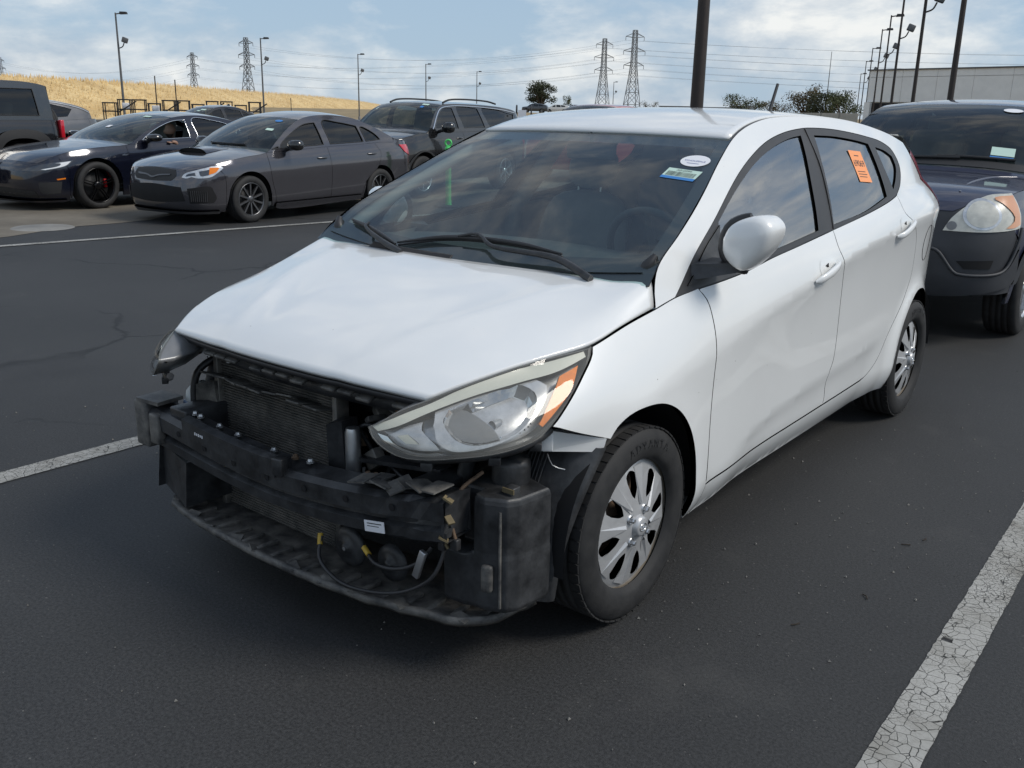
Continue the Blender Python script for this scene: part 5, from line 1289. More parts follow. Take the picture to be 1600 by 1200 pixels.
# ---------------------------------------------------------------- charcoal sport sedan
SEDAN = dict(plan=[(0, -.93), (.30, -.915), (.55, -.86), (.72, -.74), (.82, -.55), (.872, -.3), (.888, 0), (.888, .6), (.892, 1.4), (.892, 2.3), (.888, 2.65), (.865, 3.1), (.80, 3.42), (.66, 3.60), (.4, 3.67), (0, 3.69)],
    belt=[(-.95, .80), (0, .885), (.36, .925), (.7, .935), (1.53, .985), (2.2, 1.005), (2.75, 1.03), (3.7, 1.03)],
    front=[(.15, .10), (.28, .02), (.42, .0), (.55, .015), (.68, .06), (.78, .14), (.9, .30)], rear=[(.15, .12), (.35, .03), (.55, .0), (.85, .03), (1.05, .08), (1.1, .1)],
    edge=[(-.80, .705), (-.60, .775), (-.30, .835), (0, .880), (.36, .930), (.60, 1.075), (.90, 1.245), (1.15, 1.350), (1.35, 1.400), (1.65, 1.428), (2.0, 1.422), (2.3, 1.385), (2.60, 1.285), (2.90, 1.165), (3.12, 1.075), (3.35, 1.045), (3.62, 1.02)],
    hood0=-.80, ya=.36, yq=3.05, crown=[(-.8, .035), (-.3, .06), (.36, .055), (1.15, .035), (1.8, .05), (2.4, .04), (3.1, .03), (3.7, .03)], bow=[(-.8, 0), (-.1, .03), (.36, .16), (1.15, .05), (1.8, 0), (2.4, -.04), (3.1, -.12), (3.7, -.06)],
    tops=[('hood', -.80, .34, 'charcoal_paint'), ('windshield', .34, 1.17, 'mid_glass'), ('roof', 1.17, 2.38, 'charcoal_paint'), ('rear_window', 2.38, 3.08, 'tint_glass'), ('trunk_lid', 3.08, 3.62, 'charcoal_paint')],
    cuts=[[(0, -.42), (.5, -.40), (.66, -.42), (.75, -.50), (1.2, -.55)], [(0, .46), (.3, .45), (.6, .37), (.9, .34), (1.2, .34)], [(0, 1.52), (.6, 1.55), (1, 1.51), (1.3, 1.50)], [(0, 2.18), (.45, 2.30), (.7, 2.60), (.88, 2.66), (1.02, 2.56), (1.2, 2.55)], 3.30],
    windows=[[[(.62, .975), (1.46, 1.015)], [(1.46, 1.015), (1.44, 1.32)], [(1.44, 1.32), (1.22, 1.295), (.95, 1.19), (.66, 1.03)]], [[(1.60, 1.02), (2.32, 1.045)], [(2.32, 1.045), (2.28, 1.275)], [(2.28, 1.275), (1.95, 1.325), (1.60, 1.335)]], [[(2.38, 1.05), (2.72, 1.075)], [(2.72, 1.075), (2.62, 1.165), (2.36, 1.26)]], [[(.46, .965), (.575, .972)], [(.575, .972), (.60, 1.0)]]],
    glass=['tint_glass'], surround='matte_black', paint='charcoal_paint', R=.315, rim=.222, tw=.225, track=.765, wb=2.65, sill=.20, chin=.17, spokes=10, wheel_mat='gunmetal')
c1 = vehicle('sport_sedan', (-8.92, 5.2), 5, SEDAN, 'charcoal grey sport sedan with hood scoop and amber-cornered headlights', 'car', 'cars parked across the lane', .94)
W_ = c1.w; X, Y = W_.sx, W_.sy
overlay(c1, 'grille', [[(-X(.40), .715), (-X(.44), .64), (-X(.36), .575)], [(-X(.36), .575), (0, .565), (X(.36), .575)], [(X(.36), .575), (X(.44), .64), (X(.40), .715)], [(X(.40), .715), (0, .735), (-X(.40), .715)]], 'matte_black', mirror=False)
overlay(c1, 'grille_bar', [[(-X(.34), .66), (-X(.12), .645), (0, .62), (X(.12), .645), (X(.34), .66)], [(X(.34), .66), (X(.34), .645)], [(X(.34), .645), (X(.12), .628), (0, .603), (-X(.12), .628), (-X(.34), .645)]], 'gunmetal', off=.012, mirror=False)
overlay(c1, 'lower_intake', [[(-X(.52), .50), (-X(.56), .32)], [(-X(.56), .32), (0, .29), (X(.56), .32)], [(X(.56), .32), (X(.52), .50)], [(X(.52), .50), (0, .53), (-X(.52), .50)]], 'deep_black', mirror=False)
overlay(c1, 'chin_lip', [[(-Y(-.5), .20), (0, .20), (Y(-.5), .20)], [(Y(-.5), .20), (Y(-.5), .165)], [(Y(-.5), .165), (0, .165), (-Y(-.5), .165)]], 'gunmetal', off=.03, depth=.05, mirror=False)
overlay(c1, 'fog_bezel', [[(X(.60), .485), (X(.80), .505), (Y(-.58), .46)], [(Y(-.58), .46), (Y(-.54), .36), (Y(-.58), .30)], [(Y(-.58), .30), (X(.62), .29)], [(X(.62), .29), (X(.60), .485)]], 'deep_black')
for sg in SIDES:
    b = MB()
    for k in range(9):
        s_ = X(.645)+.026*k; p, q = W_.pt(s_, .315), W_.pt(s_, .455); b.tube([(sg*p[0], p[1]-.012, p[2]), (sg*q[0], q[1]-.012, q[2])], .006, 4)
    b.build('bezel_fins', 'gunmetal', c1.root)['kind'] = 'stuff'
HL = [[(X(.53), .622), (X(.56), .665), (X(.70), .715), (Y(-.58), .762)], [(Y(-.58), .762), (Y(-.44), .760), (Y(-.42), .742)], [(Y(-.42), .742), (Y(-.52), .675), (X(.80), .630), (X(.70), .618), (X(.66), .632), (X(.60), .612)]]
for i, o in enumerate(overlay(c1, 'headlight', HL, 'lamp_silver', off=.004, res=.03)):
    mi = False if i == 0 else 'only'
    overlay(c1, 'lamp_cells', [[(X(.58), .635), (X(.60), .66), (X(.69), .685)], [(X(.69), .685), (X(.70), .645)], [(X(.70), .645), (X(.66), .645), (X(.58), .635)]], 'lamp_dark', off=.006, depth=0, mirror=mi, parent=o, res=.03)
    overlay(c1, 'lamp_cells', [[(X(.73), .70), (Y(-.60), .725)], [(Y(-.60), .725), (Y(-.62), .655)], [(Y(-.62), .655), (X(.74), .645)]], 'lamp_dark', off=.006, depth=0, mirror=mi, parent=o, res=.03)
    overlay(c1, 'amber_corner', [[(Y(-.60), .748), (Y(-.47), .750)], [(Y(-.47), .750), (Y(-.53), .690), (Y(-.62), .660)], [(Y(-.62), .660), (Y(-.60), .748)]], 'amber', off=.007, depth=0, mirror=mi, parent=o, res=.03)
overlay(c1, 'tail_light', [[(3.02+.02, .985), (3.30, .99)], [(3.30, .99), (3.45, .82)], [(3.45, .82), (3.20, .88), (3.04, .985)]], 'red_lamp', off=.004) if False else None
tl = [[(Y(3.16), .985), (Y(3.44), .985)], [(Y(3.44), .985), (Y(3.52), .81)], [(Y(3.52), .81), (Y(3.30), .87), (Y(3.16), .985)]]
overlay(c1, 'tail_light', tl, 'red_lamp', off=.008)
overlay(c1, 'side_skirt', [[(Y(.45), .245), (Y(2.2), .262)], [(Y(2.2), .262), (Y(2.2), .19)], [(Y(2.2), .19), (Y(.45), .185)]], 'charcoal_paint', off=.025, depth=.06)
door_bar(c1, 'front_door', 1.36, .83, 'gunmetal'); door_bar(c1, 'rear_door', 2.44, .865, 'gunmetal'); wing_mirror(c1, .72, 1.02, .99, 'black_paint')
# hood scoop
P = []
for u in np.linspace(-1, 1, 13):
    row = []
    for t in np.linspace(0, 1, 9):
        y = -.22+.50*t; base = c1.up(u*.36, y); h = .060*(1-t)**.8*(1-abs(u)**4)
        row.append((base[0], base[1], base[2]+h+.004))
    P.append(row)
sc_ = grid_obj('hood_scoop', P, 'charcoal_paint', c1.root)
P = [[(p[0][0]*.96, p[0][1]-.004, p[0][2]-.004), (p[0][0]*.96, p[0][1]+.02, c1.up(p[0][0]/.9, -.2)[2]+.002)] for p in P]; grid_obj('scoop_mouth', P, 'deep_black', sc_)
card(c1, 'oval_sticker', .62, 1.04, .13, .075, 'paper_blue', True); card(c1, 'barcode_sticker', .68, .80, .12, .06, 'paper_green')
b = MB(); b.tube([np.array(c1.up(u, .42+.03*abs(u-.2)))+[0, 0, .015] for u in (-.3, 0, .3, .55)], .010, 6, step=.05); b.build('wiper', 'matte_black', c1.root)
# ---------------------------------------------------------------- dark navy electric saloon with a driver
SALOON = dict(plan=[(0, -.98), (.35, -.965), (.62, -.89), (.80, -.74), (.91, -.48), (.962, -.18), (.975, .1), (.975, .8), (.978, 1.5), (.98, 2.3), (.985, 2.96), (.955, 3.4), (.86, 3.75), (.6, 3.93), (0, 3.98)],
    belt=[(-1, .80), (0, .90), (.60, .945), (1.7, .985), (2.5, 1.015), (3.2, 1.05), (4, 1.05)],
    front=[(.12, .14), (.25, .03), (.40, .0), (.55, .01), (.66, .05), (.76, .14), (.9, .32)], rear=[(.15, .15), (.4, .02), (.7, .0), (1.0, .05), (1.1, .1)],
    edge=[(-.82, .690), (-.62, .790), (-.35, .862), (0, .905), (.3, .925), (.60, .952), (.92, 1.11), (1.25, 1.255), (1.55, 1.345), (1.9, 1.385), (2.3, 1.378), (2.7, 1.315), (3.1, 1.205), (3.4, 1.115), (3.6, 1.07), (3.9, 1.05)],
    hood0=-.82, ya=.60, yq=3.40, crown=[(-.82, .03), (-.3, .035), (.2, .05), (.60, .06), (1.5, .04), (2, .055), (3, .05), (4, .03)], bow=[(-.82, 0), (-.1, .03), (.60, .22), (1.5, .06), (2, 0), (3, -.08), (4, -.06)],
    tops=[('hood', -.82, .58, 'navy_black_paint'), ('windshield', .58, 1.57, 'mid_glass'), ('roof', 1.57, 2.35, 'black_glass'), ('rear_window', 2.35, 3.35, 'tint_glass'), ('trunk_lid', 3.35, 3.9, 'navy_black_paint')],
    cuts=[[(0, -.46), (.6, -.44), (.75, -.55), (1.2, -.6)], [(0, .60), (.5, .58), (.9, .54), (1.2, .54)], [(0, 1.80), (.6, 1.86), (1.2, 1.84)], [(0, 2.42), (.45, 2.52), (.75, 2.85), (1.0, 2.88), (1.3, 2.86)], 3.45],
    windows=[[[(.86, 1.005), (1.77, 1.035)], [(1.77, 1.035), (1.78, 1.315)], [(1.78, 1.315), (1.55, 1.295), (1.25, 1.205), (.95, 1.065)]], [[(1.93, 1.045), (2.72, 1.075)], [(2.72, 1.075), (2.78, 1.20)], [(2.78, 1.20), (2.40, 1.30), (1.93, 1.325)]], [[(2.82, 1.085), (3.10, 1.105)], [(3.10, 1.105), (2.84, 1.185)]]],
    glass=[None, 'tint_glass'], surround='chrome', paint='navy_black_paint', R=.352, rim=.262, tw=.25, track=.835, wb=2.96, sill=.18, chin=.14, spokes=5, paired=True, wheel_mat='black_alloy', caliper='brake_red')
c2 = vehicle('electric_saloon', (-11.75, 4.66), 5, SALOON, 'glossy navy-black saloon with a person inside and red brake calipers', 'car', 'cars parked across the lane', .93)
W_ = c2.w; X, Y = W_.sx, W_.sy
HL = [[(X(.50), .585), (X(.66), .645), (Y(-.62), .705), (Y(-.36), .735)], [(Y(-.36), .735), (Y(-.46), .655), (X(.78), .585)], [(X(.78), .585), (X(.64), .575), (X(.50), .585)]]
for i, o in enumerate(overlay(c2, 'headlight', HL, 'lamp_dark', off=.004, res=.03)):
    overlay(c2, 'light_bar', [[(Y(-.62), .690), (Y(-.40), .720)], [(Y(-.40), .720), (Y(-.48), .660), (X(.80), .598)], [(X(.80), .598), (X(.76), .604)], [(X(.76), .604), (Y(-.56), .660), (Y(-.54), .688)]], 'lamp_white', off=.008, depth=0, mirror=False if i == 0 else 'only', parent=o, res=.03)
overlay(c2, 'lower_intake', [[(-X(.66), .30), (-X(.70), .20)], [(-X(.70), .20), (X(.70), .20)], [(X(.70), .20), (X(.66), .30)], [(X(.66), .30), (0, .33), (-X(.66), .30)]], 'matte_black', mirror=False)
overlay(c2, 'side_intake', [[(X(.72), .42), (Y(-.55), .43)], [(Y(-.55), .43), (Y(-.58), .26)], [(Y(-.58), .26), (X(.74), .27)]], 'matte_black')
overlay(c2, 'side_marker', [[(Y(-.62), .47), (Y(-.50), .485)], [(Y(-.50), .485), (Y(-.50), .465)], [(Y(-.50), .465), (Y(-.62), .455)]], 'amber')
overlay(c2, 'front_lip', [[(-Y(-.5), .175), (0, .165), (Y(-.5), .175)], [(Y(-.5), .175), (Y(-.5), .145)], [(Y(-.5), .145), (0, .135), (-Y(-.5), .145)]], 'navy_black_paint', off=.03, depth=.05, mirror=False)
overlay(c2, 'fender_vent', [[(Y(.44), .80), (Y(.56), .81)], [(Y(.56), .81), (Y(.50), .775)], [(Y(.50), .775), (Y(.42), .785)]], 'chrome')
door_bar(c2, 'front_door', 1.66, .86, 'navy_black_paint'); wing_mirror(c2, .93, 1.045, 1.07, 'black_paint', (.12, .08, .062))
card(c2, 'window_sticker', .45, 1.45, .16, .07, 'paper_green'); card(c2, 'paper_slip', .12, 1.0, .10, .09, 'paper_white')
# driver
mat('skin', (.34, .20, .14), .55, var=.1); mat('dark_shirt', (.02, .02, .025), .85); mat('beard', (.035, .025, .02), .8)
def person(loc, rz, sc):
    root = empty('person', loc, rz, 'bald bearded person in dark shirt sitting in the navy-black saloon, arm on sill', 'person'); root.scale = (sc,)*3
    J = [((0, .10, .50), .16), ((0, .16, .72), .155), ((0, .17, .90), .16), ((0, .17, .99), .075), ((0, .15, 1.06), .055),
         ((.19, .15, .93), .065), ((.34, .02, .80), .048), ((.50, -.16, .985), .036), ((.50, -.24, 1.0), .026),
         ((-.19, .15, .93), .065), ((-.25, -.05, .75), .048), ((-.12, -.32, .86), .036), ((-.10, -.38, .90), .028),
         ((.12, -.30, .52), .085), ((.12, -.62, .32), .06), ((-.12, -.30, .52), .085), ((-.12, -.62, .32), .06)]
    Ed = [(0, 1), (1, 2), (2, 3), (3, 4), (2, 5), (5, 6), (6, 7), (7, 8), (2, 9), (9, 10), (10, 11), (11, 12), (0, 13), (13, 14), (0, 15), (15, 16)]
    me = bpy.data.meshes.new('body'); me.from_pydata([j[0] for j in J], Ed, []); o = bpy.data.objects.new('body', me); COL.objects.link(o)
    sk = o.modifiers.new('skin', 'SKIN'); o.modifiers.new('sub', 'SUBSURF').render_levels = 1
    for v, (p, r) in zip(me.skin_vertices[0].data, J): v.radius = (r, r)
    me.skin_vertices[0].data[0].use_root = True
    dg = bpy.context.evaluated_depsgraph_get(); m2 = bpy.data.meshes.new_from_object(o.evaluated_get(dg)); bpy.data.objects.remove(o)
    bm = bmesh.new(); bm.from_mesh(m2)
    # head: skull, jaw, nose, ears, fingers
    h = bmesh.ops.create_uvsphere(bm, u_segments=20, v_segments=14, radius=1.0)['verts']
    for v in h:
        x, y, z = v.co; k = 1-.22*max(0, -z); v.co = Vector((x*.078*k, y*.098*k-(.012 if z < -.2 else 0), z*.120))+Vector((0, .125, 1.155))
        if y < -.85 and abs(x) < .35 and -.25 < z < .15: v.co.y -= .022
        if abs(x) > .93 and abs(z) < .25: v.co.x *= 1.12
    for s in (1, -1):
        bx = J[8 if s > 0 else 12][0]
        for k in range(5):
            g = bmesh.ops.create_cone(bm, segments=6, radius1=.010, radius2=.008, depth=.06+.01*(k % 3), cap_ends=True)['verts']
            for v in g: v.co = Matrix.Rotation(1.5, 3, 'X') @ v.co+Vector((bx[0]+(k-2)*.018, bx[1]-.05+(.03 if k == 0 else 0), bx[2]-.004*k))
    bm.to_mesh(m2); bm.free()
    o = bpy.data.objects.new('body', m2); COL.objects.link(o); o.parent = root
    m2.materials.clear()
    for k in ('dark_shirt', 'skin', 'beard'): m2.materials.append(MATS[k])
    for f in m2.polygons:
        c = f.center; f.use_smooth = True
        if c.z > 1.01: f.material_index = 2 if (c.z < 1.115 and c.y < .13) else 1
        elif (abs(c.x) > .36 and c.z > .82) or c.y < -.20 and c.z > .70: f.material_index = 1
    return root
a_ = math.radians(5); lx, ly = .42, 1.62
person((-11.75+.93*(lx*math.cos(a_)-ly*math.sin(a_)), 4.66+.93*(lx*math.sin(a_)+ly*math.cos(a_)), -.02), a_, .93)

# ---------------------------------------------------------------- SUVs
SUV = dict(plan=[(0, -.95), (.4, -.93), (.68, -.84), (.84, -.65), (.93, -.35), (.955, 0), (.96, 1), (.96, 2.5), (.95, 3.2), (.90, 3.7), (.75, 3.93), (.4, 4.0), (0, 4.02)],
    belt=[(-1, 1.0), (0, 1.12), (.20, 1.165), (1.2, 1.165), (2.2, 1.18), (3.0, 1.20), (4, 1.22)],
    front=[(.2, .12), (.35, .02), (.5, 0), (.8, .01), (.95, .06), (1.1, .2)], rear=[(.2, .1), (.4, .0), (.9, .03), (1.2, .08), (1.6, .35)],
    edge=[(-.82, .985), (-.55, 1.06), (-.2, 1.125), (.20, 1.185), (.45, 1.40), (.65, 1.55), (.88, 1.645), (1.2, 1.672), (2, 1.675), (2.8, 1.65), (3.4, 1.60), (3.72, 1.54)],
    hood0=-.82, ya=.20, yq=3.72, crown=[(-.82, .03), (.2, .05), (.7, .04), (2, .05), (4, .04)], bow=[(-.82, 0), (0, .02), (.2, .12), (.7, .06), (2, 0), (4, -.06)], tum=(.28, .30),
    tops=[('hood', -.82, .18, 'black_paint'), ('windshield', .18, .90, 'mid_glass'), ('roof', .90, 3.72, 'black_paint')],
    cuts=[[(0, -.45), (.7, -.44), (1.2, -.5)], .32, [(0, 1.30), (1.2, 1.33)], [(0, 2.10), (.5, 2.15), (.8, 2.42), (1.3, 2.42)], 3.60],
    windows=[[[(.46, 1.235), (1.22, 1.225)], [(1.22, 1.225), (1.20, 1.60)], [(1.20, 1.60), (.88, 1.575), (.62, 1.42), (.46, 1.235)]], [[(1.40, 1.228), (2.16, 1.24)], [(2.16, 1.24), (2.08, 1.60)], [(2.08, 1.60), (1.36, 1.605)]], [[(2.34, 1.25), (3.30, 1.30)], [(3.30, 1.30), (3.42, 1.50)], [(3.42, 1.50), (2.24, 1.595)]]],
    glass=['tint_glass'], paint='black_paint', frame_mat='black_paint', R=.378, rim=.25, tw=.24, track=.82, wb=2.9, sill=.28, arch=.45, spokes=6, wheel_mat='bright_alloy', tail_mat='black_paint')
a8 = math.radians(8)
c3 = vehicle('large_suv', (-9.6-.82+2.9*math.sin(a8), 12.3-2.9*math.cos(a8)), 8, SUV, 'black three-row SUV with chrome window line and roof rails, behind the green post', 'car', 'cars parked across the lane', .93)
def chrome_line(v, pts, r=.010, m='chrome'):
    P = crom(pts, .06)
    for sg in SIDES:
        b = MB(); q = [v.w.pt(v.w.sy(y), z) for y, z in P]; b.tube([(sg*(a[0]+.002), a[1], a[2]) for a in q], r, 6); b.build('window_moulding', m, v.root)
chrome_line(c3, [(.36, 1.215), (.58, 1.43), (.80, 1.575), (1.15, 1.628), (2.0, 1.632), (3.0, 1.585), (3.5, 1.53)], .013)
for sg in SIDES:
    b = MB(); b.tube([(sg*.62, 1.05, 1.69), (sg*.62, 1.25, 1.745), (sg*.62, 2.6, 1.745), (sg*.62, 2.95, 1.70)], .018, 6, step=.1); b.build('roof_rail', 'matte_black', c3.root)
wing_mirror(c3, .55, 1.25, 1.08, 'black_paint', (.12, .075, .10), .06); door_bar(c3, 'front_door', 1.16, 1.05, 'black_paint'); door_bar(c3, 'rear_door', 2.15, 1.06, 'black_paint')
W_ = c3.w; X, Y = W_.sx, W_.sy
overlay(c3, 'headlight', [[(X(.55), .80), (X(.70), .93), (Y(-.50), .95)], [(Y(-.50), .95), (Y(-.55), .80)], [(Y(-.55), .80), (X(.55), .80)]], 'lamp_silver'); overlay(c3, 'grille', [[(-X(.5), .60), (X(.5), .60)], [(X(.5), .60), (X(.5), .92)], [(X(.5), .92), (-X(.5), .92)], [(-X(.5), .92), (-X(.5), .60)]], 'gunmetal', mirror=False)
overlay(c3, 'tail_light', [[(Y(3.60), 1.12), (Y(3.86), 1.12)], [(Y(3.86), 1.12), (Y(3.86), .95)], [(Y(3.86), .95), (Y(3.60), .95)]], 'red_lamp')
overlay(c3, 'arch_moulding', [[(Y(-.52), .40), (Y(-.40), .66), (Y(-.22), .80), (Y(0), .85), (Y(.22), .80), (Y(.40), .66), (Y(.50), .40)], [(Y(.50), .40), (Y(.445), .40)], [(Y(.445), .40), (Y(.36), .635), (Y(.20), .775), (Y(0), .825), (Y(-.20), .775), (Y(-.36), .635), (Y(-.45), .40)]], 'matte_black', off=.012, depth=.03)
card(c3, 'window_sticker', .62, .80, .14, .07, 'paper_green'); card(c3, 'window_sticker', .58, .70, .07, .07, 'paper_blue')

# the boxy off-roader at the far left
BOX = dict(SUV, plan=[(0, -.92), (.5, -.91), (.80, -.85), (.92, -.66), (.955, -.3), (.96, 0), (.96, 1.5), (.96, 2.8), (.955, 3.2), (.93, 3.42), (.80, 3.52), (.4, 3.54), (0, 3.545)],
    belt=[(-1, 1.08), (.20, 1.17), (1.2, 1.19), (3.6, 1.20)], edge=[(-.84, 1.07), (-.4, 1.13), (.20, 1.185), (.42, 1.45), (.60, 1.68), (.78, 1.765), (1.2, 1.785), (2.4, 1.79), (3.2, 1.785), (3.40, 1.75)], hood0=-.84, yq=3.40,
    tops=[('hood', -.84, .18, 'black_paint'), ('windshield', .18, .75, 'mid_glass'), ('roof', .75, 3.40, 'matte_black')], tum=(.10, .12), rear=[(.2, .08), (.4, 0), (1.2, .0), (1.8, .05)],
    cuts=[-.52, .35, 1.32, 2.18, 3.34], windows=[[[(.50, 1.26), (1.24, 1.26)], [(1.24, 1.26), (1.24, 1.70)], [(1.24, 1.70), (.82, 1.69)], [(.82, 1.69), (.50, 1.26)]], [[(1.42, 1.26), (2.10, 1.26)], [(2.10, 1.26), (2.10, 1.70)], [(2.10, 1.70), (1.42, 1.70)], [(1.42, 1.70), (1.42, 1.26)]], [[(2.30, 1.27), (3.14, 1.27)], [(3.14, 1.27), (3.10, 1.70)], [(3.10, 1.70), (2.30, 1.70)], [(2.30, 1.70), (2.30, 1.27)]]],
    R=.41, rim=.24, arch=.50, wb=2.75, spokes=6, wheel_mat='black_alloy', frame_mat='slate_paint', surround='matte_black', sill=.38)
c4 = vehicle('boxy_offroader', (-14.6, 2.4), 5, BOX, 'boxy black off-roader with rear spare tyre, at the far left edge', 'car', 'cars parked across the lane', .97)
W_ = c4.w; X, Y = W_.sx, W_.sy
for sg in SIDES: b = MB(); b.box((sg*.90, 3.50, 1.05), (.10, .07, .30), bev=.012); b.build('tail_light', 'red_lamp', c4.root)
r_ = empty('spare_wheel', (0, 3.68, 1.05)); r_.parent = c4.root; r_.rotation_euler = (0, 0, PI/2); tyre(.40, .25, .24, 'rubber', r_, True, 40); b = MB(); b.lathe([(0, .06), (.20, .05), (.24, .08)], axis='X', n=24); b.build('spare_cover', 'black_alloy', r_)
for yc, ly_ in ((0, 'front'), (2.75, 'rear')):
    overlay(c4, 'arch_flare', [[(Y(yc-.62), .45), (Y(yc-.52), .80), (Y(yc-.30), 1.0), (Y(yc+.30), 1.0), (Y(yc+.52), .80), (Y(min(3.3, yc+.62)), .45)], [(Y(min(3.3, yc+.62)), .45), (Y(yc+.49), .45)], [(Y(yc+.49), .45), (Y(yc+.40), .72), (Y(yc+.24), .87), (Y(yc-.24), .87), (Y(yc-.40), .72), (Y(yc-.49), .45)]], 'matte_black', off=.05, depth=.08)
door_bar(c4, 'rear_door', 2.0, 1.08, 'black_paint')

# mid-size grey SUV behind it, then two dark roofs further back
SUV2 = dict(SUV, edge=[(-.82, .985), (-.55, 1.03), (-.2, 1.07), (.20, 1.11), (.50, 1.34), (.78, 1.50), (1.05, 1.58), (1.5, 1.61), (2.2, 1.60), (2.9, 1.55), (3.4, 1.46), (3.72, 1.34)], belt=[(-1, .98), (.2, 1.06), (1.2, 1.07), (2.4, 1.09), (3.2, 1.13), (4, 1.18)],
    windows=[[[(.48, 1.13), (1.22, 1.13)], [(1.22, 1.13), (1.20, 1.52)], [(1.20, 1.52), (.95, 1.49), (.66, 1.32)]], [[(1.40, 1.13), (2.22, 1.14)], [(2.22, 1.14), (2.14, 1.53)], [(2.14, 1.53), (1.36, 1.53)]], [[(2.34, 1.15), (3.02, 1.20)], [(3.02, 1.20), (3.20, 1.38)], [(3.20, 1.38), (2.90, 1.45), (2.26, 1.52)]]],
    tops=[('hood', -.82, .18, 'grey_paint'), ('windshield', .18, 1.07, 'mid_glass'), ('roof', 1.07, 3.72, 'grey_paint')], paint='grey_paint', frame_mat='grey_paint', tail_mat='grey_paint', R=.35, spokes=5, res=.08, tread=False, yq=3.72)
c5 = vehicle('grey_suv', (-21.0, 6.3), 5, SUV2, 'mid-grey SUV with silver roof line, behind the boxy black off-roader', 'car', 'cars parked across the lane', .95)
chrome_line(c5, [(.5, 1.36), (.9, 1.53), (1.5, 1.575), (2.2, 1.57), (2.9, 1.51), (3.4, 1.41), (3.68, 1.30)], .018, 'silver_paint')
SUV3 = dict(SUV2, tops=[('hood', -.82, .18, 'slate_paint'), ('windshield', .18, 1.07, 'mid_glass'), ('roof', 1.07, 3.72, 'slate_paint')], paint='slate_paint', frame_mat='slate_paint', tail_mat='slate_paint')
c6 = vehicle('slate_suv', (-27.5, 8.6), 5, SUV3, 'slate dark SUV showing only its roof above the mid-grey SUV', 'car', 'cars parked across the lane', 1.0)
for sg in SIDES: b = MB(); b.tube([(sg*.6, 1.2, 1.62), (sg*.6, 1.4, 1.67), (sg*.6, 2.8, 1.63), (sg*.6, 3.1, 1.57)], .018, 6, step=.1); b.build('roof_rail', 'matte_black', c6.root)
# black pickup beyond
PICK = dict(SUV, edge=[(-.82, 1.02), (-.2, 1.10), (.20, 1.16), (.50, 1.45), (.75, 1.64), (1.0, 1.72), (1.5, 1.74), (2.1, 1.72), (2.35, 1.62), (2.5, 1.30), (2.55, 1.21), (3.0, 1.20), (4.3, 1.20)], belt=[(-1, 1.02), (.2, 1.13), (2.6, 1.17), (4.5, 1.18)], plan=[(0, -.95), (.5, -.94), (.78, -.86), (.92, -.62), (.95, 0), (.96, 1), (.96, 2.5), (.96, 3.6), (.95, 4.2), (.90, 4.38), (.5, 4.42), (0, 4.42)],
    tops=[('hood', -.82, .18, 'black_paint'), ('windshield', .18, .95, 'mid_glass'), ('roof', .95, 2.30, 'black_paint'), ('rear_window', 2.30, 2.54, 'tint_glass'), ('cargo_cover', 2.54, 4.3, 'matte_black')], yq=2.54, wb=3.4, R=.39, cuts=[-.5, .34, 1.35, 2.44, 4.25],
    windows=[[[(.48, 1.20), (1.26, 1.21)], [(1.26, 1.21), (1.26, 1.66)], [(1.26, 1.66), (.98, 1.64), (.68, 1.44)]], [[(1.42, 1.21), (2.30, 1.22)], [(2.30, 1.22), (2.16, 1.64)], [(2.16, 1.64), (1.42, 1.67)]]], res=.08, tread=False)
c7 = vehicle('pickup_truck', (-31.0, 9.0), 5, PICK, 'black pickup cab peeking out above the row of dark SUVs', 'truck', None, .98)
REDP = dict(PICK, paint='red_paint', frame_mat='red_paint', tail_mat='red_paint', tops=[('hood', -.82, .18, 'red_paint'), ('windshield', .18, .95, 'mid_glass'), ('roof', .95, 2.30, 'red_paint'), ('rear_window', 2.30, 2.54, 'tint_glass'), ('cargo_cover', 2.54, 4.3, 'matte_black')])
c8 = vehicle('pickup_truck', (-10.35, 15.6), 6, REDP, 'red pickup truck seen through the windshield of the white hatchback', 'truck', None, .93)
SED2 = dict(SEDAN, paint='black_paint', tops=[(n, a, b_, 'black_paint' if m == 'charcoal_paint' else m) for n, a, b_, m in SEDAN['tops']], res=.08, tread=False, surround=None)
c9 = vehicle('black_sedan', (-30.6, 18.6), 2, SED2, 'black sedan with a pale windshield sticker, seen between the two nearer sedans', 'car', 'cars parked across the lane', 1.02)
card(c9, 'window_sticker', .55, .95, .25, .10, 'paper_green'); card(c9, 'window_sticker', .35, .85, .16, .08, 'paper_green')
b = MB(); b.hexa([(-.02, 2.2, 1.45), (.02, 2.2, 1.45), (.02, 2.36, 1.44), (-.02, 2.36, 1.44), (-.006, 2.30, 1.53), (.006, 2.30, 1.53), (.006, 2.36, 1.53), (-.006, 2.36, 1.53)]); b.build('roof_fin', 'black_paint', c9.root)

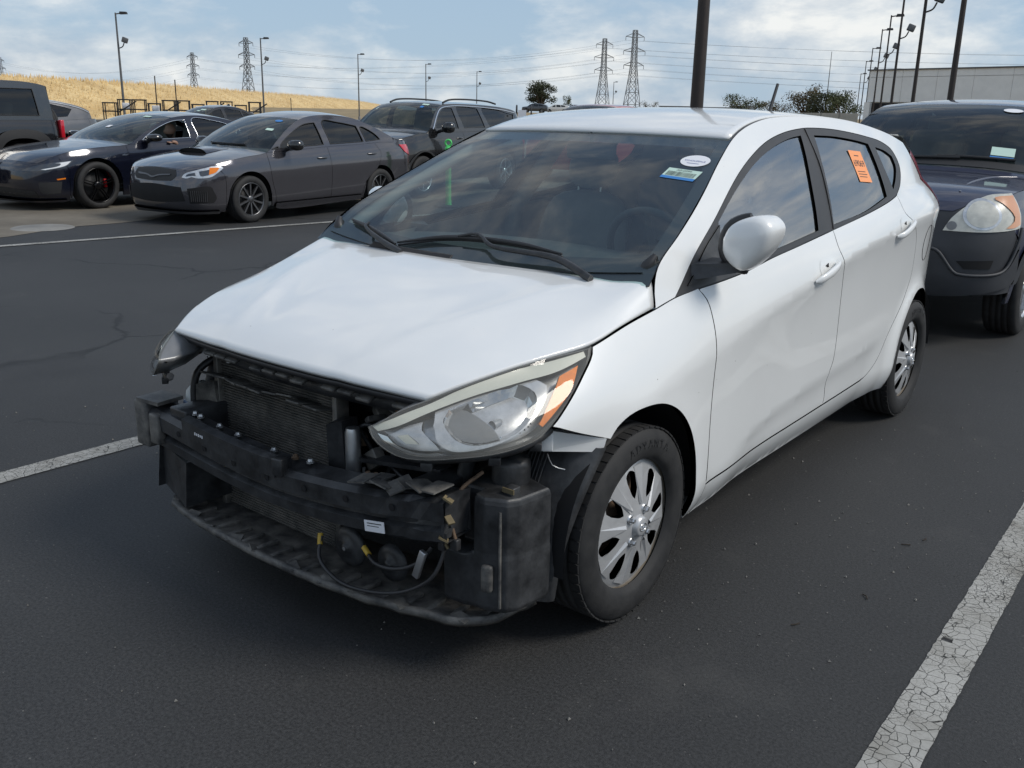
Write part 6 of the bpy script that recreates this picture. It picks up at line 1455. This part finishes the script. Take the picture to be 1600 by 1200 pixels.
# ---------------------------------------------------------------- navy crossover right behind the hatchback
CROSS = dict(plan=[(0, -.86), (.40, -.845), (.66, -.775), (.80, -.64), (.868, -.38), (.885, 0), (.89, 1), (.89, 2.6), (.87, 3.2), (.80, 3.55), (.5, 3.66), (0, 3.68)],
    belt=[(-.9, .96), (0, 1.02), (.30, 1.065), (1.2, 1.07), (3, 1.10), (3.7, 1.12)], front=[(.25, .10), (.36, .02), (.50, .0), (.62, .0), (.78, .025), (.88, .05), (.98, .13), (1.1, .3)], rear=[(.2, .1), (.4, 0), (1.0, .02), (1.6, .2)],
    edge=[(-.66, .955), (-.52, 1.010), (-.30, 1.035), (0, 1.060), (.30, 1.095), (.55, 1.315), (.80, 1.49), (1.0, 1.570), (1.3, 1.60), (2.2, 1.605), (3.0, 1.585), (3.45, 1.53)], hood0=-.66, ya=.30, yq=3.45,
    crown=[(-.66, .0), (-.5, .03), (.3, .055), (.95, .03), (2, .05), (3.7, .04)], bow=[(-.66, 0), (0, .03), (.3, .15), (.95, .06), (2, 0), (3.7, -.05)], tum=(.26, .25),
    tops=[('hood', -.66, .28, 'navy_paint'), ('windshield', .28, 1.0, 'mid_glass'), ('roof', 1.0, 3.45, 'navy_paint')], cuts=[[(0, -.47), (.7, -.45), (.78, -.55), (1.2, -.56)], .36, 1.30, [(0, 2.05), (.5, 2.1), (.8, 2.32), (1.3, 2.32)], 3.35],
    windows=[[[(.56, 1.13), (1.22, 1.13)], [(1.22, 1.13), (1.20, 1.52)], [(1.20, 1.52), (.96, 1.50), (.70, 1.32)]], [[(1.38, 1.13), (2.2, 1.14)], [(2.2, 1.14), (2.16, 1.53)], [(2.16, 1.53), (1.36, 1.53)]], [[(2.36, 1.15), (3.15, 1.17)], [(3.15, 1.17), (3.1, 1.50)], [(3.1, 1.50), (2.30, 1.53)]]],
    glass=['tint_glass'], paint='navy_paint', frame_mat='navy_paint', bumper_mat='faded_plastic', tail_mat='navy_paint', R=.335, rim=.212, tw=.225, track=.765, wb=2.62, sill=.28, chin=.36, spokes=5, paired=True, wheel_mat='bright_alloy', surround='matte_black', res=.04)
c10 = vehicle('navy_crossover', (.03, 5.05), 0, CROSS, 'faded navy crossover with grey plastic bumper, parked right behind the white hatchback', 'car', None, .97)
W_ = c10.w; X, Y = W_.sx, W_.sy
# body-coloured nose above the bumper, grille, lamps, bash line
overlay(c10, 'nose_panel', [[(-X(.50), .90), (X(.50), .90)], [(X(.50), .90), (X(.62), .955)], [(X(.62), .955), (0, .965), (-X(.62), .955)], [(-X(.62), .955), (-X(.50), .90)]], 'navy_paint', mirror=False)
overlay(c10, 'grille', [[(-X(.36), .82), (-X(.38), .89)], [(-X(.38), .89), (X(.38), .89)], [(X(.38), .89), (X(.36), .82)], [(X(.36), .82), (-X(.36), .82)]], 'matte_black', mirror=False)
HL = [[(X(.455), .775), (X(.50), .86), (X(.60), .945), (X(.74), 1.005), (Y(-.53), 1.02)], [(Y(-.53), 1.02), (Y(-.485), .97), (Y(-.47), .84), (Y(-.49), .795)], [(Y(-.49), .795), (X(.70), .775), (X(.455), .775)]]
for i, o in enumerate(overlay(c10, 'headlight', HL, 'lamp_haze', off=.006, res=.03)):
    mi = False if i == 0 else 'only'
    ss = np.linspace(0, 2*PI, 28, endpoint=False); c0 = (X(.685), .885)
    overlay(c10, 'reflector', np.array([(c0[0]+.135*math.cos(t), c0[1]+.098*math.sin(t)) for t in ss]), 'lamp_silver', off=.009, depth=0, mirror=mi, parent=o, res=.03)
    overlay(c10, 'reflector_dish', np.array([(c0[0]+.112*math.cos(t), c0[1]+.082*math.sin(t)) for t in ss]), 'lamp_haze', off=.011, depth=0, mirror=mi, parent=o, res=.03)
    overlay(c10, 'small_lamp', np.array([(X(.505)+.032*math.cos(t), .808+.028*math.sin(t)) for t in ss]), 'smoke_grey', off=.009, depth=0, mirror=mi, parent=o, res=.03)
    overlay(c10, 'amber_corner', [[(X(.80), 1.0), (Y(-.53), 1.005)], [(Y(-.53), 1.005), (Y(-.50), .94), (Y(-.495), .82)], [(Y(-.495), .82), (Y(-.58), .80), (X(.80), .80)], [(X(.80), .80), (Y(-.56), .86), (X(.80), .95), (X(.76), .985)]], 'faded_amber', off=.012, depth=0, mirror=mi, parent=o, res=.03)
lowb = [[(-X(.42), .655), (-X(.57), .50)], [(-X(.57), .50), (-Y(-.62), .515), (-Y(-.50), .66)], [(-Y(-.50), .66), (-Y(-.46), .48), (-Y(-.52), .42)], [(-Y(-.52), .42), (-X(.6), .36), (0, .345), (X(.6), .36), (Y(-.52), .42)], [(Y(-.52), .42), (Y(-.46), .48), (Y(-.50), .66)], [(Y(-.50), .66), (Y(-.62), .515), (X(.57), .50)], [(X(.57), .50), (X(.42), .655)], [(X(.42), .655), (0, .665), (-X(.42), .655)]]
overlay(c10, 'lower_bumper', lowb, 'faded_plastic', off=.022, depth=.03, mirror=False, res=.04)
for sg in SIDES:
    pts = [(X(.40), .66), (X(.44), .645), (X(.555), .51), (X(.60), .498), (Y(-.64), .512), (Y(-.58), .55), (Y(-.50), .69), (Y(-.46), .80)]
    b = MB(); q = [W_.pt(*p) for p in crom(pts, .03)]; b.tube([(sg*(p[0]+.010), p[1]-.022, p[2]) for p in q], .011, 6); b.build('bumper_ridge', 'faded_plastic', c10.root)
overlay(c10, 'fog_recess', [[(X(.56), .585), (X(.61), .535)], [(X(.61), .535), (X(.75), .54)], [(X(.75), .54), (X(.76), .595)], [(X(.76), .595), (X(.56), .585)]], 'deep_black', off=.004)
overlay(c10, 'arch_moulding', [[(Y(-.46), .42), (Y(-.40), .60), (Y(-.25), .72), (Y(0), .765), (Y(.25), .72), (Y(.40), .60), (Y(.46), .36)], [(Y(.46), .36), (Y(.39), .36)], [(Y(.39), .36), (Y(.33), .56), (Y(.20), .67), (Y(0), .71), (Y(-.20), .67), (Y(-.33), .56), (Y(-.40), .42)]], 'faded_plastic', off=.015, depth=.03)
wing_mirror(c10, .62, 1.17, 1.02, 'navy_paint'); door_bar(c10, 'front_door', 1.14, .98, 'navy_paint'); door_bar(c10, 'rear_door', 2.1, .99, 'navy_paint')
P = [[np.array(c10.up(u, .30+.07*t))+[0, 0, .006] for t in (0, .5, 1)] for u in np.linspace(-.97, .97, 25)]; grid_obj('cowl', P, 'matte_black', c10.root)
b = MB(); b.tube([np.array(c10.up(u, .36+.02*u))+[0, 0, .02] for u in (-.75, -.4, 0, .3)], .012, 6, step=.06); b.tube([np.array(c10.up(u, .37+.02*u))+[0, 0, .02] for u in (.1, .4, .75)], .012, 6, step=.06); b.build('wiper', 'matte_black', c10.root)
P = [[np.array(c10.up(u, y))+[0, 0, .0]-np.array([0, -.004, .008]) for y in np.linspace(.93, .99, 4)] for u in np.linspace(-.97, .97, 21)]; grid_obj('shade_band', P, 'frit', c10.parts['windshield'])
card(c10, 'barcode_sticker', .64, .45, .16, .085, 'paper_green'); card(c10, 'blue_band', .635, .405, .16, .03, 'paper_blue'); card(c10, 'oval_sticker', .66, .88, .14, .075, 'paper_white', True)
c10.root['label'] = 'faded navy crossover with grey plastic bumper, parked right behind the white hatchback'
# ridge lines pressed into the hood
for sg in SIDES:
    b = MB(); b.tube([np.array(c10.up(sg*u, y))+[0, 0, -.004] for u, y in ((.62, -.55), (.58, -.3), (.66, 0), (.80, .2))], .009, 6, step=.05); b.build('hood_ridge', 'navy_paint', c10.parts['hood'])
# ================================================================ ground details, bollards, background
rnd = random.Random(31)
# bare earth beyond the lane, with a ragged edge
ed = [(-9.05+.35*math.sin(y*.9)+rnd.uniform(-.12, .12)-.10*max(0, 4-y)*.2, y) for y in np.arange(-12, 34, .5)]
dirt = mesh_obj('dirt_verge', [(x, y, .004) for x, y in ed]+[(-60, 34, .004), (-60, -12, .004)], [tuple(range(len(ed)+2))], 'dirt', None, smooth=False); dirt['kind'] = 'structure'
strip('parking_line', (-8.75, -3.0), (-6.55, 12.5), .11, .008, 'line_paint', 'long white lane line in front of the dark sedans', seed=5)
b = MB(); b.lathe([(0, .016), (.26, .016), (.27, .010), (.33, .012), (.35, .004)], (-9.25, 3.12, 0), 'Z', 28); tag(b.build('manhole_cover', 'concrete', None), 'round concrete manhole cover in the dirt by the lane', 'manhole')
# loose grit on the asphalt
V, F = [], []
for k in range(650):
    if k < 500: x, y = rnd.uniform(-2.5, 3.2), rnd.uniform(-2.0, 4.0)
    else: x, y = rnd.gauss(1.15, .35), rnd.gauss(1.1, .8)
    r = rnd.choice((.002, .003, .003, .004, .006)); i = len(V); a = rnd.random()*6
    V += [(x+r*math.cos(a), y+r*math.sin(a), .002), (x+r*math.cos(a+2.1), y+r*math.sin(a+2.1), .002), (x+r*math.cos(a+4.2), y+r*math.sin(a+4.2), .002), (x, y, .003+r*.9)]; F += [(i, i+1, i+3), (i+1, i+2, i+3), (i+2, i, i+3)]
mat('grit', (.22, .21, .19), .9, var=.4, vscale=40)
o = mesh_obj('loose_grit', V, F, 'grit', None, smooth=False); tag(o, 'pale loose grit scattered on the asphalt', None, None, 'stuff')
mat('twig', (.03, .022, .015), .9)
for k, (x, y, a) in enumerate([(1.28, 1.02, .3), (1.33, 1.10, 1.2), (1.20, .25, .8), (1.32, .55, 2.0)]):
    b = MB(); b.tube([(x, y, .004), (x+.016*math.cos(a), y+.016*math.sin(a), .005), (x+.032*math.cos(a+.3), y+.032*math.sin(a+.3), .003)], .002, 5); tag(b.build('twig', 'twig', None), 'small dark twig lying on the asphalt beside the white hatchback', 'twig', 'twigs by the hatchback')
# green delineator posts
mat('green_plastic', (.10, .62, .16), .45, var=.08)
def delineator(x, y, label):
    r = empty('delineator_post', (x, y, 0), .6, label, 'post', 'green delineator posts')
    b = MB(); b.lathe([(.055, .03), (.05, .05), (.045, .12), (.045, .84), (.052, .845), (.052, .90), (.03, .915), (0, .915)], n=20); b.build('post', 'green_plastic', r)
    b = MB(); b.tube([(.045*math.cos(t), 0, .965+.045*math.sin(t)) for t in np.linspace(0, 2*PI, 21)], .016, 8); b.build('ring_handle', 'green_plastic', r)
    b = MB(); b.lathe([(.22, 0), (.22, .025), (.19, .035), (0, .04)], n=8, smooth=False); b.build('base', 'matte_black', r)
delineator(-7.85, 8.72, 'bright green ring-topped post beside the black three-row SUV'); delineator(-9.0, 17.2, 'bright green post farther off, by the red pickup truck')

# ---------------------------------------------------------------- dry grass embankment
mat('dry_grass', (.55, .38, .17), .95, vscale=.22, dirt=(.80, .60, .30), bump=.8, bscale=1.6)
RG = crom([(-60.0, -95.0), (-72.0, -35.0), (-88.0, 12.0), (-103.5, 35.3), (-119.7, 51.4), (-136.4, 81.9), (-159.5, 112.3), (-194.5, 160.3), (-263.5, 241.0), (-343.3, 331.2), (-410, 410)], 3.0)
RT = np.gradient(RG, axis=0); RT /= np.linalg.norm(RT, axis=1, keepdims=True); RN = np.c_[RT[:, 1], -RT[:, 0]]   # towards the camera
HT = np.interp(np.arange(len(RG)), [0, len(RG)*.60, len(RG)*.86, len(RG)-1], [4.5, 4.7, 3.7, .4])
P = []
for p, n, h in zip(RG, RN, HT):
    row = []
    for d, k in ((16, -.01), (13, .10), (10, .30), (7, .55), (4, .80), (1.5, .96), (0, 1.0), (-4, .98), (-14, .5), (-24, -.01)):
        j = rnd.uniform(-.12, .12) if 0 <= k < 1 else rnd.uniform(-.05, .05); row.append((p[0]+n[0]*d, p[1]+n[1]*d, h*k+j))
    P.append(row)
o = grid_obj('embankment', P, 'dry_grass', None); o['kind'] = 'structure'
me = o.data; bm = bmesh.new(); bm.from_mesh(me); bmesh.ops.recalc_face_normals(bm, faces=bm.faces)
if sum(f.normal.z for f in bm.faces) < 0: bmesh.ops.reverse_faces(bm, faces=bm.faces)
bm.to_mesh(me); bm.free()
V, F = [], []
for k in range(26000):
    i = min(len(RG)-2, 30+int((rnd.random()**1.7)*(len(RG)-31))); f = rnd.random(); p = RG[i]*(1-f)+RG[i+1]*f; n = RN[i]; t = RT[i]; d = rnd.uniform(-2, 15)
    z = HT[i]*float(np.interp(d, [-4, 0, 1.5, 4, 7, 10, 13, 16], [.98, 1, .96, .80, .55, .30, .10, 0]))-.05; h = rnd.uniform(.25, .75); w = rnd.uniform(.05, .16); q = p+n*d; L_ = rnd.uniform(-.2, .2); i0 = len(V)
    V += [(q[0]-t[0]*w, q[1]-t[1]*w, z), (q[0]+t[0]*w, q[1]+t[1]*w, z), (q[0]+t[0]*(L_+w*.3), q[1]+t[1]*(L_+w*.3), z+h)]; F.append((i0, i0+1, i0+2))
mat('straw', (.68, .48, .22), .9, vscale=.5, dirt=(.88, .68, .36), var=.35)
o = mesh_obj('dry_grass', V, F, 'straw', None, smooth=False); tag(o, 'tall golden dry grass covering the embankment', None, None, 'stuff')

# ---------------------------------------------------------------- light poles
mat('dark_pole', (.045, .035, .03), .5, .3, var=.15); mat('grey_pole', (.16, .16, .16), .5, .5, var=.15)
def light_pole(x, y, h, label, m='grey_pole', r0=.11, heads=1, flood=True, rz=0.0, group='parking lot light poles'):
    r = empty('light_pole', (x, y, 0), rz, label, 'light pole', group)
    b = MB(); b.tube([(0, 0, 0), (0, 0, h)], [r0, r0*.6], 10); b.lathe([(r0*1.6, 0), (r0*1.6, .5), (r0, .55)], n=10); b.build('pole', m, r)
    if heads:
        b = MB(); b.tube([(0, 0, h-.1), (.35, 0, h-.05), (.55, 0, h-.05)], .05, 6); b.build('arm', m, r)
        b = MB(); b.hexa([(.35, -.20, h-.12), (.95, -.20, h-.09), (.95, .20, h-.09), (.35, .20, h-.12), (.40, -.16, h+.09), (.90, -.16, h+.08), (.90, .16, h+.08), (.40, .16, h+.09)]); b.build('lamp_head', 'matte_black', r)
    if flood:
        z = h*.74; b = MB(); b.tube([(0, 0, z-.5), (.35, 0, z-.35), (.5, 0, z-.05)], .045, 6, step=.1); b.build('flood_arm', m, r)
        b = MB(); b.box((.62, -.1, z+.15), (.46, .28, .42), ry=.35, bev=.05); b.build('flood_lamp', 'grey_pole', r)
    return r
VR = .67
for (x, y, h), lb in zip([(-74.4, 41.5, 8.7), (-89.6, 67.3, 9.0), (-104.1, 95.2, 9.2), (-113.8, 119.5, 9.2), (-125.6, 146.6, 9.3), (-128.0, 200.8, 9.3)],
    ['leftmost and tallest-looking light pole, in front of the dry grass embankment', 'second light pole from the left, rising behind the black sedan', 'third light pole from the left, near the end of the embankment', 'fourth light pole from the left, above the black three-row SUV', 'fifth light pole from the left, above the rear of the black SUV', 'small far light pole between the two right-hand lattice pylons']):
    light_pole(x, y, h, lb, rz=VR)
light_pole(-6.8, 14.6, 9.0, 'thick dark brown pole rising behind the roof of the white hatchback', 'dark_pole', .135, 1, False, VR)
b = MB(); b.box((0, 0, 1.35), (.12, .10, .40), bev=.01); o = b.build('switch_box', 'dark_pole', None); o.parent = [k for k in COL.objects if k.get('label', '').startswith('thick dark brown')][0]; o.location = (.17, 0, 0)
for (x, y, h), lb, w in zip([(-6.9, 32.7, 9.2), (-12.5, 47.8, 9.4), (-18.2, 62.8, 9.4), (-23.7, 77.8, 9.4), (-29.2, 92.8, 9.7), (-37.8, 116.3, 9.7), (-46.4, 139.8, 9.6), (-56.7, 168.0, 9.2)],
    ['rightmost dark pole, widest of those in front of the white building', 'second dark pole from the right, in front of the white building', 'third dark pole from the right, in front of the white building', 'fourth dark pole from the right, with floodlight, before the white building', 'fifth dark pole from the right, at the left corner of the white building', 'sixth light pole from the right, just left of the white building', 'seventh light pole from the right, left of the white building', 'farthest light pole of the right-hand row'],
    [.115, .105, .10, .09, .09, .09, .09, .09]):
    light_pole(x, y, h, lb, 'dark_pole', w, 1, h > 9.3, VR-.3, 'light poles by the white building')

# ---------------------------------------------------------------- lattice pylons with cables
mat('galvanised', (.20, .21, .22), .6, .4)
def pylon(x, y, h, rz, label, cables):
    r = empty('lattice_pylon', (x, y, 0), rz, label, 'pylon', 'lattice pylons')
    wz = lambda z: np.interp(z, [0, h*.45, h*.62, h], [h*.095, h*.045, h*.030, h*.022]); t = .20
    b = MB(); zs = [0, .16, .30, .42, .52, .60, .68, .76, .84, .92, 1.0]
    for i in range(len(zs)-1):
        z0, z1 = h*zs[i], h*zs[i+1]; w0, w1 = wz(z0), wz(z1); c0 = [(-w0, -w0), (w0, -w0), (w0, w0), (-w0, w0)]; c1_ = [(-w1, -w1), (w1, -w1), (w1, w1), (-w1, w1)]
        for k in range(4):
            j = (k+1) % 4; b.tube([(*c0[k], z0), (*c1_[k], z1)], t, 4, False); b.tube([(*c0[k], z0), (*c1_[j], z1)], t*.65, 4, False); b.tube([(*c0[j], z0), (*c1_[k], z1)], t*.65, 4, False); b.tube([(*c1_[k], z1), (*c1_[j], z1)], t*.65, 4, False)
    b.build('lattice_mast', 'galvanised', r)
    for f, L_ in ((.60, .125), (.76, .135), (.92, .115)):
        z = h*f; L0 = h*L_; b = MB()
        for s in (1, -1):
            w0 = wz(z)
            for k in (-1, 1): b.tube([(s*w0, k*w0, z), (s*L0, 0, z+.4)], t*.7, 4, False); b.tube([(s*w0, k*w0, z+h*.045), (s*L0, 0, z+.4)], t*.7, 4, False)
            b.tube([(s*L0, 0, z+.4), (s*L0, 0, z-h*.035)], t*.8, 5)
        b.build('cross_arm', 'galvanised', r)
    M = Matrix.Translation((x, y, 0)) @ Matrix.Rotation(rz, 4, 'Z'); Mi = M.inverted()
    for (x2, y2, h2, rz2) in cables:
        M2 = Matrix.Translation((x2, y2, 0)) @ Matrix.Rotation(rz2, 4, 'Z')
        for f, L_ in ((.60, .125), (.76, .135), (.92, .115)):
            for s in (1, -1):
                a = Vector((s*h*L_, 0, h*f-h*.035)); e = Mi @ (M2 @ Vector((s*h2*L_, 0, h2*f-h2*.035))); n = 24
                pts = [a.lerp(e, k/n)-Vector((0, 0, 9.0*4*(k/n)*(1-k/n))) for k in range(n+1)]; b = MB(); b.tube(pts, .036, 4, False); b.build('cable', 'galvanised', r)
tA, tB, tC, tD, tE = (-465.0, 341.7, 39.5, .35), (-632.0, 416.9, 39.5, .35), (-820.3, 363.6, 37, .35), (-340.9, 520.3, 47.5, .9), (-289.0, 471.6, 47, .9)
oR, oR2 = (210, 620, 47, 1.2), (180, 720, 47, 1.2)
pylon(*tA, 'larger of the two lattice pylons above the dry grass embankment', [tE]); pylon(*tB, 'smaller lattice pylon above the embankment, left of the larger one', [tD, tC])
pylon(*tC, 'lattice pylon cut off by the left edge of the picture', []); pylon(*tD, 'left one of the pair of lattice pylons above the hatchback roof', [oR2]); pylon(*tE, 'right and taller one of the pair of lattice pylons above the hatchback roof', [oR])
b = MB(); b.tube([(0, 0, 0), (0, 0, 11.5)], [.10, .04], 6); o = b.build('antenna_mast', 'grey_pole', None); o.location = (-54.5, 147.5, 0); tag(o, 'thin pale mast standing among the far trees left of the white building', 'mast')

# ---------------------------------------------------------------- white building, fence, sheds
mat('wall_panel', (.80, .80, .78), .8, var=.06, vscale=.8); mat('parapet', (.10, .10, .105), .6); mat('tan_metal', (.36, .33, .27), .6, .2, var=.08, vscale=.5); mat('shed_grey', (.40, .44, .48), .7)
bA = Vector((-36.1, 111.6, 0)); bd = Vector((17.3, -3.7, 0)).normalized(); ang = math.atan2(bd.y, bd.x)
bld = empty('office_building', bA, ang, 'long pale grey panelled building with dark parapet behind the navy crossover', 'building')
Hb = 6.9; b = MB(); b.box((26, 9, Hb/2), (51.8, 17.8, Hb-.1)); b.build('core', 'wall_panel', bld)
for k in range(13):
    x0 = 4.0*k
    for z0, z1 in ((0, 3.45), (3.47, 6.15), (6.17, Hb)):
        if k < 2 and z0 == 0: continue
        b = MB(); b.box((x0+2.0, -.05, (z0+z1)/2), (3.97, .20, z1-z0-.02)); b.build('wall_panel', 'wall_panel', bld)
for k in range(4):
    b = MB(); b.box((-.05, 2.3+4.5*k, Hb/2+1.6), (.2, 4.45, Hb-3.3)); b.build('wall_panel', 'wall_panel', bld)
b = MB(); b.box((26, 9, Hb+.06), (52.6, 18.6, .14)); b.build('parapet', 'parapet', bld)
b = MB(); b.box((4.2, -.02, 1.7), (7.4, .06, 3.35)); b.build('loading_opening', 'deep_black', bld); b = MB(); b.box((.25, -.25, 1.72), (.7, .5, 3.44)); b.build('column', 'wall_panel', bld)
b = MB(); b.box((18.5, -.35, 4.2), (.5, .5, .25), bev=.05); b.build('wall_lamp', 'matte_black', bld)
fA, fB = Vector((-46.0, 99.5, 0)), Vector((-30.4, 92.0, 0)); fd = (fB-fA); fl = fd.length; fd.normalize(); fen = empty('metal_fence', fA, math.atan2(fd.y, fd.x), 'tan corrugated metal fence below the far trees, left of the white building', 'fence')
k = 0.0
while k < fl-.1:
    b = MB(); n = 12; P = [[(k+2.46*i/n, .05*(i % 2), z) for z in (0.05, 2.06)] for i in range(n+1)]; grid_obj('fence_panel', P, 'tan_metal', fen, thick=.02); b.tube([(k-.02, .03, 0), (k-.02, .03, 2.12)], .05, 6); b.build('post', 'grey_pole', fen); k += 2.5
for (x, y, w, d, h, a), lb in zip([(-118.5, 216.9, 9, 8, 3.8, .4), (-111, 221, 10, 8, 3.7, .4), (-104.5, 224, 6, 8, 4.1, .4)], ['leftmost low grey shed on the far skyline by the thick pole', 'middle low grey shed on the far skyline by the thick pole', 'rightmost low grey shed on the far skyline, beside the green trees']):
    r = empty('low_shed', (x, y, 0), a, lb, 'shed', 'low sheds on the skyline'); b = MB(); b.box((0, 0, h/2), (w, d, h-.02)); b.build('wall', 'shed_grey', r); b = MB(); b.box((0, 0, h+.08), (w+.5, d+.5, .16)); b.build('roof', 'grey_pole', r); b = MB(); b.box((-w*.2, -d/2-.02, 1.2), (2.2, .06, 2.4)); b.build('door', 'matte_black', r)

# ---------------------------------------------------------------- trees
mat('leaf_dark', (.035, .045, .022), .8, vscale=1.2, dirt=(.075, .085, .035), var=.4); mat('leaf_mid', (.05, .075, .025), .8, vscale=1.0, dirt=(.11, .115, .04), var=.4); mat('leaf_brown', (.10, .075, .04), .85, vscale=1.0, dirt=(.15, .125, .06), var=.4); mat('bark', (.07, .055, .04), .9)
def tree(x, y, z0, h, w, m, label, seed, clumps=14, leaves=150, open_=.0):
    rr = random.Random(seed); r = empty('tree', (x, y, z0), 0, label, 'tree', 'far trees')
    b = MB(); b.tube([(0, 0, 0), (w*.02, 0, h*.25), (0, 0, h*.5)], [w*.06, w*.045, w*.02], 7, step=h*.08)
    V, F = [], []
    for k in range(clumps):
        a = rr.random()*2*PI; q = math.sqrt(rr.random())*w*.36; cz = h*rr.uniform(.35, .85); c = Vector((q*math.cos(a), q*math.sin(a), cz)); cr = Vector((w*.17, w*.17, h*.15))*rr.uniform(.7, 1.3)
        b.tube([(0, 0, h*.25), (c.x*.5, c.y*.5, (h*.25+cz)*.52), (c.x, c.y, cz)], [w*.025, w*.012, w*.004], 5)
        for _ in range(leaves):
            d = Vector((rr.gauss(0, 1), rr.gauss(0, 1), rr.gauss(0, 1))); d.normalize(); p = c+Vector((d.x*cr.x, d.y*cr.y, d.z*cr.z))*(rr.random()**.4); s = h*rr.uniform(.012, .028)
            e = Vector((rr.gauss(0, 1), rr.gauss(0, 1), rr.gauss(0, 1))).normalized(); f = d.cross(e).normalized(); i = len(V); V += [p+e*s, p+f*s*.7, p-e*s, p-f*s*.7]; F.append((i, i+1, i+2, i+3))
    b.build('trunk', 'bark', r); mesh_obj('crown', V, F, m, r, smooth=False)
tree(-117.9, 157.9, 1.5, 6.6, 8.0, 'leaf_dark', 'large dark spreading tree on the skyline behind the parked pickups', 4, 20, 260)
tree(-122.1, 173.4, 1.5, 4.4, 2.6, 'leaf_mid', 'small pointed tree right of the large dark tree', 5, 8, 120)
tree(-109.9, 187.2, 1.0, 4.2, 5.5, 'leaf_brown', 'sparse low bush beneath the pair of pylons', 6, 9, 70)
tree(-65.6, 142.8, 0, 5.4, 8.0, 'leaf_mid', 'rounded green tree left of the hatchback antenna', 7, 14, 180)
tree(-59.5, 140, 0, 4.8, 8.0, 'leaf_brown', 'low brownish tree just right of the hatchback antenna', 8, 12, 130)
tree(-53.5, 137.2, 0, 6.6, 7.0, 'leaf_brown', 'tall feathery brown tree above the tan fence', 9, 16, 110)
tree(-47.8, 130.0, 0, 5.6, 7.5, 'leaf_dark', 'dense dark green tree above the right part of the tan fence', 10, 16, 200)
tree(-43.3, 124.0, 0, 5.2, 6.0, 'leaf_mid', 'dark tree against the left corner of the white building', 11, 12, 160)

# ---------------------------------------------------------------- raised far lot with vehicles
TZ = [(-150, 100), (-95, 118), (-60, 175), (-60, 420), (-300, 420), (-230, 180)]
P0 = np.array(TZ); c_ = P0.mean(0); bot_ = [(x, y, -.02) for x, y in c_+(P0-c_)*1.12]; top_ = [(x, y, 1.6) for x, y in TZ]; n = len(TZ)
o = mesh_obj('terrace', bot_+top_, [tuple(range(n, 2*n))]+[(i, (i+1) % n, n+(i+1) % n, n+i) for i in range(n)], 'dry_ground', None, smooth=False); o['kind'] = 'structure'
def far_vehicle(name, loc, yaw, base, col, label, cat, z):
    sp = dict(base, paint=col, frame_mat=col, tail_mat=col, tops=[(n_, a, b_, col if m_ in ('black_paint', 'grey_paint') else m_) for n_, a, b_, m_ in base['tops']], res=.2, tread=False)
    v = vehicle(name, loc, yaw, sp, label, cat, 'vehicles on the far raised lot', 1.0); v.root.location.z = z; return v
far_vehicle('pickup_truck', (-113.2, 160.6), -60, PICK, 'silver_paint', 'silver pickup truck on the far raised lot beneath the small pointed tree', 'truck', 1.6)
far_vehicle('white_suv', (-110.6, 151.0), -60, SUV2, 'offwhite_paint', 'off-white SUV on the far raised lot beside the silver pickup', 'car', 1.6)
far_vehicle('dark_suv', (-108.5, 141.0), -60, SUV2, 'slate_paint', 'dark SUV on the far raised lot below the large dark tree', 'car', 1.6)
r = empty('blue_service_cart', (-34.75, 45.2, 0), .65, 'blue and white service cart with black roll frame beyond the black SUV', 'cart')
b = MB(); b.box((0, 0, .75), (1.0, 1.6, .9), bev=.05); b.build('body', 'blue_paint', r); b = MB(); b.box((-.1, -.81, 1.25), (.5, .04, .75)); b.build('panel', 'paper_white', r)
b = MB()
for sx in (-.45, .45):
    b.tube([(sx, -.75, 1.1), (sx, -.72, 1.72), (sx, -.6, 1.80), (sx, .6, 1.80), (sx, .75, 1.1)], .05, 6, step=.1)
b.build('roll_frame', 'matte_black', r)
for sx in (-.5, .5):
    for sy in (-.6, .6): b = MB(); b.lathe([(.28, -.09), (.30, -.07), (.30, .07), (.28, .09), (0, .09)], (sx, sy, .30), 'X', 16); b.build('wheel', 'rubber', r)

# ---------------------------------------------------------------- rack frames before the embankment
for k in range(11):
    f = k/10; x, y = -67.8+f*6.2, 36.6+f*8.6; hh = 1.85 if k % 3 else 1.6
    r = empty('storage_rack', (x, y, 0), .95+rnd.uniform(-.05, .05), 'black metal rack frame standing in front of the dry grass embankment', 'rack', 'rack frames before the embankment')
    for sx in (-.42, .42):
        for sy in (-.5, .5): b = MB(); b.tube([(sx, sy, 0), (sx, sy, hh)], .045, 5); b.build('post', 'matte_black', r)
    for z in (hh, hh*.62):
        b = MB(); b.tube([(-.48, -.5, z), (.48, -.5, z)], .05, 5); b.build('rail', 'matte_black', r); b = MB(); b.tube([(-.48, .5, z), (.48, .5, z)], .05, 5); b.build('rail', 'matte_black', r)
    if k % 3 == 1: b = MB(); b.tube([(-.42, -.5, hh*.5), (.9, -.5, hh*.95)], .05, 5); b.build('brace', 'matte_black', r)
    if k in (1, 3, 6, 8):
        b = MB(); b.box((x, y+.1, hh*.62+.25), (.5, .5, .45), rz=.9, bev=.03); tag(b.build('white_box', 'paper_white', None), 'white box stored on a black rack before the embankment', 'box', 'boxes on the racks')
for (x, y, h), lb in zip([(-83.3, 50.0, 4.2), (-82.3, 51.5, 3.9), (-115.1, 91.6, 3.0)], ['left one of two thin posts before the embankment', 'right one of two thin posts before the embankment', 'short thin post near the right end of the embankment']):
    b = MB(); b.tube([(0, 0, 0), (0, 0, h)], .06, 6); o = b.build('thin_post', 'dark_pole', None); o.location = (x, y, 0); tag(o, lb, 'post')
